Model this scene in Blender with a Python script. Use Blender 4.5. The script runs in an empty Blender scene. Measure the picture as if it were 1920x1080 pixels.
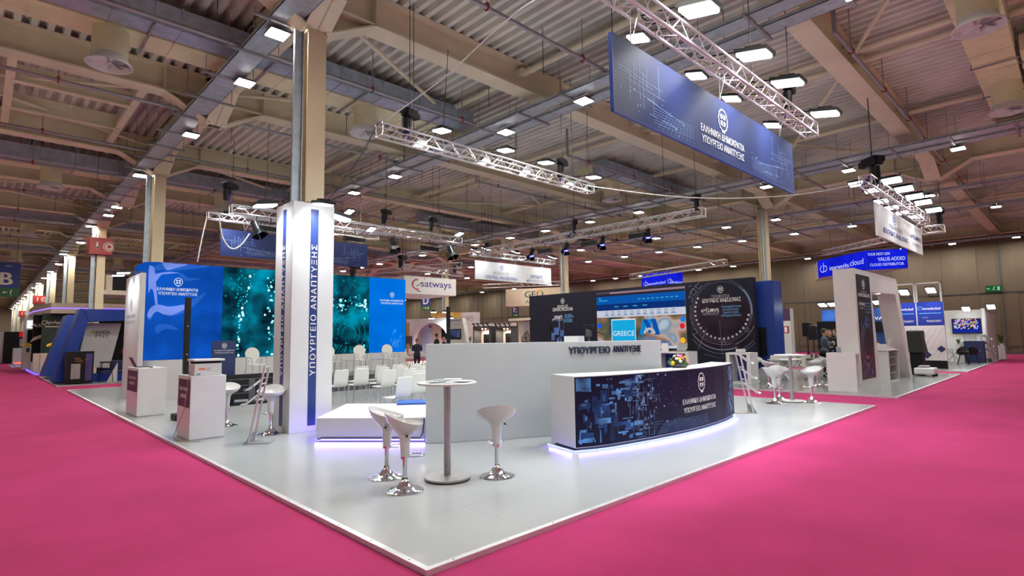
import bpy, math, random
from mathutils import Vector, Matrix
random.seed(7)
S = bpy.context.scene
COL = S.collection

# ---------------------------------------------------------------- camera, world, exposure
FPX = 1035.885
YAW, PITCH, ROLL = 0.801681704, 0.0877041998, -0.0143089748
EYE = Vector((0, 0, 1.63))
_cy, _sy = math.cos(YAW), math.sin(YAW)
FW = Vector((_cy*math.cos(PITCH), _sy*math.cos(PITCH), math.sin(PITCH)))
_rt = Vector((_sy, -_cy, 0)); _up = _rt.cross(FW)
RT = _rt*math.cos(ROLL) + _up*math.sin(ROLL)
UP = -_rt*math.sin(ROLL) + _up*math.cos(ROLL)
cam_data = bpy.data.cameras.new('camera')
cam = bpy.data.objects.new('camera', cam_data); COL.objects.link(cam)
m = Matrix((RT, UP, -FW)).transposed().to_4x4(); m.translation = EYE
cam.matrix_world = m
cam_data.sensor_width = 36; cam_data.lens = FPX/1920*36; cam_data.clip_end = 400; cam_data.clip_start = .05
S.camera = cam

W = bpy.data.worlds.new('world'); S.world = W; W.use_nodes = True
W.node_tree.nodes['Background'].inputs[0].default_value = (1, .9, .8, 1)
W.node_tree.nodes['Background'].inputs[1].default_value = .05
S.view_settings.view_transform = 'Standard'; S.view_settings.look = 'None'
S.view_settings.exposure = 0.0; S.view_settings.gamma = 1.0
S.view_settings.use_curve_mapping = False
HALL_E = 400.0
FLOOD_E = 14.0     # stand floods, strength of the visible pane
FLOOD_W = 24.0     # watt of each stand flood's beam
try:
    S.cycles.use_denoising = True
    S.cycles.max_bounces = 7; S.cycles.diffuse_bounces = 4; S.cycles.glossy_bounces = 3
    S.cycles.sample_clamp_indirect = 4.0; S.cycles.caustics_reflective = False
except Exception: pass

# ---------------------------------------------------------------- reading the place: a pixel of the photo to a point on a plane
def ray(x, y): return FW*FPX + RT*(x-960) - UP*(y-540)
def G(x, y, z=0.0):
    d = ray(x, y); return EYE + d*((z-EYE.z)/d.z)
def onX(x, y, X):
    d = ray(x, y); return EYE + d*(X/d.x)
def onY(x, y, Y):
    d = ray(x, y); return EYE + d*(Y/d.y)
def hgt(b, x, y):
    d = ray(x, y); return EYE.z + d.z*math.hypot(b[0], b[1])/math.hypot(d.x, d.y)

# ---------------------------------------------------------------- materials
def lin(c):
    if isinstance(c, str):
        c = c.lstrip('#'); c = [int(c[i:i+2], 16)/255 for i in (0, 2, 4)]
        return tuple((v/12.92 if v <= .04045 else ((v+.055)/1.055)**2.4) for v in c)
    return tuple(c)
MATS = {}
def mat(name, c, rough=.5, metal=0., noise=.06, scale=3., bump=0., bscale=200., spec=.5, trans=0., alpha=1.):
    if name in MATS: return MATS[name]
    M = bpy.data.materials.new(name); M.use_nodes = True; nt = M.node_tree; N = nt.nodes; L = nt.links
    b = N['Principled BSDF']; c = lin(c)
    b.inputs['Roughness'].default_value = rough; b.inputs['Metallic'].default_value = metal
    b.inputs['Specular IOR Level'].default_value = spec
    b.inputs['Transmission Weight'].default_value = trans; b.inputs['Alpha'].default_value = alpha
    tc = N.new('ShaderNodeTexCoord'); no = N.new('ShaderNodeTexNoise')
    no.inputs['Scale'].default_value = scale; no.inputs['Detail'].default_value = 3
    L.new(tc.outputs['Object'], no.inputs['Vector'])
    cr = N.new('ShaderNodeValToRGB')
    cr.color_ramp.elements[0].position = .3; cr.color_ramp.elements[1].position = .7
    cr.color_ramp.elements[0].color = (*[v*(1-noise) for v in c], 1)
    cr.color_ramp.elements[1].color = (*[min(1, v*(1+noise)) for v in c], 1)
    L.new(no.outputs['Fac'], cr.inputs['Fac']); L.new(cr.outputs['Color'], b.inputs['Base Color'])
    if bump:
        n2 = N.new('ShaderNodeTexNoise'); n2.inputs['Scale'].default_value = bscale
        L.new(tc.outputs['Object'], n2.inputs['Vector'])
        bu = N.new('ShaderNodeBump'); bu.inputs['Strength'].default_value = bump; bu.inputs['Distance'].default_value = .01
        L.new(n2.outputs['Fac'], bu.inputs['Height']); L.new(bu.outputs['Normal'], b.inputs['Normal'])
    MATS[name] = M; return M
def glow(name, c, s=1., var=0.):
    if name in MATS: return MATS[name]
    M = bpy.data.materials.new(name); M.use_nodes = True; nt = M.node_tree; N = nt.nodes; L = nt.links
    for n in list(N):
        if n.type == 'BSDF_PRINCIPLED': N.remove(n)
    e = N.new('ShaderNodeEmission'); e.inputs[0].default_value = (*lin(c), 1); e.inputs[1].default_value = s
    out = [n for n in N if n.type == 'OUTPUT_MATERIAL'][0]
    if var:
        tc = N.new('ShaderNodeTexCoord'); no = N.new('ShaderNodeTexNoise'); no.inputs['Scale'].default_value = .9
        L.new(tc.outputs['Object'], no.inputs['Vector'])
        cr = N.new('ShaderNodeValToRGB'); cl = lin(c)
        cr.color_ramp.elements[0].position = .3; cr.color_ramp.elements[1].position = .7
        cr.color_ramp.elements[0].color = (*[v*(1-var) for v in cl], 1); cr.color_ramp.elements[1].color = (*[v*(1+var) for v in cl], 1)
        L.new(no.outputs['Fac'], cr.inputs['Fac']); L.new(cr.outputs['Color'], e.inputs[0])
    L.new(e.outputs[0], out.inputs[0]); MATS[name] = M; return M
def lamp_pane(name, c, s):
    """a lamp's lit pane: gives light only on its front side"""
    if name in MATS: return MATS[name]
    M = glow(name, c, s); N = M.node_tree.nodes; L = M.node_tree.links
    e = [n for n in N if n.type == 'EMISSION'][0]; g = N.new('ShaderNodeNewGeometry')
    mu = N.new('ShaderNodeMath'); mu.operation = 'MULTIPLY_ADD'; mu.inputs[1].default_value = -s; mu.inputs[2].default_value = s
    L.new(g.outputs['Backfacing'], mu.inputs[0]); L.new(mu.outputs[0], e.inputs[1]); return M

m_white = mat('white_laminate', (.64, .65, .66), .35, noise=.02)
m_whitep = mat('white_panel', (.58, .58, .58), .5, noise=.03)
m_gloss = mat('white_gloss_plastic', (.68, .69, .70), .12, noise=.01)
m_chairw = mat('white_chair_shell', (.66, .66, .62), .35, noise=.02)
m_chrome = mat('chrome', (.8, .8, .82), .08, 1., noise=.03)
m_steel = mat('brushed_steel', (.40, .40, .40), .4, .6, noise=.12, scale=8)
m_alu = mat('aluminium', (.66, .66, .68), .35, .55, noise=.05)
m_trussm = mat('truss_aluminium', (.75, .74, .76), .35, .7, noise=.05)
m_cream = mat('cream_steel_paint', (.78, .76, .56), .5, noise=.08, scale=1.2)
m_creamduct = mat('cream_duct', (.72, .70, .46), .6, noise=.12, scale=1.5)
m_galv = mat('galvanised_steel', (.40, .48, .60), .42, .45, noise=.18, scale=5)
m_tray = mat('galvanised_tray', (.42, .50, .56), .45, .35, noise=.15, scale=6)
m_pipe = mat('grey_pipe', (.33, .33, .36), .4, .5, noise=.1)
m_red = mat('red_paint', (.32, .018, .022), .5)
m_black = mat('black_paint', (.006, .006, .008), .5, noise=.2, spec=.2)
m_blackp = mat('black_plastic', (.010, .010, .012), .4, noise=.2, spec=.3)
m_dark = mat('dark_grey', (.06, .065, .075), .5, noise=.1)
m_navy = mat('navy_print', (.012, .024, .10), .45, noise=.1)
m_navy2 = mat('navy_stripe', (.01, .035, .17), .4, noise=.05)
m_blue = mat('blue_paint', (.006, .03, .22), .4, noise=.1)
m_darkwall = mat('dark_print', (.009, .010, .022), .6, noise=.15, spec=.2)
m_text_w = mat('white_lettering', (.8, .8, .8), .5, noise=.01)
m_text_n = mat('navy_lettering', (.01, .018, .06), .5, noise=.05)
m_text_g = mat('grey_lettering', (.25, .25, .28), .5, noise=.05)
m_text_b = mat('blue_lettering', (.04, .09, .38), .5, noise=.05)
m_plum = mat('plum_print', (.055, .025, .075), .5, noise=.08)
m_col = mat('cream_column_paint', (.66, .56, .38), .5, noise=.06, scale=1.)
m_wire = mat('grey_cable', (.30, .30, .32), .5)
m_wirew = mat('white_cable', (.7, .7, .68), .5)
m_wired = mat('dark_wire', (.03, .03, .03), .5)
m_skin = mat('skin', (.45, .25, .18), .6); m_hair = mat('dark_hair', (.02, .015, .012), .7)
m_suit = mat('navy_suit', (.012, .015, .035), .8); m_shirt = mat('white_shirt', (.7, .7, .7), .8)
m_wood = mat('oak', (.42, .26, .13), .5, noise=.25, scale=10)
m_glass = mat('clear_acrylic', (.9, .9, .92), .05, trans=1., noise=0)
m_purple = mat('purple_fabric', (.09, .03, .3), .7)

# ---------------------------------------------------------------- mesh building
class MB:
    def __init__(s): s.v = []; s.f = []
    def add(s, v, f):
        o = len(s.v); s.v += [tuple(p) for p in v]; s.f += [tuple(i+o for i in q) for q in f]; return s
    def box(s, x0, x1, y0, y1, z0, z1):
        v = [(x0,y0,z0),(x1,y0,z0),(x1,y1,z0),(x0,y1,z0),(x0,y0,z1),(x1,y0,z1),(x1,y1,z1),(x0,y1,z1)]
        return s.add(v, [(0,3,2,1),(4,5,6,7),(0,1,5,4),(1,2,6,5),(2,3,7,6),(3,0,4,7)])
    def rbox(s, c, d, M=None):
        """box of size d centred at c, turned by matrix M"""
        M = M or Matrix.Identity(3); c = Vector(c); x, y, z = (k/2 for k in d)
        v = [c + M @ Vector(p) for p in [(-x,-y,-z),(x,-y,-z),(x,y,-z),(-x,y,-z),(-x,-y,z),(x,-y,z),(x,y,z),(-x,y,z)]]
        return s.add(v, [(0,3,2,1),(4,5,6,7),(0,1,5,4),(1,2,6,5),(2,3,7,6),(3,0,4,7)])
    def tube(s, p, q, r, n=8, r2=None, cap=True):
        p = Vector(p); q = Vector(q); d = (q-p)
        if d.length < 1e-6: return s
        d.normalize(); a = d.orthogonal().normalized(); b = d.cross(a); r2 = r if r2 is None else r2; v = []
        for c, rr in ((p, r), (q, r2)):
            for i in range(n):
                t = 2*math.pi*i/n; v.append(c + (a*math.cos(t)+b*math.sin(t))*rr)
        f = [(i, (i+1) % n, n+(i+1) % n, n+i) for i in range(n)]
        if cap: f += [tuple(range(n-1, -1, -1)), tuple(range(n, 2*n))]
        return s.add(v, f)
    def path(s, pts, r, n=6):
        """one continuous swept tube; r may be a list of radii"""
        pts = [Vector(p) for p in pts]; v = []; f = []; a = None; k = len(pts)
        rs = r if isinstance(r, (list, tuple)) else [r]*k
        for i, p in enumerate(pts):
            d = (pts[min(i+1, k-1)] - pts[max(i-1, 0)])
            d = d.normalized() if d.length > 1e-9 else Vector((0, 0, 1))
            if a is None: a = d.orthogonal().normalized()
            else:
                a = a - d*a.dot(d); a = a.normalized() if a.length > 1e-6 else d.orthogonal().normalized()
            b = d.cross(a)
            for j in range(n):
                t = 2*math.pi*j/n; v.append(p + (a*math.cos(t)+b*math.sin(t))*rs[i])
        for i in range(k-1):
            for j in range(n):
                f.append((i*n+j, i*n+(j+1) % n, (i+1)*n+(j+1) % n, (i+1)*n+j))
        f += [tuple(range(n-1, -1, -1)), tuple((k-1)*n+j for j in range(n))]
        return s.add(v, f)
    def lathe(s, prof, c=(0, 0, 0), n=24, sx=1., sy=1., fn=None):
        v = []; f = []; k = len(prof)
        for r, z in prof:
            for i in range(n):
                t = 2*math.pi*i/n; p = (c[0]+r*math.cos(t)*sx, c[1]+r*math.sin(t)*sy, c[2]+z)
                v.append(fn(p, t, r) if fn else p)
        for j in range(k-1):
            for i in range(n):
                f.append((j*n+i, j*n+(i+1) % n, (j+1)*n+(i+1) % n, (j+1)*n+i))
        if prof[0][0] > 1e-5: f.append(tuple(range(n-1, -1, -1)))
        if prof[-1][0] > 1e-5: f.append(tuple((k-1)*n+i for i in range(n)))
        return s.add(v, f)
    def prism(s, poly, z0, z1):
        n = len(poly); v = [(x, y, z0) for x, y in poly] + [(x, y, z1) for x, y in poly]
        return s.add(v, [tuple(range(n-1, -1, -1)), tuple(range(n, 2*n))] + [(i, (i+1) % n, n+(i+1) % n, n+i) for i in range(n)])
    def slab(s, poly3, vec):
        """a flat outline in space given thickness vec"""
        n = len(poly3); vec = Vector(vec); v = [Vector(p) for p in poly3]; v += [p+vec for p in v]
        return s.add(v, [tuple(range(n-1, -1, -1)), tuple(range(n, 2*n))] + [(i, (i+1) % n, n+(i+1) % n, n+i) for i in range(n)])
    def ball(s, c, r, n=12, m_=8, sx=1, sy=1, sz=1):
        prof = [(r*math.sin(math.pi*j/m_), -r*math.cos(math.pi*j/m_)*sz) for j in range(m_+1)]
        return s.lathe(prof, c, n, sx, sy)
    def ring(s, c, R_, r, n=24, k=6, ax='z', sx=1., sy=1.):
        pts = []
        v = []; f = []
        for i in range(n):
            t = 2*math.pi*i/n
            for j in range(k):
                u = 2*math.pi*j/k; rr = R_ + r*math.cos(u)
                p = (rr*math.cos(t)*sx, rr*math.sin(t)*sy, r*math.sin(u))
                if ax == 'x': p = (p[2], p[0], p[1])
                if ax == 'y': p = (p[0], p[2], p[1])
                v.append((c[0]+p[0], c[1]+p[1], c[2]+p[2]))
        for i in range(n):
            for j in range(k):
                f.append((i*k+j, ((i+1) % n)*k+j, ((i+1) % n)*k+(j+1) % k, i*k+(j+1) % k))
        return s.add(v, f)

BASE = {}     # object name -> matrix of the thing it stands in
def build(mb, name, material, parent=None, smooth=False, at=None, bevel=0., label=None):
    """links the collected shapes as ONE mesh object; points are given in world space"""
    if parent is not None: M0 = BASE[parent.name]
    else: M0 = Matrix.Translation(Vector(at) if at is not None else Vector((0, 0, 0)))
    inv = M0.inverted(); me = bpy.data.meshes.new(name)
    me.from_pydata([inv @ Vector(p) for p in mb.v], [], mb.f); me.update()
    for mm in (material if isinstance(material, list) else [material]): me.materials.append(mm)
    if smooth:
        me.polygons.foreach_set('use_smooth', [True]*len(me.polygons))
        try: me.set_sharp_from_angle(angle=math.radians(40))
        except Exception: pass
    o = bpy.data.objects.new(name, me); COL.objects.link(o)
    if parent is None: o.matrix_world = M0
    else: o.parent = parent
    BASE[o.name] = M0
    if bevel:
        b = o.modifiers.new('bevel', 'BEVEL'); b.width = bevel; b.segments = 2; b.limit_method = 'ANGLE'
    if label: o['label'] = label
    return o
def thing(name, label, cat, loc=(0, 0, 0), rz=0., group=None):
    o = bpy.data.objects.new(name, None); COL.objects.link(o); o.empty_display_size = .1
    o.location = loc; o.rotation_euler = (0, 0, rz)
    BASE[o.name] = Matrix.Translation(Vector(loc)) @ Matrix.Rotation(rz, 4, 'Z')
    return tag(o, label, cat, group)
def tag(o, label, cat, group=None):
    o['label'] = label; o['category'] = cat
    if group: o['group'] = group
    return o
def struct(o): o['kind'] = 'structure'; return o
def dup(root, loc=None, rz=None, label=None, group=None, mw=None):
    """a copy of a thing with copies of its parts and sub-parts"""
    r = root.copy(); COL.objects.link(r)
    if mw is not None: r.matrix_world = mw
    else: r.location = loc; r.rotation_euler = (0, 0, rz or 0)
    if label: r['label'] = label
    if group: r['group'] = group
    for ch in list(root.children):
        c = ch.copy(); COL.objects.link(c); c.parent = r
        for g in ch.children:
            d = g.copy(); COL.objects.link(d); d.parent = c
    return r

# ---------------------------------------------------------------- flat and curved panels with print on them
class Panel:
    """an upright face along a plan line; a runs along it to the viewer's right, b is height, off lifts out of the face"""
    def __init__(s, pts):
        s.p = [Vector((p[0], p[1])) for p in pts]; s.L = [0.]
        for i in range(1, len(s.p)): s.L.append(s.L[-1] + (s.p[i]-s.p[i-1]).length)
    def at(s, a, b, off=0.):
        k = 0
        while k < len(s.p)-2 and a > s.L[k+1]: k += 1
        d = (s.p[k+1]-s.p[k]).normalized(); q = s.p[k] + d*(a-s.L[k])
        n0 = Vector((d.y, -d.x))
        return Vector((q.x+n0.x*off, q.y+n0.y*off, b))
    def body(s, z0, z1, th):
        mb = MB(); front = [(q.x, q.y) for q in s.p]; back = []
        for i, q in enumerate(s.p):
            d = (s.p[min(i+1, len(s.p)-1)] - s.p[max(i-1, 0)]).normalized(); back.append((q.x-d.y*th, q.y+d.x*th))
        return mb.prism(front + back[::-1], z0, z1)
    def sheet(s, a0, a1, b0, b1, off=.003, nb=1, cut=.1):
        """a printed sheet lying on the face"""
        xs = sorted(set([a0, a1] + [l for l in s.L if a0 < l < a1])); v = []; f = []
        for a in xs:
            for j in range(nb+1): v.append(s.at(a, b0+(b1-b0)*j/nb, off))
        for i in range(len(xs)-1):
            for j in range(nb): k = i*(nb+1)+j; f.append((k, k+nb+1, k+nb+2, k+1))
        return MB().add(v, f)
    def put(s, geo, ca, cb, w, h, off=.006, thick=0.):
        """geo: 2D points and faces fitted into w by h, centred at (ca, cb)"""
        v2, fs = geo; xs = [p[0] for p in v2]; ys = [p[1] for p in v2]
        x0, x1, y0, y1 = min(xs), max(xs), min(ys), max(ys)
        kx = w/(x1-x0); ky = kx if h is None else h/(y1-y0)
        P = [(ca + (p[0]-(x0+x1)/2)*kx, cb + (p[1]-(y0+y1)/2)*ky, p[2] if len(p) > 2 else 0.) for p in v2]
        if not thick: return MB().add([s.at(a, b, off+c) for a, b, c in P], fs)
        n = len(P); V = [s.at(a, b, off+thick+c) for a, b, c in P] + [s.at(a, b, off) for a, b, c in P]; F = list(fs); ed = {}
        for q in fs:
            for i in range(len(q)):
                e = (q[i], q[(i+1) % len(q)]); k = (min(e), max(e)); ed[k] = None if k in ed else e
        for e in ed.values():
            if e: F.append((e[1], e[0], e[0]+n, e[1]+n))
        return MB().add(V, F)
    def geoput(s, geo, x, y, off=.006):
        v2, fs = geo; return MB().add([s.at(x+p[0], y+p[1], off) for p in v2], fs)

_TX = {}
def letters(txt, bold=0.01, space=1.0):
    key = (txt, bold, space)
    if key in _TX: return _TX[key]
    cu = bpy.data.curves.new('lettering_curve', 'FONT'); cu.body = txt; cu.size = 1; cu.offset = 0.0; cu.resolution_u = 3
    cu.space_character = space; cu.align_x = 'CENTER'; cu.space_line = 1.0
    ob = bpy.data.objects.new('lettering_tmp', cu); COL.objects.link(ob)
    dg = bpy.context.evaluated_depsgraph_get()
    me = bpy.data.meshes.new_from_object(ob.evaluated_get(dg))
    g = ([(v.co.x, v.co.y) for v in me.vertices], [tuple(p.vertices) for p in me.polygons])
    if bold > 0:
        v0, f0 = g; n = len(v0); d = bold*.5; g = ([(x-d, y, 0.) for x, y in v0]+[(x+d, y, .0008) for x, y in v0]+[(x, y+d*.5, .0016) for x, y in v0], [q for q in f0]+[tuple(i+n for i in q) for q in f0]+[tuple(i+2*n for i in q) for q in f0])
    bpy.data.objects.remove(ob); bpy.data.curves.remove(cu); bpy.data.meshes.remove(me)
    _TX[key] = g; return g
def disc2(cx, cy, rx, ry=None, n=16):
    ry = ry or rx; return [(cx+rx*math.cos(2*math.pi*i/n), cy+ry*math.sin(2*math.pi*i/n)) for i in range(n)]
def geo_of(polys):
    v = []; f = []
    for p in polys: f.append(tuple(range(len(v), len(v)+len(p)))); v += list(p)
    return v, f
def arc2(cx, cy, r, w, t0, t1, n=24, sy=1.):
    out = []
    for i in range(n):
        a = t0+(t1-t0)*i/n; b = t0+(t1-t0)*(i+1)/n
        out.append([(cx+r*math.cos(a), cy+sy*r*math.sin(a)), (cx+(r+w)*math.cos(a), cy+sy*(r+w)*math.sin(a)),
                    (cx+(r+w)*math.cos(b), cy+sy*(r+w)*math.sin(b)), (cx+r*math.cos(b), cy+sy*r*math.sin(b))])
    return out
def line2(p, q, w):
    dx, dy = q[0]-p[0], q[1]-p[1]; l = math.hypot(dx, dy) or 1; nx, ny = -dy/l*w/2, dx/l*w/2
    return [(p[0]-nx, p[1]-ny), (q[0]-nx, q[1]-ny), (q[0]+nx, q[1]+ny), (p[0]+nx, p[1]+ny)]
def emblem(detail=True):
    """coat of arms: a cross on a shield inside a laurel wreath"""
    P = []
    for x0, x1, y0, y1 in ((-.34, -.07, .08, .42), (.07, .34, .08, .42), (-.34, -.07, -.30, -.06), (.07, .34, -.30, -.06)):
        P.append([(x0, y0), (x1, y0), (x1, y1), (x0, y1)])
    P.append([(-.30, -.34), (0, -.50), (.30, -.34), (.26, -.40), (0, -.56), (-.26, -.40)][0:0] or [(-.34, -.34), (-.07, -.34), (-.07, -.46)])
    P.append([(.07, -.34), (.34, -.34), (.07, -.46)])
    for k in range(26):
        t = math.radians(-80 + k*340/25.); cx, cy = .62*math.cos(t+math.pi/2*0), .78*math.sin(t)
        a = t + math.pi/2 + (.5 if k % 2 else -.5); rx, ry = .13, .05; pts = []
        for i in range(8):
            u = 2*math.pi*i/8; x, y = rx*math.cos(u), ry*math.sin(u)
            pts.append((cx+x*math.cos(a)-y*math.sin(a), cy+x*math.sin(a)+y*math.cos(a)))
        P.append(pts)
    P.append([(-.16, -.80), (.16, -.80), (.24, -.92), (-.24, -.92)])
    return geo_of(P)
EMB = emblem()
def signtext(pn, txt, ca, cb, w, h, m_, parent, bold=.03, off=.006, thick=0., space=1.0, name='lettering'):
    return build(pn.put(letters(txt, bold, space), ca, cb, w, h, off, thick), name, m_, parent)
# ================================================================ THE HALL
XW, YW = 50.4, 134.0
def carpet():
    M = mat('magenta_carpet', (.385, .031, .128), .95, noise=.10, scale=.9, bump=.5, bscale=160, spec=.15)
    return M
struct(build(MB().box(-16, XW+.3, -16, YW+.3, -.30, -.04), 'floor', carpet()))
mb = MB()                                  # hidden pale floor patches added to bounce neutral light up to the ceiling
for x0, x1, y0, y1 in ((5, 14, 62, 74), (4, 14, 76, 90), (4, 14, 92, 108), (4, 14, 110, 128), (16.5, 26, 26, 33), (31, 47, 16, 27), (29, 47, 50, 62), (17, 26, 50, 62), (17, 26, 64, 78), (29, 47, 64, 78), (17, 47, 80, 95), (17, 47, 97, 112), (17, 47, 114, 130), (-15.9, -2.5, 2, 20), (-15.9, -2.5, 21.5, 42), (-15.9, -2.5, 43.5, 62), (-15.9, -2.5, 64, 130), (-15.9, -2.5, -15.9, -2.5), (0, 12, -15.9, -2.8), (13.5, 30, -15.9, -2.8), (32, 50, -15.9, -2.8)):
    mb.box(x0, x1, y0, y1, -.04, 0)
struct(build(mb, 'floor', mat('bounce_floor_patches', (.70, .69, .58), .5, noise=.1, scale=.3)))
# corrugated roof deck, ribs running along the hall
mb = MB(); pit = .29; zb = 8.86; zt = 9.02; v = []; x = -16.0
while x < XW:
    v += [(x, zb), (x+.12, zb), (x+.155, zt), (x+.255, zt)]; x += pit
v.append((x, zb)); vv = [(a, -16, b) for a, b in v] + [(a, YW, b) for a, b in v]; n = len(v)
mb.add(vv, [(i, i+n, i+1+n, i+1) for i in range(n-1)])
m_deck = mat('roof_deck_steel', (.76, .80, .72), .5, .1, noise=.22, scale=.5)
struct(build(mb, 'ceiling', m_deck))
struct(build(MB().box(-16.3, XW+.3, -16, YW, 9.1, 9.25), 'ceiling', m_deck))
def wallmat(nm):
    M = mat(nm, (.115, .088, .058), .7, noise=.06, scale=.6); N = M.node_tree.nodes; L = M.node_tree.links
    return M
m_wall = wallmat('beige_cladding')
def clad(axis, c, a0, a1, nrm, name):
    """wall of tall ribbed sheets with dark joints every 6 m"""
    mb = MB(); s = .02; t = a0; k = 0
    while t < a1:
        w = .5; e = min(t+w, a1); d = 0 if k % 2 else .025
        if axis == 'x': mb.box(min(c, c-nrm*d), max(c+nrm*.3, c), t, e, -.04, 9.1)
        else: mb.box(t, e, min(c, c-nrm*d), max(c+nrm*.3, c), -.04, 9.1)
        t = e; k += 1
    return struct(build(mb, name, m_wall))
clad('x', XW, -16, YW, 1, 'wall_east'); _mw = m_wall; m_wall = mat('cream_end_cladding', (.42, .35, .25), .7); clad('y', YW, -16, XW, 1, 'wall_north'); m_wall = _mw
struct(build(MB().box(-16.3, -16, -16, YW, -.04, 9.1), 'wall_west', m_wall))
struct(build(MB().box(-16.3, XW+.3, -16.3, -16, -.04, 9.1), 'wall_south', m_wall))
mb = MB()
for y in [k*6.3-2.5 for k in range(0, 22)]: mb.box(XW-.045, XW-.026, y-.04, y+.04, 0, 8.0)
mb.box(XW-.05, XW-.026, -16, YW, 4.15, 4.22)
struct(build(mb, 'trim_1', m_dark))
struct(build(MB().box(XW-.06, XW-.026, -16, YW, .5, .56), 'trim_2', m_dark))
struct(build(MB().box(XW-.05, XW-.026, -16, YW, -.04, .12), 'baseboard_east', m_dark))

BX = [4.45, 27.13, 49.9]; BY = [10.1+6.325*k for k in range(-3, 20)]
def haunch(mb, c, d, zl=7.55, L=1.25, w=.25):
    """sloping bracket under a beam; c = crossing, d = unit direction away from it"""
    px, py = -d[1], d[0]
    def P(t, s, z): return (c[0]+d[0]*t+px*s, c[1]+d[1]*t+py*s, z)
    mb.add([P(.15,-w,zl), P(.15,w,zl), P(L,w,8.15), P(L,-w,8.15), P(.15,-w,zl+.04), P(.15,w,zl+.04), P(L,w,8.19), P(L,-w,8.19)],
           [(0,3,2,1),(4,5,6,7),(0,1,5,4),(1,2,6,5),(2,3,7,6),(3,0,4,7)])
    mb.add([P(.15,-.012,zl), P(L,-.012,8.15), P(.15,-.012,8.2), P(.15,.012,zl), P(L,.012,8.15), P(.15,.012,8.2)], [(0,1,2),(3,5,4),(0,3,4,1),(1,4,5,2),(2,5,3,0)])
    mb.rbox(P(L, 0, 8.5), (.5 if d[0] == 0 else .02, .5 if d[1] == 0 else .02, .66))
def roofbeam(axis, c, a0, a1, crosses):
    mb = MB(); w = .25
    def B(p0, p1, q0, q1, z0, z1):
        mb.box(p0, p1, q0, q1, z0, z1) if axis == 'x' else mb.box(q0, q1, p0, p1, z0, z1)
    B(a0, a1, c-w, c+w, 8.15, 8.19); B(a0, a1, c-w, c+w, 8.82, 8.86); B(a0, a1, c-.012, c+.012, 8.17, 8.84)
    for k in crosses:
        for sgn in (-1, 1):
            haunch(mb, (k, c) if axis == 'x' else (c, k), (sgn, 0) if axis == 'x' else (0, sgn))
    t = a0+2
    return build(mb, 'roof_beam', m_cream)
for i, y in enumerate(BY):
    b = struct(roofbeam('x', y, -16, XW, BX[:2])); b['label'] = 'cream steel beam spanning the hall under the ribbed deck'
for x in BX:
    b = struct(roofbeam('y', x, -16, YW, BY if x < 40 else [])); b['label'] = 'cream steel beam running the length of the hall'
# columns with a perforated cable ladder beside
def column(x, y):
    mb = MB(); mb.box(x-.18, x+.18, y-.20, y-.175, -.04, 8.15); mb.box(x-.18, x+.18, y+.175, y+.20, -.04, 8.15)
    mb.box(x-.015, x+.015, y-.18, y+.18, -.04, 8.15); mb.box(x-.20, x+.20, y-.22, y+.22, 7.50, 7.54)
    mb.box(x-.3, x+.3, y-.3, y+.3, -.04, 0.0)
    c = struct(build(mb, 'column', m_col, at=(x, y, 0)))
    mb = MB(); lx = x-.33
    mb.box(lx-.09, lx+.09, y-.10, y-.085, 2.6, 7.5); mb.box(lx+.075, lx+.09, y-.16, y-.085, 2.6, 7.5); mb.box(lx-.09, lx-.075, y-.16, y-.085, 2.6, 7.5)
    for k in range(60):
        z = 2.65+k*.08; mb.box(lx+.070, lx+.0755, y-.145, y-.115, z, z+.03)
    build(mb, 'cable_ladder', m_tray, c)
    return c
COLS = [(4.45, 10.1+12.65*k) for k in range(0, 10)] + [(27.13, 10.5+12.65*k) for k in range(0, 9)]
for x, y in COLS: column(x, y)
# tube purlins along the hall and flat K-bracing between beams
def purlin(x, y0=-16, y1=YW, r=.085, z=8.62):
    return struct(build(MB().tube((x, y0, z), (x, y1, z), r, 10), 'roof_beam', m_cream, smooth=True))
for x in (-1.2, 10.15, 15.45, 16.15, 21.2, 33.0, 38.2, 39.0, 44.0): purlin(x)
mb = MB()
for y in BY:
    for x in (10.15, 15.45, 16.15, 21.2): mb.box(x-.16, x+.16, y-.30, y+.30, 8.55, 8.70)
    for x0 in (4.9, 27.5):
        pass
struct(build(mb, 'trim_3', m_cream))
def brace(p, q, r=.05, z=8.5): mbk.tube((p[0], p[1], z), (q[0], q[1], z), r, 8)
for j, y in enumerate(BY[:-1]):
    mbk = MB(); ya, yb = y+.2, y+6.1; ym = (ya+yb)/2
    if j % 2 == 0:
        brace((16.2, ya), (21.2, ym)); brace((16.2, yb), (21.2, ym)); brace((21.2, ym), (26.9, ya)); brace((21.2, ym), (26.9, yb))
        brace((-1.2, ym), (4.2, ya)); brace((-1.2, ym), (4.2, yb)); brace((27.4, ya), (33, ym)); brace((33, ym), (27.4, yb))
    else:
        brace((4.7, ya), (10.15, ym)); brace((10.15, ym), (4.7, yb)); brace((10.15, ym), (15.4, yb)); brace((33, ym), (38, ya)); brace((33, ym), (38, yb))
    struct(build(mbk, 'roof_beam', m_cream, smooth=True))
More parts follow.
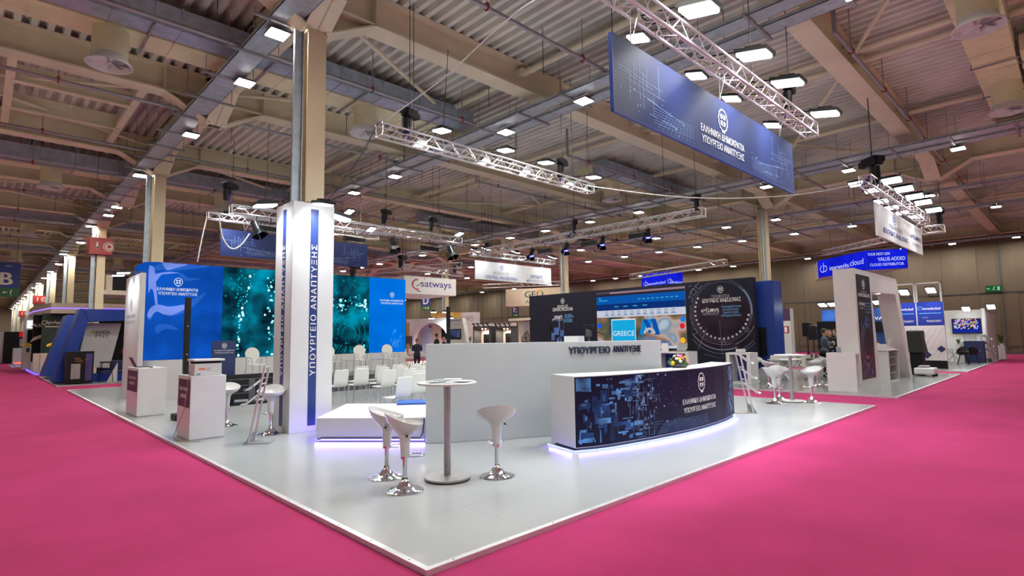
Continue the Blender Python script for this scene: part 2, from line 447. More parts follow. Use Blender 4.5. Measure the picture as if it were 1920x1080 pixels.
# ---- ducts
def duct(name, x0, x1, y0, y1, z0, z1, m_, label, cat, group, step=1.2):
    t = thing(name, label, cat, ((x0+x1)/2, (y0+y1)/2, z1), group=group)
    build(MB().box(x0, x1, y0, y1, z0, z1), 'duct_body', m_, t)
    mb = MB(); x = x0+step
    while x < x1: mb.box(x-.012, x+.012, y0-.02, y1+.02, z0-.02, z1+.02); x += step
    build(mb, 'seam', m_, t)
    x = x0+.7; h0 = None; k = 0
    while x+2.4*k < min(x1, 30):
        if h0 is None:
            mb = MB()
            for yy in (y0-.03, y1+.03): mb.tube((x, yy, z0-.04), (x, yy, 8.86), .008, 5)
            mb.box(x-.02, x+.02, y0-.05, y1+.05, z0-.06, z0-.03); h0 = build(mb, 'hanger', m_pipe, t)
        else: c = h0.copy(); COL.objects.link(c); c.location = (2.4*k, 0, 0)
        k += 1
    return t
def make_diffuser():
    t = thing('air_diffuser', 'x', 'air diffuser', (0, 0, 0))
    mb = MB().lathe([(.32, .9), (.32, .22), (.31, .20)], n=28); build(mb, 'drum', m_creamduct, t, smooth=True)
    mb = MB().lathe([(.31, .22), (.33, .12), (.41, .03), (.415, .0), (.39, .0), (.31, .09), (.29, .16)], n=32); build(mb, 'rim', m_white, t, smooth=True)
    mb = MB().lathe([(.001, .04), (.05, .04), (.05, .09), (.001, .09)], n=12)
    for k in range(8):
        a = 2*math.pi*k/8; c, s = math.cos(a), math.sin(a)
        c2, s2 = math.cos(a+.45), math.sin(a+.45)
        mb.add([(c*.05, s*.05, .05), (c*.36, s*.36, .04), (c2*.34, s2*.34, .13), (c2*.05, s2*.05, .09)], [(0, 1, 2, 3)])
    build(mb, 'vane', m_white, t)
    return t
dif = make_diffuser(); first = True
DROWS = [(1.1, [(12.0, 24.0)], [13.45, 19.3]), (13.8, [(-8, 11.4), (17.6, 26.0)], [1.7, 7.58, 19.3]), (26.45, [(-8, 11.4), (17.6, 34)], [1.7, 7.6, 19.3, 25]),
         (39.1, [(-8, 11.4), (17.6, 40)], [1.7, 7.6, 19.3, 25, 31]), (51.7, [(-8, 40)], [1.7, 7.6, 13.4, 19.3, 25]), (64.4, [(-8, 40)], [1.7, 7.6, 19.3]), (77, [(-8, 40)], []), (89.7, [(-8, 40)], []), (102.3, [(-8, 40)], [])]
for k, (y, segs, ds) in enumerate(DROWS):
    for (a, b) in segs:
        duct('air_duct', a, b, y-.42, y+.38, 8.12, 8.5, m_creamduct, 'cream rectangular air duct crossing the hall with drum diffusers below', 'air duct', 'cream ducts across the hall')
        if y > 5: duct('air_duct', a, min(b, b-.6), y-1.02, y-.47, 8.14, 8.62, m_galv, 'bare galvanised duct crossing the hall beside the cream one', 'air duct', 'galvanised ducts across the hall')
    for x in ds:
        l = 'white-rimmed drum air diffuser hanging under the cream duct'
        if first: dif.location = (x, y-.1, 7.36); dif['label'] = l; dif['group'] = 'drum diffusers under the ducts'; first = False
        else: dup(dif, (x, y-.1, 7.36), .4*x, l, 'drum diffusers under the ducts')
# two more diffusers over the east aisle
duct('air_duct', 17.2, 22.5, -.2, .6, 8.12, 8.5, m_creamduct, 'short cream air duct above the magenta aisle near the far wall', 'air duct', None)
# ---- cable trays with cross bars and hanging rods
def tray(spans, y0, y1, z, label, bar):
    xa = min(s[0] for s in spans); xb = max(s[1] for s in spans)
    t = thing('cable_tray', label, 'cable tray', ((xa+xb)/2, y0, z))
    for (a, b) in spans:
        mb = MB().box(a, b, y0, y1, z, z+.012).box(a, a+.012, y0, y1, z, z+.08).box(b-.012, b, y0, y1, z, z+.08)
        build(mb, 'tray_channel', m_tray, t)
    mb = MB().box(xa-bar, xb+bar, -.03, .03, z-.05, z-.005)
    for xx in (xa-bar+.05, xb+bar-.05): mb.tube((xx, 0, z-.06), (xx, 0, 8.9), .008, 5)
    B0 = MB(); B0.v = [(a, b+y0+.8, c) for a, b, c in mb.v]; B0.f = mb.f
    b0 = build(B0, 'cross_bar', m_pipe, t); y = y0+.8; n = 0
    while y+1.55 < min(y1, 75):
        y += 1.55; n += 1
        c = b0.copy(); COL.objects.link(c); c.location = (b0.location[0], b0.location[1]+1.55*n, 0)
    return t
m_tray2 = m_tray
tray([(3.68, 4.2)], -6, YW, 7.72, 'galvanised perforated cable tray running past the white-clad pillar', .30)
tray([(10.35, 10.75), (10.98, 11.4)], -6, 80, 7.72, 'twin galvanised cable tray over the hanging truss above the stage', .15)
tray([(21.75, 22.3), (22.55, 23.05)], -6, 90, 7.72, 'twin galvanised cable tray passing behind the big hanging navy banner', .3)
tray([(-5.8, -5.2)], -10, 66, 7.72, 'galvanised cable tray over the outer aisle', .3)
tray([(29.9, 30.5)], -6, 90, 7.72, 'narrow galvanised cable tray beyond the blue column tower', .3)
tray([(35.2, 35.8)], -6, 90, 7.72, 'narrow galvanised cable tray second from the end wall', .3)
tray([(48.2, 48.8)], -6, 90, 7.72, 'narrow galvanised cable tray along the end wall', .3)
# ---- sprinkler pipes with red clamps
def spipe(y, x0, x1, z, label, drop=None):
    t = thing('sprinkler_pipe', label, 'pipe', (x0, y, z), group='sprinkler pipes across the hall')
    build(MB().tube((x0, y, z), (x1, y, z), .045, 10), 'pipe', m_pipe, t, smooth=True)
    if drop: build(MB().tube((x0, y, z), (x0, y, 8.85), .045, 10), 'riser', m_pipe, t, smooth=True)
    mb = MB().ring((x0+1.2, y, z), .055, .016, 14, 5, 'x').box(x0+1.17, x0+1.23, y-.03, y+.03, z+.04, z+.09).tube((x0+1.2, y, z+.09), (x0+1.2, y, 8.9), .011, 6)
    c0 = build(MB(), 'clamp', m_red, t); c0.data.clear_geometry(); 
    bpy.data.objects.remove(c0)
    c0 = build(MB().ring((x0+1.2, y, z), .055, .018, 14, 5, 'x').box(x0+1.17, x0+1.23, y-.03, y+.03, z+.04, z+.09), 'clamp', m_red, t)
    r0 = build(MB().tube((x0+1.2, y, z+.09), (x0+1.2, y, 8.9), .012, 6), 'hanger_rod', m_pipe, c0)
    k = 1
    while x0+1.2+2.9*k < min(x1, 34):
        c = c0.copy(); COL.objects.link(c); c.location = (2.9*k, 0, 0)
        r = r0.copy(); COL.objects.link(r); r.parent = c; k += 1
    return t
for y, xs in ((3.2, [(12.6, 26.6), (27.6, 45)]), (7.5, [(5.5, 26.7)]), (12.1, [(-3, 10.3), (14.5, 40)]), (16.65, [(-3, 10.9), (14.2, 44)]), (21.1, [(-3, 44)]), (25.1, [(-3, 44)]), (30.0, [(-3, 44)]),
              (34.5, [(-3, 44)]), (37.8, [(-3, 44)]), (43.4, [(-3, 44)]), (48, [(-3, 44)]), (52.3, [(-3, 44)])):
    for a, b in xs: spipe(y, a, b, 7.9, 'grey sprinkler pipe in red clamps crossing the hall', drop=a > 5)
# ---- hall lamps
lp_hall = lamp_pane('hall_lamp_pane', (1., .94, .83), HALL_E)
lp_fill_skirt = lamp_pane('ceiling_fill_glow', (1., .94, .83), HALL_E*.10)  # weak glow of an added rim that sends neutral light to the ceiling
def make_lamp():
    t = thing('hall_light', 'x', 'ceiling light', (0, 0, 0))
    mb = MB().box(-.19, .19, -.19, .19, .0, .035).box(-.03, .03, -.03, .03, .035, .12)
    for k in range(6): mb.box(-.16, .16, -.15+k*.06-.01, -.15+k*.06+.01, .035, .055)
    build(mb, 'housing', m_dark, t)
    build(MB().add([(-.178, -.178, -.014), (-.178, .178, -.014), (.178, .178, -.014), (.178, -.178, -.014)], [(0, 1, 2, 3)]), 'lit_pane', lp_hall, t)
    build(MB().add([(-.175, -.175, -.013), (.175, -.175, -.013), (.175, .175, -.013), (-.175, .175, -.013), (-.175, -.175, 0), (.175, -.175, 0), (.175, .175, 0), (-.175, .175, 0)], [(0, 1, 5, 4), (1, 2, 6, 5), (2, 3, 7, 6), (3, 0, 4, 7)]), 'ceiling_fill_skirt', lp_fill_skirt, t)  # added glowing sides, there to lighten the ceiling
    return t
lamp = make_lamp(); first = True
LROWS = {4.2: [-14, -8, -1.7, 4.4, 10.6, 13.2, 17.7, 23.3, 29.5, 31.7, 35.3, 41.4, 47.6, 53.8] + [60+6.2*k for k in range(13)],  # lamps at negative y hang out of frame, added for their light
         10.88: [-12, -9.8, -3.7, 2.4, 8.5, 11.4, 17.4, 20.5, 26.6, 32.7],
         23.05: [-9.7, -3.6, 2.5, 5.7, 8.7, 14.8, 17.8, 21., 23.9, 27.2, 33.1, 39.1, 42.1, 45.3, 51.5, 57.7, 64],
         30.2: [-8, -2, 4.4, 11., 13.7, 18.2, 24.2, 30.2, 36.2, 42.6, 52, 61, 70, 79, 88, 97], 35.5: [2.6, 8.8, 11.9, 15.1, 18.2, 21.2, 24.2, 27.7, 33.8, 43.2, 49.4, 55, 64, 73, 82, 91, 100],  # farthest lamps of these two rows added to brighten the far wall
         48.4: [2.7, 6., 9.1, 15.3, 21.5, 24.8, 28.1, 31.1, 34.2, 37.2, 43.4, 49.6, 55.8, 62, 68.2, 74.4, 80.6, 86.8, 93, 105, 117], -5.5: [-8, -2, 4, 10, 16, 22, 28, 34, 40, 52, 64]}  # far end-wall lamps and the whole outer-aisle row added for more light
RN = {4.2: 'square warm hall lamp under the cable tray that runs past the white pillar', 10.88: 'square warm hall lamp under the twin tray near the hanging trusses',
      23.05: 'square warm hall lamp under the twin tray behind the big navy banner', 30.2: 'square warm hall lamp under the tray beyond the blue tower', 35.5: 'square warm hall lamp on the second tray from the end wall',
      48.4: 'square warm hall lamp in the row along the end wall', 16.9: 'square warm hall lamp high over the far middle of the hall', -5.5: 'square warm hall lamp added unseen over the outer aisle to brighten the ceiling'}
for x, ys in LROWS.items():
    for y in ys:
        if x == 4.2 and any(abs(y-cy_) < .7 for _, cy_ in COLS[:10]): x = 3.95
        elif x == 3.95: x = 4.2
        g = 'hall lamps, row %s' % RN[4.2 if x == 3.95 else x].split('lamp ')[1]
        if first: lamp.location = (x, y, 7.61); lamp['label'] = RN[4.2 if x == 3.95 else x]; lamp['group'] = g; first = False
        else: dup(lamp, (x, y, 7.61), 0, RN[4.2 if x == 3.95 else x], g)
# ---- thin suspension rods hanging from the deck
mb = MB()
random.seed(3)
rod0 = None
for k in range(90):
    x = random.uniform(2, 34); y = random.uniform(4, 40)
    L = random.uniform(.5, 1.5)
    o = None
    if rod0 is None:
        rod0 = build(MB().tube((0, 0, 0), (0, 0, -1), .009, 5).tube((0, 0, 0), (.05, 0, .12), .006, 4).tube((0, 0, 0), (-.05, 0, .12), .006, 4), 'suspension_rod', m_wired, at=(0, 0, 0)); o = rod0
    else: o = rod0.copy(); COL.objects.link(o)
    o.location = (x, y, 8.75); o.scale = (1, 1, L)
    tag(o, 'thin dark suspension rod hanging from the ribbed deck', 'hanging rod', 'suspension rods under the deck')
# framed roof opening left of the tray
mb = MB()
for x in (.28, 2.9): mb.box(x-.09, x+.09, 16.7, 22.6, 8.35, 8.5)
for y in (18.6, 20.85): mb.box(.28, 2.9, y-.03, y+.03, 8.35, 8.8).box(.28, 2.9, y-.1, y+.1, 8.33, 8.37)
struct(build(mb, 'roof_beam', m_cream))
# ================================================================ MAIN STAND
def floormat():
    """white glossy floor boards with fine seams"""
    M = mat('white_gloss_floor', (.37, .39, .40), .16, noise=.04, scale=.35); N = M.node_tree.nodes; L = M.node_tree.links
    b = N['Principled BSDF']; src = b.inputs['Base Color'].links[0].from_socket
    tc = N.new('ShaderNodeTexCoord'); br = N.new('ShaderNodeTexBrick'); br.offset = .5
    br.inputs['Scale'].default_value = 1.; br.inputs['Brick Width'].default_value = 2.44; br.inputs['Row Height'].default_value = 1.22; br.inputs['Mortar Size'].default_value = .004
    br.inputs['Color1'].default_value = br.inputs['Color2'].default_value = (1, 1, 1, 1); br.inputs['Mortar'].default_value = (.8, .8, .8, 1)
    L.new(tc.outputs['Object'], br.inputs['Vector'])
    mx = N.new('ShaderNodeMix'); mx.data_type = 'RGBA'; mx.blend_type = 'MULTIPLY'; mx.inputs[0].default_value = 1
    L.new(src, mx.inputs[6]); L.new(br.outputs['Color'], mx.inputs[7]); L.new(mx.outputs[2], b.inputs['Base Color'])
    n2 = N.new('ShaderNodeTexNoise'); n2.inputs['Scale'].default_value = .5; L.new(tc.outputs['Object'], n2.inputs['Vector'])
    mr = N.new('ShaderNodeMapRange'); mr.inputs['To Min'].default_value = .12; mr.inputs['To Max'].default_value = .28
    L.new(n2.outputs['Fac'], mr.inputs['Value']); L.new(mr.outputs[0], b.inputs['Roughness']); return M
m_floorw = floormat()
m_floorg = mat('grey_floor_boards', (.20, .21, .21), .25, noise=.06, scale=.5)
def platform(x0, x1, y0, y1, m_, label):
    t = thing('stand_platform', label, 'platform', ((x0+x1)/2, (y0+y1)/2, -.04))
    build(MB().box(x0+.001, x1-.001, y0+.001, y1-.001, -.039, 0), 'floor_boards', m_, t)
    mb = MB(); e = .045
    for a in ((x0-.006, x1+.006, y0-.006, y0+e), (x0-.006, x1+.006, y1-e, y1+.006), (x0-.006, x0+e, y0+e, y1-e), (x1-e, x1+.006, y0+e, y1-e)):
        mb.box(a[0], a[1], a[2], a[3], -.04, .003)
    tr = build(mb, 'edge_trim', m_alu, t)
    if x1-x0 > 11 and y0 < 4:
        mb = MB(); x = x0+.25
        while x < x1: mb.box(x-.006, x+.006, y0+.015, y0+.027, .003, .0045); x += .55
        y = y0+.25
        while y < y1: mb.box(x0+.015, x0+.027, y-.006, y+.006, .003, .0045); y += .55
        build(mb, 'screw', m_dark, tr)
    return t
platform(2.36, 14.36, 3.34, 24.8, m_floorw, 'white glossy raised floor of the ministry stand with aluminium edging')

# ---- white pillar cladding
PX0, PX1, PY0, PY1, PZ = 3.98, 4.76, 9.73, 10.5, 4.13
t = thing('clad_pillar', 'tall white boxed pillar with blue stripes reading down both faces', 'pillar', (4.37, 10.1, 0))
mb = MB().box(PX0, PX1, PY0, PY0+.03, 0, PZ).box(PX0, PX1, PY1-.03, PY1, 0, PZ).box(PX0, PX0+.03, PY0+.03, PY1-.03, 0, PZ).box(PX1-.03, PX1, PY0+.03, PY1-.03, 0, PZ)
build(mb, 'cladding', m_white, t, bevel=.004)
pf = Panel([(PX0, PY0), (PX1, PY0)]); ps = Panel([(PX0, PY1), (PX0, PY0)])
for pn, c in ((pf, .40), (ps, .40)):
    s_ = build(pn.sheet(c-.075, c+.075, .10, 4.02, .003), 'stripe', m_navy2, t, label='navy blue vertical stripe')
    v2, fs = letters('ΥΠΟΥΡΓΕΙΟ ΑΝΑΠΤΥΞΗΣ', .035, 1.25)
    g = ([(-p[1], p[0])+tuple(p[2:]) for p in v2], fs)
    build(pn.put(g, c, 2.17, .105, 2.38, .007), 'lettering', m_text_w, s_)

fl_pane = lamp_pane('flood_pane', (.86, .94, 1.), FLOOD_E)
def make_flood(name='flood_light', arm=.45):
    """LED flood: pane looks along local -Z, arm runs to local -X"""
    t = thing(name, 'x', 'floodlight', (0, 0, 0))
    build(MB().box(-.20, .20, -.14, .14, .0, .05).box(-.10, .10, -.08, .08, .05, .09), 'housing', m_blackp, t)
    build(MB().add([(-.17, -.11, -.03), (-.17, .11, -.03), (.17, .11, -.03), (.17, -.11, -.03), (-.175, -.115, 0), (-.175, .115, 0), (.175, .115, 0), (.175, -.115, 0)], [(0, 1, 2, 3), (0, 4, 5, 1), (1, 5, 6, 2), (2, 6, 7, 3), (3, 7, 4, 0)]), 'lit_pane', fl_pane, t)
    build(MB().path([(-.20, -.12, .02), (-.20-arm, -.12, .02), (-.20-arm, .12, .02), (-.20, .12, .02)], .01, 6), 'arm', m_blackp, t)
    return t
flood0 = make_flood()
NF = [0]
def flood(p, aim, up, label, group=None, watt=FLOOD_W, spread=130, scale=1.):
    """p: where the pane hangs; aim: point it lights; up: direction its arm comes from"""
    p = Vector(p); z = (p-Vector(aim)).normalized(); x = -Vector(up); x = (x - z*x.dot(z)).normalized(); y = z.cross(x)
    M = Matrix((x*scale, y*scale, z*scale)).transposed().to_4x4(); M.translation = p
    if NF[0] == 0: o = flood0; o.matrix_world = M; o['label'] = label
    else: o = dup(flood0, mw=M, label=label)
    if group: o['group'] = group
    NF[0] += 1
    if watt:
        l = bpy.data.lights.new('flood_beam', 'AREA'); l.shape = 'RECTANGLE'; l.size = .34; l.size_y = .22; l.energy = watt; l.color = (.90, .95, 1.)
        l.spread = math.radians(spread)
        lo = bpy.data.objects.new('flood_beam', l); COL.objects.link(lo)
        L_ = Matrix((x, y, z)).transposed().to_4x4(); L_.translation = p - z*.04*scale; lo.matrix_world = L_
    return o
flood((4.36, 9.35, 4.05), (4.36, 9.68, 2.2), (0, 1, 0), 'small lit floodlight over the front blue stripe of the white pillar', watt=16)
flood((3.62, 10.1, 4.05), (3.95, 10.1, 2.2), (1, 0, 0), 'small lit floodlight over the side blue stripe of the white pillar', watt=16)
flood((5.12, 10.2, 4.05), (4.8, 10.2, 2.2), (-1, 0, 0), 'small lit floodlight on the far side of the white pillar', watt=16)

def strip_light(p, q, out, w, col_=(.22, .12, 1.)):
    """the light a foot LED strip throws over the floor in front of it"""
    p = Vector((p[0], p[1], .045)); q = Vector((q[0], q[1], .045)); d = (q-p); l = bpy.data.lights.new('foot_light', 'AREA'); l.shape = 'RECTANGLE'; l.size = d.length; l.size_y = .05
    l.energy = w; l.color = col_; x = d.normalized(); z = -(Vector((out[0], out[1], -.25)).normalized()); z = (z-x*z.dot(x)).normalized(); y = z.cross(x)
    o = bpy.data.objects.new('foot_light', l); COL.objects.link(o); M = Matrix((x, y, z)).transposed().to_4x4(); M.translation = (p+q)/2+Vector((out[0], out[1], 0))*.035; o.matrix_world = M
# ---- two white desks with plum signs
def desk(x0, x1, y0, y1, h, lines, label):
    t = thing('info_desk', label, 'desk', ((x0+x1)/2, (y0+y1)/2, 0))
    build(MB().box(x0+.015, x1-.015, y0+.015, y1-.015, .0, .02).box(x0, x1, y0, y1, .02, h), 'cabinet', m_white, t, bevel=.004)
    pn = Panel([(x0, y1), (x0, y0)]); w = y1-y0
    s_ = build(pn.sheet(.06, w-.04, h-.52, h-.06, .004), 'sign', m_plum, t, label='plum sign with white lettering')
    signtext(pn, lines[0], w*.52, h-.22, w*.70, .058, m_text_w, s_, .06)
    signtext(pn, lines[1], w*.52, h-.34, w*.50, .066, m_text_w, s_, .12)
    return t
desk(2.58, 3.12, 14.43, 15.63, 1.05, ('ΓΕΝΙΚΗ ΓΡΑΜΜΑΤΕΙΑ', 'ΕΜΠΟΡΙΟΥ'), 'white box desk with an open laptop, near the LED wall corner')
desk(2.58, 3.12, 10.3, 11.1, 1.05, ('ΓΕΝΙΚΗ ΓΡΑΜΜΑΤΕΙΑ', 'ΒΙΟΜΗΧΑΝΙΑΣ'), 'white box desk carrying the printer, plum sign on its side')
# laptop
t = thing('laptop', 'open dark laptop standing on the white desk by the LED wall corner', 'laptop', (2.78, 15.25, 1.05))
build(MB().box(2.68, 2.92, 15.05, 15.40, 1.05, 1.067), 'base', m_dark, t)
l_ = build(MB().rbox((2.61, 15.22, 1.17), (.012, .35, .25), Matrix.Rotation(-.45, 3, 'Y')), 'screen', m_plum, t)
tag(build(MB().path([(2.85+.02*math.sin(k*2.), 14.9-.05*k, 1.06+.01*(k % 2)) for k in range(8)], .012), 'power_cable', m_wired, at=(2.85, 14.9, 1.05)), 'dark cables lying beside the open laptop', 'cable')
tag(build(MB().box(2.8, 3.0, 14.62, 14.85, 1.05, 1.058), 'paper_sheet', m_text_w, at=(2.9, 14.7, 1.05)), 'white sheet of paper beside the laptop cables', 'paper')
# printer
pa = G(368, 703, 1.06); t = thing('printer', 'white office printer with an orange sticker on the near white desk', 'printer', (2.85, 10.62, 1.05))
build(MB().box(2.64, 3.06, 10.36, 10.72, 1.05, 1.25), 'body', m_whitep, t, bevel=.01)
build(MB().box(2.62, 3.10, 10.33, 10.74, 1.29, 1.325), 'scanner_lid', m_white, t, bevel=.008)
build(MB().box(2.66, 3.04, 10.37, 10.71, 1.25, 1.29), 'output_slot', m_black, t)
pp = Panel([(2.64, 10.36), (3.06, 10.36)])
build(pp.sheet(.06, .17, .98+.17, .98+.195, .004), 'sticker', mat('orange_sticker', (.75, .16, .03)), t)
build(pp.geoput(geo_of(arc2(0, 0, .018, .008, 0, 6.283, 16)), .22, 1.155, .004), 'round_mark', m_text_g, t)
tag(build(MB().path([(2.68, 10.62, 1.07), (2.70, 10.5, 1.10), (2.66, 10.45, 1.075), (2.72, 10.4, 1.09), (2.64, 10.62, 1.10), (2.62, 10.68, 1.07)], .009).path([(2.70, 10.5, 1.07), (2.8, 10.4, 1.07), (2.68, 10.34, 1.08)], .009), 'cable_bundle', mat('blue_cable', (.03, .12, .4)), at=(2.68, 10.5, 1.05)), 'tangle of blue and dark cable in front of the printer', 'cable')
tag(build(MB().path([(2.66, 10.5, 1.065), (2.575, 10.42, 1.06), (2.555, 10.42, .8), (2.54, 10.5, .5), (2.53, 10.75, .25), (2.50, 10.9, .03), (2.48, 10.8, .008), (2.50, 10.5, .008), (2.55, 10.22, .008), (2.7, 10.14, .008), (2.48, 10.35, .008), (2.46, 10.62, .008)], .006), 'beige_cable', mat('beige_cord', (.40, .33, .24)), at=(2.55, 10.4, 0)), 'thin beige cord hanging down the printer desk to the floor', 'cable')

# ---- LED wall on its white plinth, rounded corner at one end
LY = 18.6; k = 18.6
xa = onY(293, 600, LY).x; xb = onY(760, 600, LY).x; zb_, zt_ = 1.10, 3.94
R_ = .38; pts = [(xa-R_*.55, LY+2.2), (xa-R_*.55, LY+R_)]
pts = [(xa-.30, LY+1.6), (xa-.30, LY+.40)] + [(xa+.10-.40*math.cos(a), LY+.40-.40*math.sin(a)) for a in [math.pi/2*i/8 for i in range(1, 9)]] + [(xb, LY)]
led = Panel(pts); La = led.L[-2]              # a where the flat front starts (x = xa+.10)
def la(x): return La + (x-(xa+.10))
t = thing('led_wall', 'huge LED video wall with rounded end, blue panels beside teal light pattern', 'video wall', ((xa+xb)/2, LY, 0))
build(led.body(0, zb_, .5), 'plinth', m_whitep, t)
build(led.body(zb_, zt_, .25), 'screen_cabinet', m_dark, t)
x1 = onY(416, 600, LY).x; x2 = onY(692, 600, LY).x
g_blue = glow('led_blue', (.004, .075, .44), 1., .35); g_azure = glow('led_azure', (.0, .16, .72), 1., .12)
g_swoosh = glow('led_swoosh', (.17, .26, .74), 1., .35); g_sw2 = glow('led_swoosh_blue', (.02, .12, .56), 1., .3); g_wh = glow('led_white', (.75, .8, .9), 1.)
b1 = build(led.sheet(0, la(x1), zb_, zt_, .004), 'blue_screen', g_blue, t)
b3 = build(led.sheet(la(x2), led.L[-1], zb_, zt_, .004), 'azure_screen', g_azure, t)
def teal():
    M = glow('led_teal', (0, .1, .14), 1.); N = M.node_tree.nodes; L = M.node_tree.links; e = [n for n in N if n.type == 'EMISSION'][0]
    tc = N.new('ShaderNodeTexCoord'); no = N.new('ShaderNodeTexNoise'); no.inputs['Scale'].default_value = 1.1; no.inputs['Detail'].default_value = 4
    L.new(tc.outputs['Object'], no.inputs['Vector']); cr = N.new('ShaderNodeValToRGB'); E = cr.color_ramp.elements
    E[0].position = .40; E[0].color = (.002, .014, .026, 1); E[1].position = .66; E[1].color = (.0, .30, .46, 1)
    q = cr.color_ramp.elements.new(.52); q.color = (.002, .09, .14, 1)
    L.new(no.outputs['Fac'], cr.inputs['Fac']); L.new(cr.outputs['Color'], e.inputs[0]); return M
b2 = build(led.sheet(la(x1), la(x2), zb_, zt_, .004), 'teal_screen', teal(), t)
H_ = zt_-zb_
def sw(poly, m_, off): build(led.geoput(geo_of([poly]), 0, 0, off), 'swoosh', m_, b1)
def curve(ps, n=10):
    """smooth outline through points"""
    out = []; k = len(ps)
    for i in range(k):
        p0, p1, p2, p3 = ps[(i-1) % k], ps[i], ps[(i+1) % k], ps[(i+2) % k]
        for j in range(n):
            u = j/n; f = lambda a, b, c, d: .5*((2*b)+(-a+c)*u+(2*a-5*b+4*c-d)*u*u+(-a+3*b-3*c+d)*u**3)
            out.append((f(p0[0], p1[0], p2[0], p3[0]), f(p0[1], p1[1], p2[1], p3[1])))
    return out
def strip(cl, m_, off, ws):
    """a brush stroke of changing width along points cl, on the LED wall's face"""
    v = []; f = []; n = len(cl)
    for i, (a, b) in enumerate(cl):
        a0, b0 = cl[max(i-1, 0)]; a1, b1_ = cl[min(i+1, n-1)]; dx, dy = a1-a0, b1_-b0; l = math.hypot(dx, dy) or 1
        w = ws[i]/2; v += [(a-dy/l*w, b+dx/l*w), (a+dy/l*w, b-dx/l*w)]
    for i in range(n-1): f.append((2*i, 2*i+1, 2*i+3, 2*i+2))
    return build(led.geoput((v, f), 0, 0, off), 'swoosh', m_, b1)
def bez(ps, n=48):
    out = []
    for i in range(n+1):
        u = i/n; q = [Vector(p) for p in ps]
        while len(q) > 1: q = [q[j]*(1-u)+q[j+1]*u for j in range(len(q)-1)]
        out.append((q[0].x, q[0].y))
    return out
def lp(X_, Y_):
    q = onY(240+X_/3.856, 460+Y_/3.856, LY); return (max(.62, la(q.x)), min(zt_-.01, max(zb_+.01, q.z)))
def flagshape(pts, m_, off):
    v2 = curve([lp(*p) for p in pts], 6); v2 = [(a, min(zt_-.005, b)) for a, b in v2]
    me = bpy.data.meshes.new('tmp_outline'); me.from_pydata([(a, b, 0) for a, b in v2], [], [tuple(range(len(v2)))]); me.update()
    import bmesh as _b
    bm = _b.new(); bm.from_mesh(me); _b.ops.triangulate(bm, faces=bm.faces[:])
    for cut in [La-.63+.63*i/6 for i in range(7)]:
        g = bm.verts[:]+bm.edges[:]+bm.faces[:]; _b.ops.bisect_plane(bm, geom=g, plane_co=(cut, 0, 0), plane_no=(1, 0, 0))
    bm.verts.index_update(); geo = ([(v.co.x, v.co.y) for v in bm.verts], [tuple(v.index for v in f.verts) for f in bm.faces]); bm.free(); bpy.data.meshes.remove(me)
    return build(led.geoput(geo, 0, 0, off), 'swoosh', m_, b1)
flagshape([(186, 175), (200, 150), (250, 122), (330, 118), (470, 138), (600, 152), (470, 170), (330, 182), (275, 180)], g_sw2, .014)
flagshape([(250, 125), (330, 124), (430, 140), (330, 168), (280, 178)], g_swoosh, .016)
flagshape([(150, 165), (170, 145), (192, 165), (200, 215), (206, 300), (214, 425), (200, 428), (186, 335), (166, 312), (149, 335)], g_swoosh, .018)
flagshape([(192, 215), (230, 200), (300, 192), (365, 200), (300, 206), (240, 215), (204, 260)], g_swoosh, .020)
flagshape([(138, 520), (158, 455), (212, 426), (300, 440), (400, 425), (500, 372), (560, 345), (500, 420), (400, 488), (300, 512), (205, 482), (165, 540)], g_sw2, .015)
flagshape([(140, 505), (160, 458), (212, 430), (300, 444), (395, 430), (440, 440), (330, 500), (260, 500), (205, 478), (160, 525)], g_swoosh, .018)
flagshape([(360, 200), (395, 205), (430, 232), (520, 242), (420, 258), (390, 235)], g_sw2, .015)
flagshape([(200, 590), (250, 566), (330, 585), (355, 610), (270, 604), (210, 640)], g_sw2, .013)
q = onY(334, 531, LY); build(led.put(EMB, la(q.x), q.z+.03, .24, .26, .034), 'emblem', g_wh, b1)
q = onY(334, 543, LY)
signtext(led, 'ΕΛΛΗΝΙΚΗ ΔΗΜΟΚΡΑΤΙΑ', la(q.x), q.z, 1.06, .09, g_wh, b1, .03, .034)
signtext(led, 'ΥΠΟΥΡΓΕΙΟ ΑΝΑΠΤΥΞΗΣ', la(q.x), q.z-.13, 1.02, .09, g_wh, b1, .03, .034)
q = onY(735, 553, LY); build(led.put(EMB, la(q.x), q.z, .20, .22, .012), 'emblem', g_wh, b3)
signtext(led, 'ΕΛΛΗΝΙΚΗ ΔΗΜΟΚΡΑΤΙΑ', la(q.x), q.z-.22, 1.05, .07, g_wh, b3, .03, .012)
signtext(led, 'ΥΠΟΥΡΓΕΙΟ ΑΝΑΠΤΥΞΗΣ', la(q.x), q.z-.33, 1.0, .07, g_wh, b3, .03, .012)
g_tl = glow('led_teal_light', (.10, .75, .85), 1.2); g_td = glow('led_teal_mid', (.0, .30, .36), 1.); g_tw = glow('led_pale', (.55, .95, 1.), 1.2)
rnd = random.Random(5); dots = []; dots2 = []; mids = []
def pxla(px, py): q = onY(px, py, LY); return la(q.x), q.z
c0 = [pxla(*p) for p in ((476, 507), (468, 535), (458, 560), (455, 585), (450, 600), (446, 625), (443, 650), (446, 668))]
for i in range(len(c0)-1):
    for j in range(6):
        u = j/6; a = c0[i][0]*(1-u)+c0[i+1][0]*u+rnd.gauss(0, .04); b = c0[i][1]*(1-u)+c0[i+1][1]*u+rnd.gauss(0, .03); r = rnd.choice((.012, .02, .03, .048))
        (dots if r < .045 else dots2).append(disc2(a, b, r*.8, r))
for i in range(60):
    a, b = pxla(448+rnd.gauss(0, 8), rnd.uniform(506, 600)); mids.append(disc2(a, b, rnd.uniform(.01, .035)))
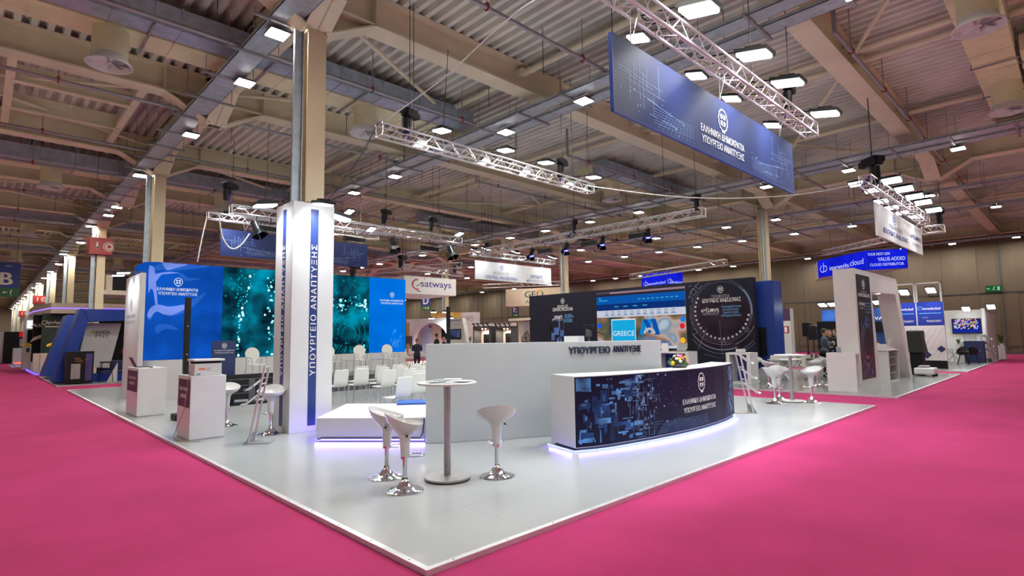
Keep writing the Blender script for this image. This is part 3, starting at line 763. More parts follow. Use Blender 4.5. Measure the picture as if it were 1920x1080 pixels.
for i in range(34):
    a, b = pxla(508+rnd.gauss(0, 5), rnd.uniform(520, 668)); (dots if rnd.random() < .6 else dots2).append(disc2(a, b, rnd.uniform(.012, .045)))
ca, cb = pxla(654, 625)
rings = []
for r in (.25, .42, .62, .85, 1.1): rings += [p for p in arc2(ca+.02*r, cb, r, .018, -.8, 3.2+.3*r, 30, 1.05) if all(x < la(x2)-.02 for x, y in p)]
for i in range(170):
    th = rnd.uniform(0, 6.28); r = 1.15+rnd.gauss(0, .17); a = ca+r*math.cos(th); b = cb+r*.95*math.sin(th)+.05
    if la(x1)+.1 < a < la(x2)-.08 and zb_+.08 < b < zt_-.08: (dots if rnd.random() < .5 else dots2).append(disc2(a, b, rnd.uniform(.015, .06)))
for i in range(150):
    a = rnd.uniform(la(x1)+1.7, la(x2)-.06); b = rnd.uniform(zb_+.06, zt_-.06); mids.append(disc2(a, b, rnd.uniform(.008, .04), n=10))
for i in range(40):
    th = rnd.uniform(math.pi*1.05, math.pi*1.95); r0 = rnd.uniform(.7, .9); p = (ca+r0*math.cos(th), cb+r0*math.sin(th)*.6); q_ = (ca+(r0+.6)*math.cos(th), max(zb_+.04, cb+(r0+.6)*math.sin(th)*.6))
    if p[0] > la(x1) and q_[0] < la(x2)-.02 and p[1] > zb_+.03: rings.append(line2(p, q_, .012))
build(led.geoput(geo_of(mids), 0, 0, .007), 'light_dot', g_td, b2); build(led.geoput(geo_of(rings), 0, 0, .008), 'light_ring', g_td, b2)
build(led.geoput(geo_of(dots), 0, 0, .010), 'light_dot', g_tl, b2); build(led.geoput(geo_of(dots2), 0, 0, .011), 'light_dot', g_tw, b2)
# faint star lines on the azure screen
fl = []
a0, b0 = pxla(735, 650)
for i in range(26):
    th = math.radians(rnd.uniform(15, 100)); r0 = rnd.uniform(.1, .7); l = rnd.uniform(.05, .25); p = (a0+r0*math.cos(th), b0+r0*math.sin(th)-.1); q_ = (a0+(r0+l)*math.cos(th), b0+(r0+l)*math.sin(th)-.1)
    if q_[0] < led.L[-1]-.03: fl.append(line2(p, q_, .009))
build(led.geoput(geo_of(fl), 0, 0, .007), 'light_ray', glow('led_azure_ray', (.15, .45, .9), 1.), b3)

# ---- white column panel beside the LED wall end
ex = onY(262, 560, 18.0).x; ey1 = onX(235.5, 560, ex).y; ez = onY(262, 511, 18.0).z
t = thing('emblem_panel', 'white upright panel with small grey emblem at the rounded end of the LED wall', 'panel', (ex, 19., 0))
build(MB().box(ex, onY(272.5, 560, 18.).x, 18.0, ey1, 0, ez), 'panel_body', m_whitep, t, bevel=.01)
pn = Panel([(ex, ey1), (ex, 18.0)]); ea_ = pn.L[-1]*.45
build(pn.put(EMB, ea_, 2.72, .30, .36, .004), 'emblem', m_text_g, t)
signtext(pn, 'ΕΛΛΗΝΙΚΗ ΔΗΜΟΚΡΑΤΙΑ', ea_, 2.38, 1.25, .09, m_text_g, t, .0); signtext(pn, 'ΥΠΟΥΡΓΕΙΟ ΑΝΑΠΤΥΞΗΣ', ea_, 2.20, 1.2, .09, m_text_g, t, .0)
for k, yy in enumerate((18.5, 19.3)): flood((ex-.32, yy, ez+.02), (ex-.1, yy, 1.0), (1, 0, 0), 'small lit floodlight on top of the white emblem panel, %s' % ('nearer the LED wall' if k == 0 else 'farther from the LED wall'), watt=14, scale=.8)

# ---- stage
t = thing('stage', 'low grey stage with dark fascia in front of the LED wall', 'stage', (8, 17.4, 0))
sx0 = 5.4; sx1 = 12.2
build(MB().box(sx0, sx1, 16.7, 18.58, 0, .44).box(sx0, sx1, 16.4, 16.7, 0, .22), 'fascia', m_dark, t)
build(MB().box(sx0, sx1, 16.68, 18.58, .44, .46).box(sx0, sx1, 16.38, 16.7, .22, .24), 'stage_floor', m_floorg, t)

# ---- lectern, screens seen from behind, black sound poles
lx0, lx1 = onY(398, 660, 15.6).x, onY(442, 660, 15.6).x; lz = onY(420, 639, 15.6).z
t = thing('lectern', 'navy lectern board with white emblem in front of the LED wall', 'lectern', ((lx0+lx1)/2, 15.7, 0))
build(MB().box(lx0, lx1, 15.6, 15.66, 0, lz), 'front_board', m_navy, t, bevel=.004)
build(MB().box(lx0+.22, lx1-.04, 15.66, 15.9, lz-.16, lz-.12).box(lx0+.24, lx0+.28, 15.66, 15.88, 0, lz-.16).box(lx1-.14, lx1-.1, 15.66, 15.88, 0, lz-.16), 'shelf', m_navy, t)
pn = Panel([(lx0, 15.6), (lx1, 15.6)]); w = lx1-lx0
build(pn.put(EMB, w/2, lz-.13, .13, .15), 'emblem', m_text_w, t)
signtext(pn, 'ΕΛΛΗΝΙΚΗ ΔΗΜΟΚΡΑΤΙΑ', w/2, lz-.25, w*.86, .032, m_text_w, t, .0); signtext(pn, 'ΥΠΟΥΡΓΕΙΟ ΑΝΑΠΤΥΞΗΣ', w/2, lz-.31, w*.8, .032, m_text_w, t, .0)
def monitor_back(x0, x1, y, z0, z1, label):
    t = thing('stage_monitor', label, 'monitor', ((x0+x1)/2, y, 0))
    build(MB().box(x0, x1, y+.02, y+.07, z0, z1), 'display', m_blackp, t, bevel=.006)
    mb = MB().box((x0+x1)/2-.08, (x0+x1)/2+.08, y-.02, y+.02, .03, z1-.12)
    for s_ in (.25, .55, .8): mb.box(x0+.1, x1-.1, y-.01, y+.02, z0+(z1-z0)*s_-.012, z0+(z1-z0)*s_+.012)
    build(mb, 'bracket', m_dark, t)
    build(MB().box(x0+.1, x1-.1, y-.25, y+.3, 0, .03), 'base', m_black, t); return t
monitor_back(4.55, 5.9, 15.2, .12, .76, 'low black stage screen seen from behind, facing the LED wall')
def sound_pole(x, y, h, label):
    t = thing('column_speaker', label, 'speaker', (x, y, 0))
    build(MB().box(x-.05, x+.05, y-.06, y+.06, .95, h), 'column', m_blackp, t, bevel=.006)
    build(MB().box(x-.035, x+.035, y-.04, y+.04, .12, .95), 'spacer', m_black, t)
    build(MB().box(x-.2, x+.2, y-.2, y+.2, 0, .12), 'subwoofer', m_black, t, bevel=.01)
    build(MB().ball((x-.0, y-.063, 1.35), .012, 8, 6), 'badge', m_text_w, t)
    build(MB().ball((x-.0, y-.063, 1.95), .012, 8, 6), 'badge', m_text_w, t)
sound_pole(3.22, 13.3, 2.56, 'slim black column loudspeaker behind the printer desk')
q = onY(840.5, 575, 15.9); sound_pole(q.x, 15.9, q.z, 'slim black column loudspeaker rising behind the long white wall')

# ---- bench
zb2 = .37
A = Vector((3.99, 8.69)); B = Vector((5.18, 7.36)); bk = G(649, 757, zb2); D_ = Vector((bk.x, bk.y)); u = (B-A).normalized()
t = thing('bench', 'low white bench with violet light along its foot and blue cushions on top', 'bench', ((A.x+B.x)/2, (A.y+B.y)/2, 0))
C2 = B+(D_-A)
poly = [tuple(A), tuple(B), tuple(C2), tuple(D_)]
def inset(p, d):
    c = (sum(q[0] for q in p)/len(p), sum(q[1] for q in p)/len(p)); return [(c[0]+(x-c[0])*(1-d), c[1]+(y-c[1])*(1-d)) for x, y in p]
build(MB().prism(poly, .05, zb2), 'seat_box', m_white, t, bevel=.006); build(MB().prism(inset(poly, .05), 0, .05), 'plinth', m_dark, t)
g_vio = glow('violet_led', (.22, .16, 1.), 7.0)
n = Vector((u.y, -u.x)); n = -n if n.dot(Vector((-1, -1))) < 0 else n
pn = Panel([tuple(A), tuple(B)])
build(pn.sheet(.02, (B-A).length-.02, .012, .042, -.012), 'light_strip', glow('pale_violet_led', (.36, .33, 1.), 2.6), t)
build(MB().path([pn.at(a, .06-.02*(a < .1), .012) for a in (.03, .06, .12, .5, 1., 1.5, 1.7)]+[pn.at(1.74, .14, .012), pn.at(1.76, .30, .012), pn.at(1.76, zb2, .01)], .009), 'cable', m_navy, t)
strip_light(A, B, (n.x, n.y), 9.)
strip_light(D_, A, (-u.x, -u.y), 6.)
for k, (px, py) in enumerate(((763, 757), (800, 756))):
    c = G(px, py, zb2); 
    o = build(MB().rbox((c.x+.05, c.y+.05, zb2+.02), (.40, .55, .04), Matrix.Rotation(-.6, 3, 'Z')), 'seat_cushion', mat('blue_cushion', (.03, .10, .36), .8), at=(c.x, c.y, zb2), bevel=.012)
    tag(o, ('flat blue cushion on the white bench, in full view' if k == 0 else 'flat blue cushion on the bench half hidden by the long white wall'), 'cushion')

# ---- long white wall with navy letters
P0 = Vector((5.11, 7.24)); P1 = Vector((8.60, 5.17)); wall_h = 1.53
pn = Panel([tuple(P0), tuple(P1)])
t = thing('partition_wall', 'long low white wall with navy raised letters', 'partition', ((P0.x+P1.x)/2, (P0.y+P1.y)/2, 0))
build(pn.body(0, wall_h, .12), 'wall_panel', mat('matt_white_panel', (.49, .53, .555), .55, noise=.02), t, bevel=.004)
signtext(pn, 'ΥΠΟΥΡΓΕΙΟ', 2.33+.40, 1.385, .74, .115, m_text_n, t, .05, .0, .025)
signtext(pn, 'ΑΝΑΠΤΥΞΗΣ', 3.14+.27, 1.395, .52, .105, m_text_n, t, .05, .0, .025)
tag(build(MB().path([Vector((*pn.at(a, 0, o).xy, .008)) for a, o in ((-.02, .03), (.25, .08), (.6, .07), (.9, .05), (1.2, .12), (1.45, .05), (1.9, .03), (2.3, .10), (2.5, .25), (2.7, .12), (2.9, .04))], .006), 'floor_cable', m_wire, at=(5.2, 7.0, 0)), 'thin grey cable on the floor along the long white wall', 'cable')

# ---- reception counter
arcp = [(6.14, 5.10), (6.40, 4.985), (6.70, 4.90), (7.13, 4.83), (7.6, 4.76), (8.1, 4.71), (8.6, 4.68), (9.1, 4.68), (9.6, 4.71), (10.1, 4.77), (10.5, 4.85), (10.86, 4.95)]
ct = Panel(arcp); CH = 1.05
t = thing('reception_counter', 'curved reception counter with navy circuit print and violet light at its foot', 'counter', (8.4, 4.9, 0))
back = [(11.0, 5.45), (10.2, 5.28), (9.2, 5.12), (8.5, 5.10), (7.9, 5.16), (7.2, 5.36), (6.32, 5.72)]
build(MB().prism(arcp+back, .05, CH), 'counter_body', m_white, t); build(MB().prism(inset(arcp+back, .03), 0, .05), 'plinth', m_dark, t)
def counter_print():
    M = mat('counter_print', (.005, .005, .030), .45, spec=.2, noise=.25, scale=.7); N = M.node_tree.nodes; L = M.node_tree.links
    return M
fr = build(ct.sheet(0, ct.L[-1], .06, CH-.012, .004), 'front_print', counter_print(), t)
rnd = random.Random(11); pb = []; pl = []; pd = []
def cl_(a): return max(.02, min(ct.L[-1]-.02, a))
for i in range(46):
    a = rnd.uniform(0, 1.15); b = rnd.uniform(.10, 1.0); w = rnd.uniform(.03, .22); h = rnd.uniform(.015, .06)
    if .25 < a < .45 and rnd.random() < .5: continue
    pb.append([(cl_(a), b), (cl_(a+w), b), (cl_(a+w), min(1.02, b+h)), (cl_(a), min(1.02, b+h))])
for r in ((.02, .26, .84, 1.02), (.06, .42, .10, .28), (.0, .12, .0, .0), (.42, .72, .46, .60), (.48, .80, .68, .76), (.36, .60, .36, .44)):
    if r[3] > r[2]: pb.append([(r[0], r[2]), (r[1], r[2]), (r[1], r[3]), (r[0], r[3])])
for i in range(80):
    a = 1.25+rnd.gauss(0, .16); b = rnd.uniform(.08, 1.0)
    if rnd.random() < .5: pl.append(line2((cl_(a), b), (cl_(a+rnd.uniform(.03, .25)), b), .006))
    else: pl.append(line2((cl_(a), b), (cl_(a), min(1.02, b+rnd.uniform(.03, .2))), .007))
for i in range(50):
    a = 1.3+rnd.gauss(0, .25); b = rnd.uniform(.1, 1.); w = rnd.uniform(.01, .05); pd.append([(a, b), (a+w, b), (a+w, min(1.02, b+w)), (a, min(1.02, b+w))])
for i in range(30):
    a = 1.6+i*.055; pl.append(line2((a, .08), (a+.25-(i*.012), .26), .005)); 
for i in range(6): pl.append(line2((1.5, .10+i*.035), (3.3-.2*i, .09+i*.035), .003))
for i in range(60):
    a = 4.45+rnd.gauss(0, .12); b = rnd.uniform(.1, .98); pd.append([(cl_(a), b), (cl_(a+rnd.uniform(.01, .05)), b), (cl_(a+.03), min(1., b+.1)), (cl_(a), min(1., b+.08))])
for i in range(60):
    a = rnd.uniform(1.6, 2.6); b = rnd.uniform(.15, .95); pd.append(disc2(a, b, rnd.uniform(.003, .008), n=6))
pz_ = []
for i in range(26):
    a = rnd.uniform(0, 1.0); b = rnd.uniform(.07, .8); w = rnd.uniform(.08, .3); h = rnd.uniform(.05, .22); pz_.append([(cl_(a), b), (cl_(a+w), b+.02), (cl_(a+w), min(1.02, b+h)), (cl_(a), min(1.02, b+h))])
build(ct.geoput(geo_of(pz_), 0, 0, .005), 'printed_block', mat('print_mid_blue', (.010, .035, .13), .45, noise=.8, scale=4, spec=.2), fr)
build(ct.geoput(geo_of(pb), 0, 0, .006), 'printed_block', mat('print_light_blue', (.05, .17, .40), .35, noise=.85, scale=5), fr)
build(ct.geoput(geo_of(pl), 0, 0, .008), 'printed_line', mat('print_line', (.12, .24, .48), .4, noise=.6, scale=4), fr); build(ct.geoput(geo_of(pd), 0, 0, .009), 'printed_dot', mat('print_dot', (.14, .25, .48), .4, noise=.6, scale=4), fr)
ea = 2.95
build(ct.put(EMB, ea, .80, .26, .34, .010), 'emblem', m_text_w, fr)
signtext(ct, 'ΕΛΛΗΝΙΚΗ ΔΗΜΟΚΡΑΤΙΑ', ea-.04, .515, 1.20, .085, m_text_w, fr, .03, .010); signtext(ct, 'ΥΠΟΥΡΓΕΙΟ ΑΝΑΠΤΥΞΗΣ', ea-.04, .375, 1.16, .085, m_text_w, fr, .03, .010)
gl = Panel([(6.26, 5.74)]+[(6.10, 5.10)]+[(x, y-.03) for x, y in arcp[1:]]+[(10.92, 4.95), (11.02, 5.3)])
mb = MB()
for i in range(len(gl.L)-1):
    p, q_ = gl.p[i], gl.p[i+1]; mb.tube((p.x, p.y, .014), (q_.x, q_.y, .014), .013, 6)
build(mb, 'light_strip', glow('counter_led', (.34, .40, 1.), 2.4), t)

for i in (0, 3, 5, 7, 9):
    p, q_ = Vector(arcp[i]), Vector(arcp[min(i+3 if i == 0 else i+2, 11)]); d = (q_-p).normalized(); strip_light(p+Vector((d.y, -d.x))*.03, q_+Vector((d.y, -d.x))*.03, (d.y, -d.x), 1.7*(q_-p).length)
strip_light((6.28, 5.7), (6.12, 5.12), (-.96, .26), 2.)
# flower arrangement
fc = G(1263, 689, CH); fc = Vector((8.85, 4.98, CH))
t = thing('flower_arrangement', 'round arrangement of red, pink, yellow and white flowers on the reception counter', 'flowers', fc)
build(MB().lathe([(.11, 0), (.15, .03), (.14, .06), (.02, .07)], fc, 16), 'bowl', m_dark, t)
rnd = random.Random(4)
def blooms(mb, n, r, rad=.16, hh=.18, lo=.04):
    for i in range(n):
        th = rnd.uniform(0, 6.28); ph = rnd.uniform(.1, 1.45); d = Vector((math.cos(th)*math.cos(ph), math.sin(th)*math.cos(ph), math.sin(ph)))
        c = fc + Vector((d.x*rad, d.y*rad, lo+d.z*hh)); rr = r*rnd.uniform(.8, 1.25)
        for k in range(6):
            a = 2*math.pi*k/6; e1 = d.orthogonal().normalized(); e2 = d.cross(e1)
            o = (e1*math.cos(a)+e2*math.sin(a))*rr; mb.ball(c+o*.55, rr*.5, 6, 4)
        mb.ball(c+d*rr*.25, rr*.45, 6, 4)
    return mb
for nm, col_, n_, r_ in (('red_bloom', (.45, .01, .03), 5, .034), ('pink_bloom', (.70, .20, .35), 5, .032), ('yellow_bloom', (.80, .55, .02), 5, .032), ('white_bloom', (.8, .78, .7), 9, .030), ('dark_bloom', (.09, .01, .03), 4, .032)):
    build(blooms(MB(), n_, r_), 'bloom', mat(nm, col_, .6), t, label=nm.replace('_', ' '))
mb = MB()
for i in range(150):
    th = rnd.uniform(0, 6.28); ph = rnd.uniform(-.25, 1.2); L = rnd.uniform(.10, .21); d = Vector((math.cos(th)*math.cos(ph), math.sin(th)*math.cos(ph), max(.02, math.sin(ph)))); c = fc+Vector((0, 0, .04)); e = d.orthogonal().normalized()*.016
    p1 = c+d*L*.5; p2 = c+d*L; mb.add([p1-e*.3, c+d*L*.75-e, p2, c+d*L*.75+e], [(0, 1, 2, 3)])
build(mb, 'leaf', mat('leaf_green', (.08, .16, .03), .6, noise=.4, scale=30), t)

# ---- bar stools
def make_stool():
    t = thing('bar_stool', 'x', 'stool', (0, 0, 0))
    build(MB().lathe([(.001, 0), (.205, 0), (.207, .006), (.19, .016), (.14, .028), (.10, .045), (.07, .075), (.05, .10), (.034, .125), (.030, .14)], n=36), 'base', m_chrome, t, smooth=True)
    build(MB().lathe([(.026, .13), (.026, .42)], n=18), 'gas_column', m_chrome, t, smooth=True)
    mb = MB()
    def rim(p, th, r):
        return p
    prof_o = [(.042, .36), (.046, .36), (.052, .45), (.060, .55), (.070, .595), (.098, .632), (.148, .665), (.190, .703), (.212, .745), (.218, .770)]
    prof_i = [(.213, .773), (.195, .735), (.150, .70), (.08, .68), (.001, .672)]
    def tilt(p, th, r):
        z = p[2]; w = max(0, (r-.07)/.14)
        back = math.cos(th)                     # back of the seat towards +X
        z2 = z + w*w*(.055*back + .012*math.cos(2*th)) if z > .6 else z
        sy = 1+.08*w; x = p[0]*(1-.04*w) + .01*w
        return (x, p[1]*sy, z2)
    build(MB().lathe(prof_o+prof_i, n=40, fn=tilt), 'seat', m_gloss, t, smooth=True)
    build(MB().lathe([(.048, .345), (.05, .345), (.05, .37), (.046, .37)], n=18), 'collar', m_chrome, t, smooth=True)
    mb = MB().ring((-.128, 0, .37), .088, .006, 28, 8, sx=1., sy=1.1)
    build(mb, 'foot_ring', m_chrome, t, smooth=True)
    l_ = build(MB().path([(0, .05, .60), (-.01, .10, .60), (-.015, .14, .565)], .0045, 6), 'lever', m_chrome, t)
    build(MB().ball((-.002, .10, .60), .013, 8, 6), 'knob', m_black, l_)
    return t
st0 = make_stool()
STOOLS = [((725, 893), 2.4, 'white bar stool farthest from us of the pair left of the steel table', .98), ((759, 918), 2.75, 'front white bar stool of the pair by the steel table', .98),
          ((932, 891), -2.2, 'white bar stool standing alone on the open floor in front of the long white wall', 1.0), ((507, 812), 1.0, 'white bar stool beside the striped pillar', 1.0),
          ((1454, 755), 2.6, 'front white stool left of the round table in front of the carpet aisle', 1.), ((1463, 748), .6, 'rear white stool left of the round table in front of the carpet aisle', .98), ((1523, 753), -.4, 'white stool right of the round table in front of the carpet aisle', 1.0),
          ((1442, 724), 1.9, 'white stool beyond the aisle in front of the blue tower', 1.0), ((1417, 714), .4, 'white stool beside the white open cube at the dark wall', 1.0), ((1533, 721), -.6, 'white stool beyond the aisle behind the round table', 1.),
          ((1555, 721), 2.5, 'white stool beside the white arch box', 1.05), ((424, 797), 1.2, 'white bar stool mostly hidden behind the printer desk', .97)]
for i, ((px, py), rz, lb, sc) in enumerate(STOOLS):
    p = G(px, py+2, 0)
    if i == 0: st0.location = p; st0.rotation_euler = (0, 0, rz); st0['label'] = lb; o = st0
    else: o = dup(st0, p, rz, lb)
    o['group'] = 'white bar stools'; o.scale = (sc, sc, sc)
# ---- high tables
def high_table(p, label):
    t = thing('high_table', label, 'table', p, group='steel pedestal tables'); x, y, z = p
    build(MB().lathe([(.25, .0), (.262, .0), (.262, .012), (.25, .012)], (x, y, z), 40), 'rubber_foot', m_black, t)
    build(MB().lathe([(.001, .012), (.262, .012), (.266, .02), (.262, .034), (.06, .038), (.04, .045)], (x, y, z), 40), 'base', m_steel, t, smooth=True)
    build(MB().lathe([(.041, .04), (.041, 1.085)], (x, y, z), 24), 'pole', m_steel, t, smooth=True)
    build(MB().lathe([(.001, 1.085), (.34, 1.085), (.35, 1.095), (.35, 1.105), (.345, 1.11), (.001, 1.11)], (x, y, z), 48), 'table_top', m_white, t, smooth=True)
tp = G(839, 898, 0); high_table((tp.x, tp.y, 0), 'round high table with steel pedestal and brochures on top')
tp2 = G(1486, 753, 0); high_table((tp2.x, tp2.y, 0), 'bare round high table with steel pedestal near the carpet aisle')
rnd = random.Random(2)
m_bro = mat('printed_brochure', (.45, .52, .55), .4, noise=.5, scale=20)
for k in range(6):
    dx, dy = [(-.05, -.14), (.06, -.02), (-.12, .04), (.12, -.16), (.02, .12), (.16, .10)][k]; z = 1.11+.004*k
    o = build(MB().rbox((tp.x+dx, tp.y+dy, z+.002), (.15, .21, .0035), Matrix.Rotation(rnd.uniform(-1.5, 1.5), 3, 'Z')), 'brochure', [m_bro, m_text_w][k % 2], at=(tp.x+dx, tp.y+dy, z))
    tag(o, 'loose brochure in the fan of leaflets on the round steel table', 'brochure', 'brochures on the round steel table')

# ---- brochure stands
def zig_stand(p, rz, label, clear=True):
    """leaning aluminium frame with three sloping trays; faces local -Y"""
    t = thing('brochure_stand', label, 'brochure stand', (0, 0, 0))
    lean = .18; w = .13; H = 1.22
    def fy(z): return -.15+lean*z/1.0+.0
    mb = MB()
    for s_ in (-1, 1): mb.rbox((s_*w, fy(.61), .61), (.018, .03, H*1.02), Matrix.Rotation(-math.atan(lean), 3, 'X'))
    build(mb, 'frame', m_alu, t)
    mb = MB()
    for z in (.68, .93, 1.2): mb.box(-w, w, fy(z)-.01, fy(z)+.01, z-.01, z+.01)
    build(mb, 'cross_rail', m_alu, t)
    build(MB().slab([(-.17, -.22, .004), (.17, -.22, .004), (.17, .18, .004), (-.17, .18, .004)], (0, 0, .008)).slab([(-.15, -.2, .01), (.15, -.2, .01), (.15, fy(.17), .17), (-.15, fy(.17), .17)], (0, .008, 0)), 'foot', m_steel, t)
    for z in ((.62, .86) if clear else (.42, .72, 1.03)):
        y0 = fy(z+.14); d = -.26
        tr = build(MB().slab([(-w+.012, y0, z+.17), (w-.012, y0, z+.17), (w-.012, y0+d, z-.04), (-w+.012, y0+d, z-.04)], (0, 0, .006)).slab([(-w+.012, y0+d, z-.04), (w-.012, y0+d, z-.04), (w-.012, y0+d-.02, z), (-w+.012, y0+d-.02, z)], (0, .006, 0)), 'tray', m_glass if clear else m_white, t)
        if not clear: build(MB().slab([(-.08, y0-.05, z+.145), (.05, y0-.05, z+.145), (.05, y0+d+.05, z+.015), (-.08, y0+d+.05, z+.015)], (0, 0, .004)), 'leaflet', mat('leaflet_print', (.35, .40, .55), noise=.5, scale=30), tr)
    t.location = p; t.rotation_euler = (0, 0, rz); return t
p = G(489, 829); zig_stand((p.x, p.y, 0), -2.2, 'leaning clear brochure stand beside the striped pillar')
p = G(1400, 775); zig_stand((p.x+.1, p.y+.1, 0), .75, 'leaning brochure stand with white trays at the end of the reception counter', False)

# ---- audience chairs
def make_chair():
    """sits facing +Y"""
    t = thing('audience_chair', 'x', 'chair', (0, 0, 0))
    w = .20; prof = [(.23, .435), (.20, .455), (.05, .445), (-.12, .445), (-.17, .455), (-.20, .50), (-.215, .60), (-.235, .74), (-.25, .86)]
    v = []; f = []
    ws = [.17, .20, .205, .20, .195, .195, .20, .20, .185]
    for th in (0, .012):
        for i, (y, z) in enumerate(prof):
            for s_ in (-1, 0, 1): v.append((s_*ws[i], y-(th if i > 3 else 0)-.012*(1-abs(s_))*(1 if i > 4 else 0), z-(th if i <= 4 else th*.5)))
    n = len(prof)
    for o in (0, n*3):
        for i in range(n-1):
            for j in range(2): k = o+i*3+j; f.append((k, k+1, k+4, k+3) if o else (k, k+3, k+4, k+1))
    for i in range(n-1):
        for j in (0, 2): a = i*3+j; f.append((a, a+3, a+3+n*3, a+n*3))
    for i in (0, n-1):
        for j in range(2): a = i*3+j; f.append((a, a+1, a+1+n*3, a+n*3))
    build(MB().add(v, f), 'shell', m_chairw, t, smooth=True)
    build(MB().box(-.17, .17, -.13, .17, .425, .435).tube((-.17, .15, .43), (.17, .15, .43), .009).tube((-.17, -.13, .43), (.17, -.13, .43), .009), 'under_frame', m_chrome, t)
    for sx in (-1, 1):
        for sy in (-1, 1): build(MB().tube((sx*.16, sy*.14, .43), (sx*.20, sy*.20+.01, 0), .009, 8), 'leg', m_chrome, t, smooth=True)
    return t
ch0 = make_chair(); first = True
CH = [(6.62, 13.3), (7.22, 13.3), (7.82, 13.3), (8.42, 13.3), (9.02, 13.3), (7.35, 12.25), (7.95, 12.25), (8.55, 12.25), (9.15, 12.25), (7.5, 11.2), (8.1, 11.2), (8.7, 11.2), (7.05, 10.45), (8.0, 10.3), (6.15, 9.75), (8.4, 14.4), (9.0, 14.4), (9.6, 14.4), (10.2, 14.4), (7.8, 14.4), (5.65, 13.3)]
CL = {14: 'white shell chair nearest the blue cushions, tinted violet by the bench light', 0: 'white shell chair just behind the striped pillar', 20: 'white shell chair at the outer end of its row, behind the pillar'}
for i, (x, y) in enumerate(CH):
    rw_ = 'first audience row, right before the stage' if y > 14 else 'second audience row from the stage' if y > 13 else 'third audience row from the stage' if y > 12 else 'rearmost short rows of the audience'
    lb = CL.get(i, 'white shell chair with chrome legs in the '+rw_); g = None if i in CL else 'audience chairs, '+rw_
    rz = random.Random(i).uniform(-.12, .12) + (.25 if i == 14 else 0)
    if first: ch0.location = (x, y, 0); ch0['label'] = lb; ch0['group'] = 'audience chairs'; ch0.rotation_euler = (0, 0, rz); first = False
    else: dup(ch0, (x, y, 0), rz, lb, g or 'audience chairs')
# ---- round-backed chairs and thin tables on the stage
def make_round():
    """faces -Y"""
    t = thing('stage_chair', 'x', 'chair', (0, 0, 0))
    build(MB().prism([(-.2, -.22), (.2, -.22), (.22, .1), (.1, .2), (-.1, .2), (-.22, .1)], .44, .455), 'seat', m_chairw, t, bevel=.004)
    pts = disc2(0, .76, .225, .2, 24); low = [(.09, .50), (.16, .46), (-.16, .46), (-.09, .50)]
    o = [p for p in pts if p[1] > .60]; o.sort(key=lambda p: math.atan2(p[1]-.7, p[0])); poly = [(-.16, .46), (-.07, .52), (-.10, .57)]
    ang = [math.radians(-125-290*i/22.) for i in range(23)]
    poly = [(.16, .455), (.08, .53)] + [(.225*math.cos(math.radians(-60+300*i/22.)), .76+.2*math.sin(math.radians(-60+300*i/22.))) for i in range(23)] + [(-.08, .53), (-.16, .455)]
    build(MB().slab([(x, .20+(z-.45)*.12, z) for x, z in poly], (0, .012, 0)), 'backrest', m_chairw, t)
    for sx in (-1, 1):
        build(MB().path([(sx*.23, -.2, 0), (sx*.22, -.17, .42), (sx*.25, -.14, .65), (sx*.25, .12, .67), (sx*.23, .17, .45)], .010), 'leg', m_steel, t, smooth=True)
        build(MB().tube((sx*.21, .17, .45), (sx*.24, .24, 0), .010), 'leg', m_steel, t, smooth=True)
    return t
rc = make_round()
xs = [onY(683, 675, 17.0).x, onY(736, 674, 17.0).x, onY(626, 676, 17.0).x, onY(640, 676, 17.0).x+3.4, 6.0]
for i, x in enumerate(xs):
    lb = ['round-backed cream chair on the stage before the teal screen', 'round-backed cream chair on the stage before the azure screen', 'round-backed chair on the stage half behind the striped pillar', 'round-backed chair at the outer end of the stage', 'round-backed chair on the stage behind the pillar'][i]
    if i == 0: rc.location = (x, 17.1, .46); rc['label'] = lb; rc['group'] = 'round-backed stage chairs'
    elif i != 3: dup(rc, (x, 17.1, .46), .05*i, lb, 'round-backed stage chairs')
def thin_table(x, y, w, d, h, z, label):
    t = thing('side_table', label, 'table', (x, y, z))
    build(MB().box(x-w/2, x+w/2, y-d/2, y+d/2, z+h-.02, z+h), 'table_top', m_steel, t)
    for sx in (-1, 1):
        for sy in (-1, 1): build(MB().tube((x+sx*(w/2-.02), y+sy*(d/2-.02), z), (x+sx*(w/2-.02), y+sy*(d/2-.02), z+h-.02), .008), 'leg', m_steel, t)
thin_table((xs[0]+xs[1])/2, 17.2, .9, .5, .46, .46, 'low thin-legged steel table between the two round-backed chairs')
thin_table((xs[0]+xs[2])/2-.1, 17.2, .5, .5, .46, .46, 'low thin-legged steel table next to the striped pillar side')
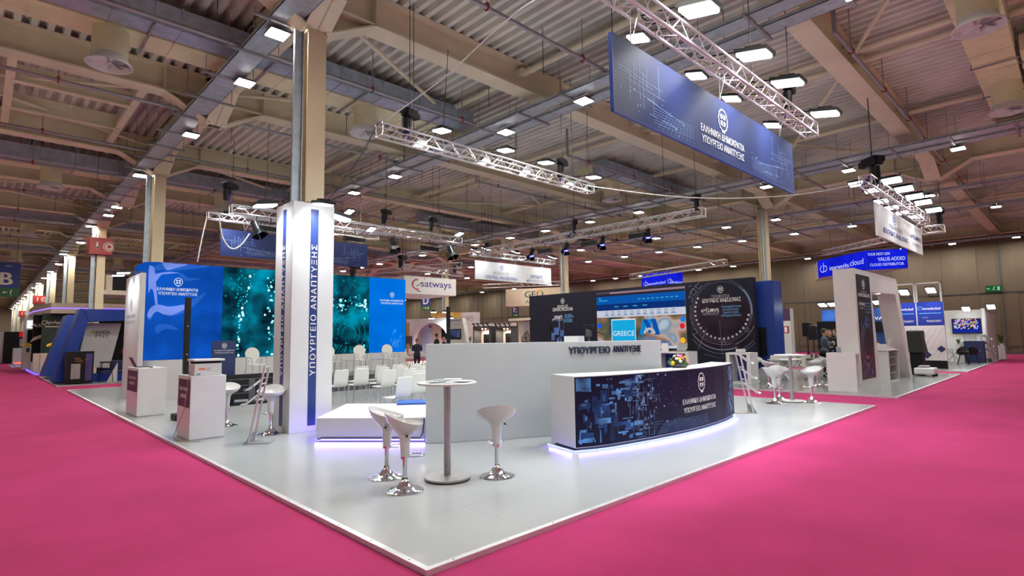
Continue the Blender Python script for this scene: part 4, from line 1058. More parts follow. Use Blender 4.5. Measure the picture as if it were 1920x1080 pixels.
# ================================================================ TRUSSES, BANNERS, STAGE LIGHTS
def wire(p, q, label='dark steel suspension cable from the roof to a truss', r=.008):
    return tag(build(MB().path([p, ((Vector(p)+Vector(q))/2), q], r, 5), 'suspension_cable', m_wired, at=q), label, 'cable', 'truss suspension cables')
def truss(p0, p1, s, label, wired=True, pitch=None):
    """square lattice truss; p0, p1 = its axis ends"""
    p0 = Vector(p0); p1 = Vector(p1); d = (p1-p0); L = d.length; d.normalize()
    side = d.cross(Vector((0, 0, 1))).normalized(); up = side.cross(d); h = s/2
    t = thing('lattice_truss', label, 'truss', (p0+p1)/2)
    cs = [(-1, -1), (1, -1), (1, 1), (-1, 1)]
    def C(k, a): return p0 + d*a + side*(cs[k][0]*h) + up*(cs[k][1]*h)
    for k in range(4): build(MB().tube(C(k, 0), C(k, L), .022, 8), 'chord', m_trussm, t, smooth=True)
    n = max(2, round(L/(pitch or s*1.05))); n += n % 2
    for k in range(4):
        mb = MB(); k2 = (k+1) % 4
        for i in range(n):
            a, b = L*i/n, L*(i+1)/n
            if i % 2: mb.tube(C(k2, a), C(k, b), .009, 5, cap=False)
            else: mb.tube(C(k, a), C(k2, b), .009, 5, cap=False)
        for a in (0.01, L-.01): mb.tube(C(k, a), C(k2, a), .012, 5, cap=False)
        build(mb, 'lattice', m_trussm, t)
    if wired:
        for a in (L*.12, L*.88): c = p0+d*a; wire((c.x, c.y, 8.87), (c.x, c.y, c.z+h))
    return t
def make_hoist():
    t = thing('chain_hoist', 'x', 'hoist', (0, 0, 0))
    build(MB().rbox((0, 0, .30), (.36, .20, .18)).rbox((.22, 0, .30), (.10, .16, .13)).rbox((-.22, 0, .30), (.08, .14, .12)), 'motor', m_black, t, bevel=.03)
    build(MB().rbox((0, .0, .14), (.07, .07, .2)).path([(0, 0, .4), (0, 0, .5)], .012), 'hook', m_blackp, t)
    build(MB().lathe([(.001, -.16), (.07, -.14), (.085, .06), (.08, .18)], (-.11, .03, 0), 10), 'chain_bag', m_black, t, smooth=True)
    build(MB().path([(0, 0, .1), (.05, .05, 0), (.1, .13, -.1), (.12, .12, -.22)], .03), 'sling', m_purple, t, label='purple sling')
    return t
hz0 = make_hoist(); NH = [0]
def hoist(p, rz, label, s=1.):
    if NH[0] == 0: o = hz0; o.location = p; o.rotation_euler = (0, 0, rz); o['label'] = label
    else: o = dup(hz0, p, rz, label)
    o.scale = (s, s, s); NH[0] += 1
    wire((p[0], p[1], 8.86), (p[0], p[1], p[2]+.45), 'dark steel cable between a black chain hoist and the roof')
def banner(x0, x1, Y, z0, z1, m_, label, edge=None, th=.05):
    t = thing('hanging_banner', label, 'banner', ((x0+x1)/2, Y, z0))
    build(MB().box(x0, x1, Y, Y+th, z0, z1), 'panel', m_, t)
    if edge: build(MB().box(x0-.012, x0, Y-.004, Y+th, z0, z1).box(x0, x1, Y, Y+th, z0-.012, z0), 'edge', edge, t)
    return t, Panel([(x0, Y), (x1, Y)])
def vhang(x, Y, z, zt, dy, m_=m_trussm, name='banner_bracket'):
    o = build(MB().tube((x-.09, Y+dy, zt), (x, Y, z), .008, 5).tube((x+.09, Y+dy, zt), (x, Y, z), .008, 5), name, m_, at=(x, Y, z))
    return tag(o, 'thin V-shaped bracket holding a banner under its truss', 'bracket', 'banner brackets')
m_ban = mat('banner_navy', (.016, .027, .105), .55, spec=.25, noise=.12, scale=.6)
m_bl = mat('banner_line', (.16, .24, .45), .5); m_bd = mat('banner_dot', (.25, .5, .7), .5)
def tech_lines(pn, w, h, z0, t, x0=.1, mir=False, seed=1):
    """fine circuit lines printed at one end of a banner"""
    rn = random.Random(seed); P = []; Dt = []
    def mx(a): return w-a if mir else a
    for a, b0, b1 in ((.35, .25, .62), (.58, .3, .78), (.66, .2, .7), (.45, .45, .75), (.75, .5, .8), (.9, .18, .4), (1.05, .45, .9)):
        P.append(line2((mx(a), z0+b0*h), (mx(a), z0+b1*h), .009))
    for a0, a1, b in ((.1, 1.15, .62), (.1, .9, .58), (.3, 1.2, .50), (.5, .75, .70), (.35, 1.0, .40)): P.append(line2((mx(a0), z0+b*h), (mx(a1), z0+(b-.05)*h), .006))
    for i in range(9): P.append(line2((mx(1.3+i*.07), z0+(.30-i*.005)*h), (mx(1.0+i*.11), z0+.03*h), .005))
    for i in range(6): P.append(line2((mx(.9), z0+(.08+i*.04)*h), (mx(2.0), z0+(.12+i*.035)*h), .005))
    P.append(line2((mx(.75), z0+.36*h), (mx(1.7), z0+.26*h), .010)); P.append(line2((mx(.8), z0+.17*h), (mx(1.5), z0+.15*h), .010))
    for i in range(14): Dt.append(disc2(mx(rn.uniform(.1, 2.)), z0+rn.uniform(.05, .4)*h, rn.uniform(.006, .014), n=8))
    build(pn.geoput(geo_of(P), 0, 0, .003), 'printed_line', m_bl, t); build(pn.geoput(geo_of(Dt), 0, 0, .004), 'printed_dot', m_bd, t)
# banner 1
t, pn = banner(5.46, 11.5, 3.80, 4.37, 5.37, m_ban, 'big navy banner with white coat of arms and Greek lettering, nearest overhead', m_blue)
tech_lines(pn, 6.04, 1., 4.37, t); tech_lines(pn, 6.04, 1., 4.37, t, mir=True, seed=2)
q = onY(1355, 227, 3.8); q2 = onY(1355, 266, 3.8); q3 = onY(1355, 281, 3.8)
build(pn.put(EMB, q.x-5.46, q.z, .34, .40), 'emblem', m_text_w, t)
signtext(pn, 'ΕΛΛΗΝΙΚΗ ΔΗΜΟΚΡΑΤΙΑ', q.x-5.46, onY(1354, 258, 3.8).z, 1.52, .115, m_text_w, t); signtext(pn, 'ΥΠΟΥΡΓΕΙΟ ΑΝΑΠΤΥΞΗΣ', q.x-5.46, onY(1355, 277, 3.8).z, 1.48, .115, m_text_w, t)
truss((2.6, 3.72, 5.87), (12.5, 3.72, 5.87), .24, 'nearest overhead lattice truss, carrying the big navy banner')
for x in (5.9, 8.4, 10.9): vhang(x, 3.82, 5.37, 5.77, -.06)
for i, x in enumerate((6.83, 8.63, 10.05, 12.07)):
    w_ = ('first', 'second', 'third', 'fourth')[i]
    flood((x, 3.33, 6.02), (x, 3.95, 3.2), (0, 1, 0), '%s large bright floodlight from the top along the near edge of the nearest truss' % w_, watt=40., spread=110, scale=1.3)
for i, x in enumerate((6.81, 8.57, 9.92, 11.87)):
    w_ = ('first', 'second', 'third', 'fourth')[i]
    flood((x, 4.28, 6.0), (x-1., 6.2, 0), (0, -1, 0), '%s bright floodlight from the top behind the big navy banner' % w_, watt=70., scale=.85)
q = G(1492, 178, 6.35); hoist((11.3, 3.72, 6.15), .2, 'black chain hoist at the far end of the nearest truss'); hoist((4.6, 3.72, 6.15), .2, 'black chain hoist at the near end of the nearest truss')
# truss 2 over the counter
truss((5.62, 9.59, 5.82), (12.5, 9.59, 5.82), .24, 'overhead lattice truss across the middle of the stand beside the pillar')
for i, x in enumerate((6.82, 8.67, 10.06, 11.99)):
    flood((x, 9.1, 5.97), (x, 10.0, 0), (0, 1, 0), '%s bright floodlight along the near edge of the middle truss' % ('first', 'second', 'third', 'fourth')[i])
for i, x in enumerate((6.9, 8.78, 10.21, 11.95)):
    flood((x, 10.02, 5.93), (x, 8.6, 0), (0, -1, 0), '%s bright floodlight along the far edge of the middle truss' % ('first', 'second', 'third', 'fourth')[i], scale=.85)
hoist((6.35, 9.59, 6.05), .3, 'black chain hoist with purple sling near the pillar end of the middle truss'); hoist((11.25, 9.59, 6.05), .3, 'black chain hoist with purple sling at the far end of the middle truss')
# truss 3 in front of the LED wall and the one behind with the second banner
a = onY(434, 400, 17.0); b = onY(867, 455, 17.0)
truss((a.x, 17.12, (a.z+b.z)/2+.12), (b.x, 17.12, (a.z+b.z)/2+.12), .24, 'lattice truss with theatre spots in front of the LED wall'); T3Z = (a.z+b.z)/2
a2 = onY(390, 409, 20.8); b2_ = onY(710, 448, 20.8); z3 = (a2.z+b2_.z)/2
truss((a2.x, 20.9, z3+.1), (b2_.x, 20.9, z3+.1), .22, 'lattice truss behind the LED wall carrying the second navy banner')
c = [onY(*p, 21.0) for p in ((415.5, 427), (413.5, 477), (689, 461), (689, 502))]
t, pn = banner(c[0].x, c[2].x, 21.0, (c[1].z+c[3].z)/2, (c[0].z+c[2].z)/2, m_ban, 'second navy banner with fine circuit lines, behind the striped pillar', m_blue)
w = c[2].x-c[0].x; zz = (c[1].z+c[3].z)/2; hh = (c[0].z+c[2].z)/2-zz; tech_lines(pn, w, hh, zz, t, seed=3); tech_lines(pn, w, hh, zz, t, mir=True, seed=4)
build(pn.put(EMB, w/2, zz+hh*.7, .34, .36), 'emblem', m_text_w, t); signtext(pn, 'ΕΛΛΗΝΙΚΗ ΔΗΜΟΚΡΑΤΙΑ', w/2, zz+hh*.4, 1.5, .11, m_text_w, t); signtext(pn, 'ΥΠΟΥΡΓΕΙΟ ΑΝΑΠΤΥΞΗΣ', w/2, zz+hh*.24, 1.45, .11, m_text_w, t)
for x in (c[0].x+.8, (c[0].x+c[2].x)/2, c[2].x-.8): vhang(x, 21.03, zz+hh, z3, -.1)
for i, (px, py) in enumerate(((487, 383), (655, 397), (696, 430), (861, 439))):
    q = onY(px, py, 16.7); flood((q.x, 16.7, q.z), (q.x, 15.5, 0), (0, 1, 0), ['bright floodlight over the end of the LED wall truss, beside the pillar top', 'bright floodlight half hidden by the pillar top', 'small bright floodlight in the middle of the LED wall truss', 'bright floodlight at the far end of the LED wall truss'][i], scale=.9, watt=FLOOD_W*.8)
for i, (px, py) in enumerate(((452, 391), (423, 401))):
    q = onY(px, py, 20.5); flood((q.x, 20.45, q.z), (q.x, 21.0, 4.0), (0, 1, 0), 'small floodlight lighting the second navy banner, %s' % ['nearer the pillar', 'at the truss end'][i], watt=20, scale=.9)
for i, (px, py) in enumerate(((430, 392), (724, 428), (812, 425))):
    q = onY(px, py, 17.12); hoist((q.x, 17.12, T3Z+.5), .4, ['black chain hoist at the open end of the LED wall truss', 'black chain hoist in the middle of the LED wall truss', 'black chain hoist with purple sling at the far end of the LED wall truss'][i])
# theatre spots
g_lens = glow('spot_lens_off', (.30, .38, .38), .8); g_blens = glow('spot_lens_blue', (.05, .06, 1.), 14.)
def make_spot(lens, nm):
    """hangs from z=0; looks along local +X and down"""
    t = thing('theatre_spot', 'x', 'spotlight', (0, 0, 0)); R = Matrix.Rotation(math.radians(60), 3, 'Y')
    c = Vector((0, 0, -.32))
    build(MB().tube((0, 0, .02), (0, 0, -.12), .015).path([(0, -.15, -.32), (0, -.15, -.14), (0, .15, -.14), (0, .15, -.32)], .012), 'yoke', m_blackp, t)
    build(MB().tube(c - R @ Vector((.20, 0, 0)), c + R @ Vector((.16, 0, 0)), .11, 12, .12), 'body', m_blackp, t, smooth=True)
    f = c + R @ Vector((.163, 0, 0))
    e1 = R @ Vector((0, 0, 1)); e2 = Vector((0, 1, 0)); ax = R @ Vector((1, 0, 0))
    build(MB().add([f + ax*.003 + (e1*math.cos(k*math.pi/6)+e2*math.sin(k*math.pi/6))*.095 for k in range(12)], [tuple(range(12))]), 'lens', lens, t)
    for s1, a1, a2 in ((1, e1, e2), (-1, e1, e2), (1, e2, e1), (-1, e2, e1)):
        b = f + a1*(.12*s1); mb = MB().slab([b+a2*.11, b-a2*.11, b-a2*.15+ax*.16+a1*.07*s1, b+a2*.15+ax*.16+a1*.07*s1], ax.cross(a2)*.003+a1*.003*s1)
        build(mb, 'barn_door', m_black, t)
    return t
def make_cyc():
    t = thing('bar_floodlight', 'x', 'spotlight', (0, 0, 0))
    build(MB().tube((0, 0, .02), (0, 0, -.12), .014).path([(-.34, 0, -.30), (-.34, 0, -.13), (.34, 0, -.13), (.34, 0, -.30)], .011), 'yoke', m_blackp, t)
    build(MB().slab([(-.33, -.10, -.24), (-.33, .12, -.20), (-.33, .10, -.36), (-.33, -.06, -.38)], (.66, 0, 0)), 'housing', m_blackp, t, bevel=.01)
    build(MB().slab([(-.30, -.085, -.372), (.30, -.085, -.372), (.30, .09, -.366), (-.30, .09, -.366)], (0, 0, -.006)), 'reflector', m_steel, t)
    return t
sp_off = make_spot(g_lens, 'off'); sp_blue = make_spot(g_blens, 'blue'); cyc = make_cyc(); first = {'o': 1, 'b': 1, 'c': 1}
def put_spot(kind, p, rz, label, s=1.):
    o0 = {'o': sp_off, 'b': sp_blue, 'c': cyc}[kind]
    if first[kind]: first[kind] = 0; o = o0; o.location = p; o.rotation_euler = (0, 0, rz); o['label'] = label
    else: o = dup(o0, p, rz, label)
    o.scale = (s, s, s)
for kd, px, rz, lb in (('o', 480, -1.1, 'black barn-door spot with shining lens under the LED wall truss beside the pillar'), ('c', 507, .1, 'black bar floodlight under the LED wall truss, cut off by the pillar'),
                       ('c', 665, .1, 'black bar floodlight under the LED wall truss just past the pillar'), ('o', 738, -1.9, 'black barn-door spot in the middle of the LED wall truss'),
                       ('c', 806, .1, 'grey bar floodlight under the far half of the LED wall truss'), ('o', 845, -1.5, 'black barn-door spot at the far end of the LED wall truss')):
    q = onY(px, 450, 17.05); put_spot(kd, (q.x, 17.05, T3Z-.02), rz, lb, 1. if kd == 'o' else 1.15)
# truss 4 along the aisle side of the region stand
a = onX(885, 473, 16.3); b = onX(1320, 402, 16.3); z4 = (a.z+b.z)/2
truss((16.3, a.y, z4), (16.3, b.y, z4), .26, 'long lattice truss with blue-lit spots in front of the dark video wall')
for i, px in enumerate((997, 1062, 1130, 1216)):
    q = onX(px, 450, 16.3); put_spot('b', (16.3, q.y, z4-.14), 3.5, 'black spot glowing blue, %s on the long truss before the dark wall' % ('farthest', 'second farthest', 'third', 'nearest')[i], .85)
for i, px in enumerate((1022, 1105, 1197)):
    q = onX(px, 450, 16.3); put_spot('c', (16.3, q.y, z4-.14), 1.57, 'dark bar floodlight hanging %s the blue spots on the long truss' % ('at the far end of', 'in the middle of', 'at the near end of')[i])
for i, px in enumerate((1077, 1307)):
    q = onX(px, 420, 16.3); hoist((16.3, q.y, z4+.2), .9, ['black chain hoist halfway along the blue-spot truss', 'black chain hoist at the near end of the blue-spot truss'][i])
# region sign and its truss
c = [onY(*p, 21.0) for p in ((891, 487), (891.5, 522), (1033, 504.5), (1033.5, 535))]; z0 = (c[1].z+c[3].z)/2; z1 = (c[0].z+c[2].z)/2; X0 = c[0].x; X1 = c[2].x
m_bw = mat('white_banner', (.68, .68, .70), .5, noise=.03)
t, pn = banner(X0, X1, 21.0, z0, z1, m_bw, 'white hanging banner reading REGION OF CENTRAL MACEDONIA')
def sgn(pn, Y, X0, txt, px, py, pw, h, m_, t, bold=.02):
    q = onY(px, py, Y); w = onY(px+pw/2, py, Y).x - onY(px-pw/2, py, Y).x
    return signtext(pn, txt, q.x-X0, q.z, w, h, m_, t, bold)
q = onY(941, 502, 21.); build(pn.put(EMB, q.x-X0, q.z, .26, .28), 'emblem', m_text_b, t)
sgn(pn, 21., X0, 'REGION OF', 940, 513, 29, .16, m_text_g, t, 0); sgn(pn, 21., X0, 'CENTRAL MACEDONIA', 940.5, 521.5, 60, .17, m_text_b, t, .01)
sgn(pn, 21., X0, 'smart', 1006, 519, 23, .20, m_text_b, t, .03); sgn(pn, 21., X0, 'REGION', 1009, 527.5, 20, .15, m_text_g, t, 0); sgn(pn, 21., X0, 'e>', 992, 526, 9, .16, m_text_b, t, .05)
a = onY(886, 473, 20.9); b = onY(1039, 492, 20.9); zz = (a.z+b.z)/2
truss((a.x, 21.0, zz), (b.x, 21.0, zz), .24, 'bright lattice truss holding the REGION OF CENTRAL MACEDONIA banner')
for x in (X0+.7, (X0+X1)/2, X1-.7): vhang(x, 21.03, z1, zz-.1, 0)
for i, (px, py) in enumerate(((892, 469), (912, 466), (967, 472), (1036, 482))):
    q = onY(px, py, 20.4); flood((q.x, 20.4, q.z), (q.x, 21.0, 4.5), (0, 1, 0), 'floodlight on the truss over the REGION OF CENTRAL MACEDONIA banner, %s from the pillar side' % ('first', 'second', 'third', 'fourth')[i], watt=12 if i else 0, scale=1.2)
hoist((onY(916, 455, 21.).x, 21.0, zz+.2), .2, 'black chain hoist on the truss over the REGION OF CENTRAL MACEDONIA banner')
# white Greek banner on the aisle side
c = [onY(*p, 3.95) for p in ((1641.5, 381), (1646, 443), (1727, 428), (1731, 477))]; z0 = (c[1].z+c[3].z)/2; z1 = (c[0].z+c[2].z)/2; X0 = c[0].x; X1 = c[2].x
t, pn = banner(X0, X1, 3.95, z0, z1, m_bw, 'white hanging banner with Greek lettering over the white arch')
q = onY(1676.5, 413, 3.95); build(pn.put(EMB, q.x-X0, q.z, .42, .34), 'emblem', m_text_b, t)
def put2(txt, xc, zc, w, h, m_, b=.01): signtext(pn, txt, xc, zc, w, h, m_, t, b)
put2('ΠΕΡΙΦΕΡΕΙΑ', 2.35, z0+.46, 1.7, .14, m_text_g, 0); put2('ΚΕΝΤΡΙΚΗΣ ΜΑΚΕΔΟΝΙΑΣ', 2.35, z0+.25, 3.3, .16, m_text_b); put2('e>ξυπνη', 5.25, z0+.50, 1.6, .22, m_text_b, .03); put2('ΠΕΡΙΦΕΡΕΙΑ', 5.35, z0+.26, 1.3, .13, m_text_g, 0)
truss((16.75, 3.78, 5.62), (24.6, 3.78, 5.62), .28, 'bright lattice truss above the white Greek banner over the arch')
for x in (X0+.8, (X0+X1)/2, X1-.8): vhang(x, 3.97, z1, 5.5, -.1)
for i, (px, py, yy) in enumerate(((1605.7, 344.6, 4.25), (1672, 338, 3.35), (1695, 354, 3.35), (1715, 368, 3.35), (1731, 379, 3.35), (1750.5, 393.4, 3.35), (1634, 357, 4.2), (1652, 377, 4.2), (1672, 389, 4.2), (1691.5, 398.6, 4.2), (1717.5, 406, 4.1))):
    q = onY(px, py, yy); flood((q.x, yy, q.z), (q.x-.6, yy, 3.4), (0, 1 if yy < 3.8 else -1, 0), '%s floodlight on the %s side of the truss above the white Greek banner' % (('outlying', 'first', 'second', 'third', 'fourth', 'fifth', 'outermost', 'second', 'third', 'fourth', 'last')[i], 'aisle' if yy < 3.8 else 'inner'), watt=22 if i % 2 else 0, scale=1.2 if yy < 3.8 else 1.)
hoist((17.6, 3.78, 5.85), .9, 'large black chain hoist above the white Greek banner truss', 1.5)
# more trusses farther off
truss(onX(1183, 519, 30.), onX(1362, 491, 30.), .3, 'distant lattice truss above the far interworks sign')
truss(G(1545, 474, 6.9), G(1664, 448, 6.9), .3, 'dark lattice truss above the blue cloud sign')
truss(G(1728, 433, 5.9), G(1772, 428, 5.9), .3, 'short lattice truss with a spot beyond the white Greek banner')
hoist(G(1763, 415, 6.3), .3, 'black hoist on the short truss beyond the white Greek banner', 1.4)
truss(onX(908, 537, 31.), onX(1050, 531, 31.), .3, 'warm-lit lattice truss above the cream GEO sign')
truss(onY(745, 498, 30.), onY(866, 515, 30.), .3, 'lattice truss above the satways sign'); truss(onX(660, 512, 19.), onX(862, 497, 19.), .3, 'lattice truss crossing above the satways sign')
for i, (px, py) in enumerate(((755, 490), (856, 500), (665, 508))): hoist(onY(px, py+6, 29.5), .3, 'black hoist on the trusses above the satways sign, %s' % ('middle one', 'farthest from the pillar', 'nearest the pillar')[i], 1.5)
# slack cables of the near trusses
def cable(pts, m_, label, r=.012):
    out = []; k = len(pts)
    for i in range(k-1):
        p0, p1, p2, p3 = [Vector(pts[max(0, min(k-1, j))]) for j in (i-1, i, i+1, i+2)]
        for j in range(8):
            u = j/8; out.append(.5*((2*p1)+(-p0+p2)*u+(2*p0-5*p1+4*p2-p3)*u*u+(-p0+3*p1-3*p2+p3)*u**3))
    out.append(Vector(pts[-1])); return tag(build(MB().path(out, r, 6), 'power_cable', m_, at=pts[0], smooth=True), label, 'cable')
cable([(5.7, 9.5, 6.0), (6.2, 8.2, 6.6), (6.0, 6.5, 6.75), (5.6, 5.2, 6.5), (5.3, 3.8, 5.98)], m_wirew, 'pale cable strung from the middle truss to the nearest truss', .014)
cable([onY(708, 232, 9.6), onY(680, 285, 11), onY(640, 345, 13.5), onY(605, 385, 16.5)], m_wired, 'dark cable running down from the middle truss behind the pillar', .016)
q1 = onY(411, 402, 16.9); cable([q1, onY(416, 440, 16.9), onY(428, 462, 16.9), onY(441, 466, 16.9), onY(455, 456, 16.9), onY(468, 438, 16.9)], m_wirew, 'pale cable hanging in a loop from the LED wall truss', .02)
cable([onY(388, 407, 20.6), onY(380, 440, 20.6), onY(370, 491, 20.6)], m_wirew, 'pale rope hanging from the truss end behind the LED wall', .02)
cable([(16.9, 3.9, 5.6), (15.5, 5.3, 5.3), (13.6, 7.2, 5.3), (12.2, 9.5, 5.85)], m_wirew, 'pale cable strung from the white Greek banner truss across the aisle', .016)
cable([(24.5, 3.7, 5.6), (24.7, 3.5, 5.3)], m_wired, 'short cable end below the white Greek banner truss', .012)
for p in ((5.5, 3.72), (9.5, 3.72), (7.2, 9.59), (12.3, 9.59)):
    wire((p[0]+.25, p[1]+.1, 8.2), (p[0], p[1], 6.0))

# ================================================================ REGION STAND
platform(16.5, 26.56, 3.36, 23.5, mat('pale_gloss_floor', (.27, .28, .28), .2, noise=.05, scale=.4), 'raised grey-white floor of the region stand across the aisle')
RX = 26.0; yl = onX(993, 600, RX).y; yr = onX(1413, 560, RX).y; RZ = 4.25
rw = Panel([(RX, yl), (RX, yr)])
def rp(px, py): q = onX(px, py, RX); return yl-q.y, q.z
t = thing('display_wall', 'long dark display wall with browser screen and circular printed graphic', 'display wall', (RX, (yl+yr)/2, 0))
build(rw.body(0, RZ, .35), 'wall_body', m_darkwall, t)
aS0, _ = rp(1118.5, 560); aS1, _ = rp(1285, 560); bT = rp(1119.5, 550)[1]
def yz(py): return onX(1120, py, RX).z
scr = build(rw.sheet(aS0, aS1, .9, bT, .004), 'browser_screen', glow('screen_white', (.55, .58, .68), 1.), t, label='lit screen showing a web page')
W_ = aS1-aS0
def sr(u0, u1, y0, y1, m_, nm, off=.008): return build(rw.sheet(aS0+W_*u0, aS0+W_*u1, yz(y1), yz(y0), off), nm, m_, scr)
sr(.0, 1, 550, 553.5, glow('tab_pink', (.30, .18, .24), 1.), 'tab_bar'); sr(0, 1, 553.5, 557.5, glow('bar_dark', (.02, .02, .03), 1.), 'address_bar'); sr(.0, .17, 550.5, 553.4, glow('bar_dark2', (.05, .04, .06), 1.), 'tab', .010)
sr(0, 1, 557.5, 572, glow('web_blue', (.004, .09, .40), 1.), 'page_header'); sr(0, 1, 572, 583.5, glow('web_navy', (.004, .03, .17), 1.), 'page_menu')
def photo():
    M = glow('web_photo', (.3, .3, .3), 1.); N = M.node_tree.nodes; L = M.node_tree.links; e = [n for n in N if n.type == 'EMISSION'][0]
    tc = N.new('ShaderNodeTexCoord'); no = N.new('ShaderNodeTexNoise'); no.inputs['Scale'].default_value = .75; no.inputs['Detail'].default_value = 1.; L.new(tc.outputs['Object'], no.inputs['Vector'])
    cr = N.new('ShaderNodeValToRGB'); E = cr.color_ramp.elements; E[0].position = .33; E[0].color = (.03, .05, .07, 1); E[1].position = .68; E[1].color = (.40, .50, .60, 1)
    for p, c in ((.42, (.10, .11, .06, 1)), (.50, (.30, .15, .10, 1)), (.56, (.48, .38, .34, 1)), (.62, (.20, .28, .36, 1))): x = E.new(p); x.color = c
    L.new(no.outputs['Fac'], cr.inputs['Fac']); L.new(cr.outputs['Color'], e.inputs[0]); return M
sr(0, 1, 596, 648, photo(), 'page_photo')
gw = glow('web_text', (.6, .65, .75), 1.); gc = glow('web_cyan', (.05, .45, .65), 1.)
P = []
for i in range(9): a = aS0+W_*(.50+.05*i); P.append([(a, yz(566.5)), (a+W_*.03, yz(566.5)), (a+W_*.03, yz(565)), (a, yz(565))])
P.append([(aS0+W_*.03, yz(566)), (aS0+W_*.14, yz(566)), (aS0+W_*.14, yz(564.5)), (aS0+W_*.03, yz(564.5))]); P.append([(aS0+W_*.035, yz(562.5)), (aS0+W_*.055, yz(562.5)), (aS0+W_*.055, yz(559.5)), (aS0+W_*.035, yz(559.5))])
for i in range(4): a = aS0+W_*(.22+.11*i); P.append([(a, yz(578)), (a+W_*.05, yz(578)), (a+W_*.05, yz(576.5)), (a, yz(576.5))])
build(rw.geoput(geo_of(P), 0, 0, .012), 'page_text', gc, scr)
P = []
for i in range(11): a = aS0+W_*(.1+.075*i); P.append([(a, yz(593)), (a+W_*.05, yz(593)), (a+W_*.05, yz(591.8)), (a, yz(591.8))]); P += arc2(a+W_*.025, yz(588), .07, .025, 0, 6.28, 10)
build(rw.geoput(geo_of(P), 0, 0, .012), 'page_icon', glow('web_icon', (.02, .10, .3), 1.), scr)
def card(px0, px1, py0, py1, m_, nm, off=.014):
    a0, _ = rp(px0, (py0+py1)/2); a1, _ = rp(px1, (py0+py1)/2); z1 = rp((px0+px1)/2, py0)[1]; z0 = rp((px0+px1)/2, py1)[1]
    return build(rw.sheet(a0, a1, z0, z1, off), nm, m_, scr), (a0+a1)/2, (z0+z1)/2, a1-a0, z1-z0
card(1147, 1192.5, 598, 646, glow('card_white', (.8, .8, .8), 1.), 'card_border', .012)
_, ca, cb, cw, chh = card(1148.2, 1191.5, 600, 646, glow('card_cyan', (.01, .38, .72), 1.), 'logo_card')
a, b = rp(1169.5, 625); signtext(rw, 'GREECE', a, b, cw*.92, .27, glow('card_text', (.8, .85, .9), 1.), scr, .0, .016)
a0, b0 = rp(1199, 628); a1, b1_ = rp(1237, 597.5); dw = a1-a0; dh = b1_-b0
gb = glow('logo_blue', (.005, .22, .60), 1.); gb2 = glow('logo_blue_dark', (.004, .08, .40), 1.)
build(rw.geoput(geo_of([[(a0, b0), (a0+dw*.22, b0), (a0+dw*.42, b1_), (a0+dw*.20, b1_)], [(a0+dw*.52, b0+dh*.25), (a0+dw*.66, b1_), (a0+dw*.48, b1_), (a0+dw*.40, b0+dh*.6)]]), 0, 0, .014), 'page_logo', gb, scr)
build(rw.geoput(geo_of([[(a0+dw*.20, b1_), (a0+dw*.42, b1_), (a0+dw*.62, b0+dh*.35), (a0+dw*.5, b0)], [(a0+dw*.60, b1_), (a0+dw*.82, b1_), (a0+dw, b0), (a0+dw*.74, b0)]]), 0, 0, .015), 'page_logo', gb2, scr)
build(rw.geoput(geo_of(arc2((a0+a1)/2, b0, dw*.2, dw*.10, .2, 2.9, 16)), 0, 0, .017), 'page_logo', glow('logo_pale', (.5, .5, .5), 1.), scr)
a, b = rp(1214, 635); signtext(rw, 'CENTRAL', a, b, dw*.9, .2, gb, scr, .04, .016); a, b = rp(1226, 644); signtext(rw, 'MACEDONIA', a+.1, b, dw*1.45, .28, gb, scr, .04, .016)
for px, py, c in ((1124, 611, (.01, .1, .8)), (1283, 611, (.7, .02, .04)), (1284, 598, (.02, .2, .7)), (1284, 638, (.9, .45, .03))):
    a, b = rp(px, py); build(rw.geoput(geo_of([disc2(a-.1 if px > 1200 else a, b, .15)]), 0, 0, .014), 'page_button', glow('page_button_%d_%d' % (px, py), c, 1.), scr)
# left lettering
mlt = mat('wall_white_print', (.75, .75, .78), .5); mlb = mat('wall_blue_print', (.12, .35, .65), .5); mlg = mat('wall_grey_print', (.30, .30, .36), .5)
a, b = rp(1055, 566); build(rw.put(EMB, a, b+.05, .32, .34), 'emblem', mlt, t)
def rt(txt, px, py, pw, h, m_, bold=.02):
    a, b = rp(px, py); w = rp(px+pw/2, py)[0]-rp(px-pw/2, py)[0]; signtext(rw, txt, a, b, w, h, m_, t, bold)
rt('REGION OF', 1055, 574.6, 19, .19, mlt, 0); rt('CENTRAL MACEDONIA', 1055, 579.8, 38, .21, mlt); rt('smart', 1047, 594.5, 15, .24, mlt, .04); rt('REGION', 1048.5, 599.5, 12, .16, mlg, 0); rt('e>', 1038.5, 599, 5, .17, mlt, .05)
for i, s_ in enumerate(('we make', 'everyday life', 'much better', 'and simpler')): rt(s_, 1065.5+(i == 1)*1.2, 590+4.3*i, (13, 18, 16, 17)[i], .17, mlb, .02)
P = []
for px, py, s_ in ((1044, 621, .22), (1053, 625, .20), (1035, 631, .22), (1049, 640, .2)): a, b = rp(px, py); P.append([(a-s_, b-s_), (a+s_, b-s_), (a+s_, b+s_), (a-s_, b+s_)])
a, b = rp(1049, 615); P.append([(a-.05, b-1.4), (a+.05, b-1.4), (a+.05, b+.6), (a-.05, b+.6)]); a, b = rp(1057, 615); P.append([(a-.01, b-1.4), (a+.01, b-1.4), (a+.01, b+.6), (a-.01, b+.6)])
build(rw.geoput(geo_of(P), 0, 0, .006), 'printed_block', mat('wall_glow_blue', (.08, .16, .45), .5, noise=.4), t)
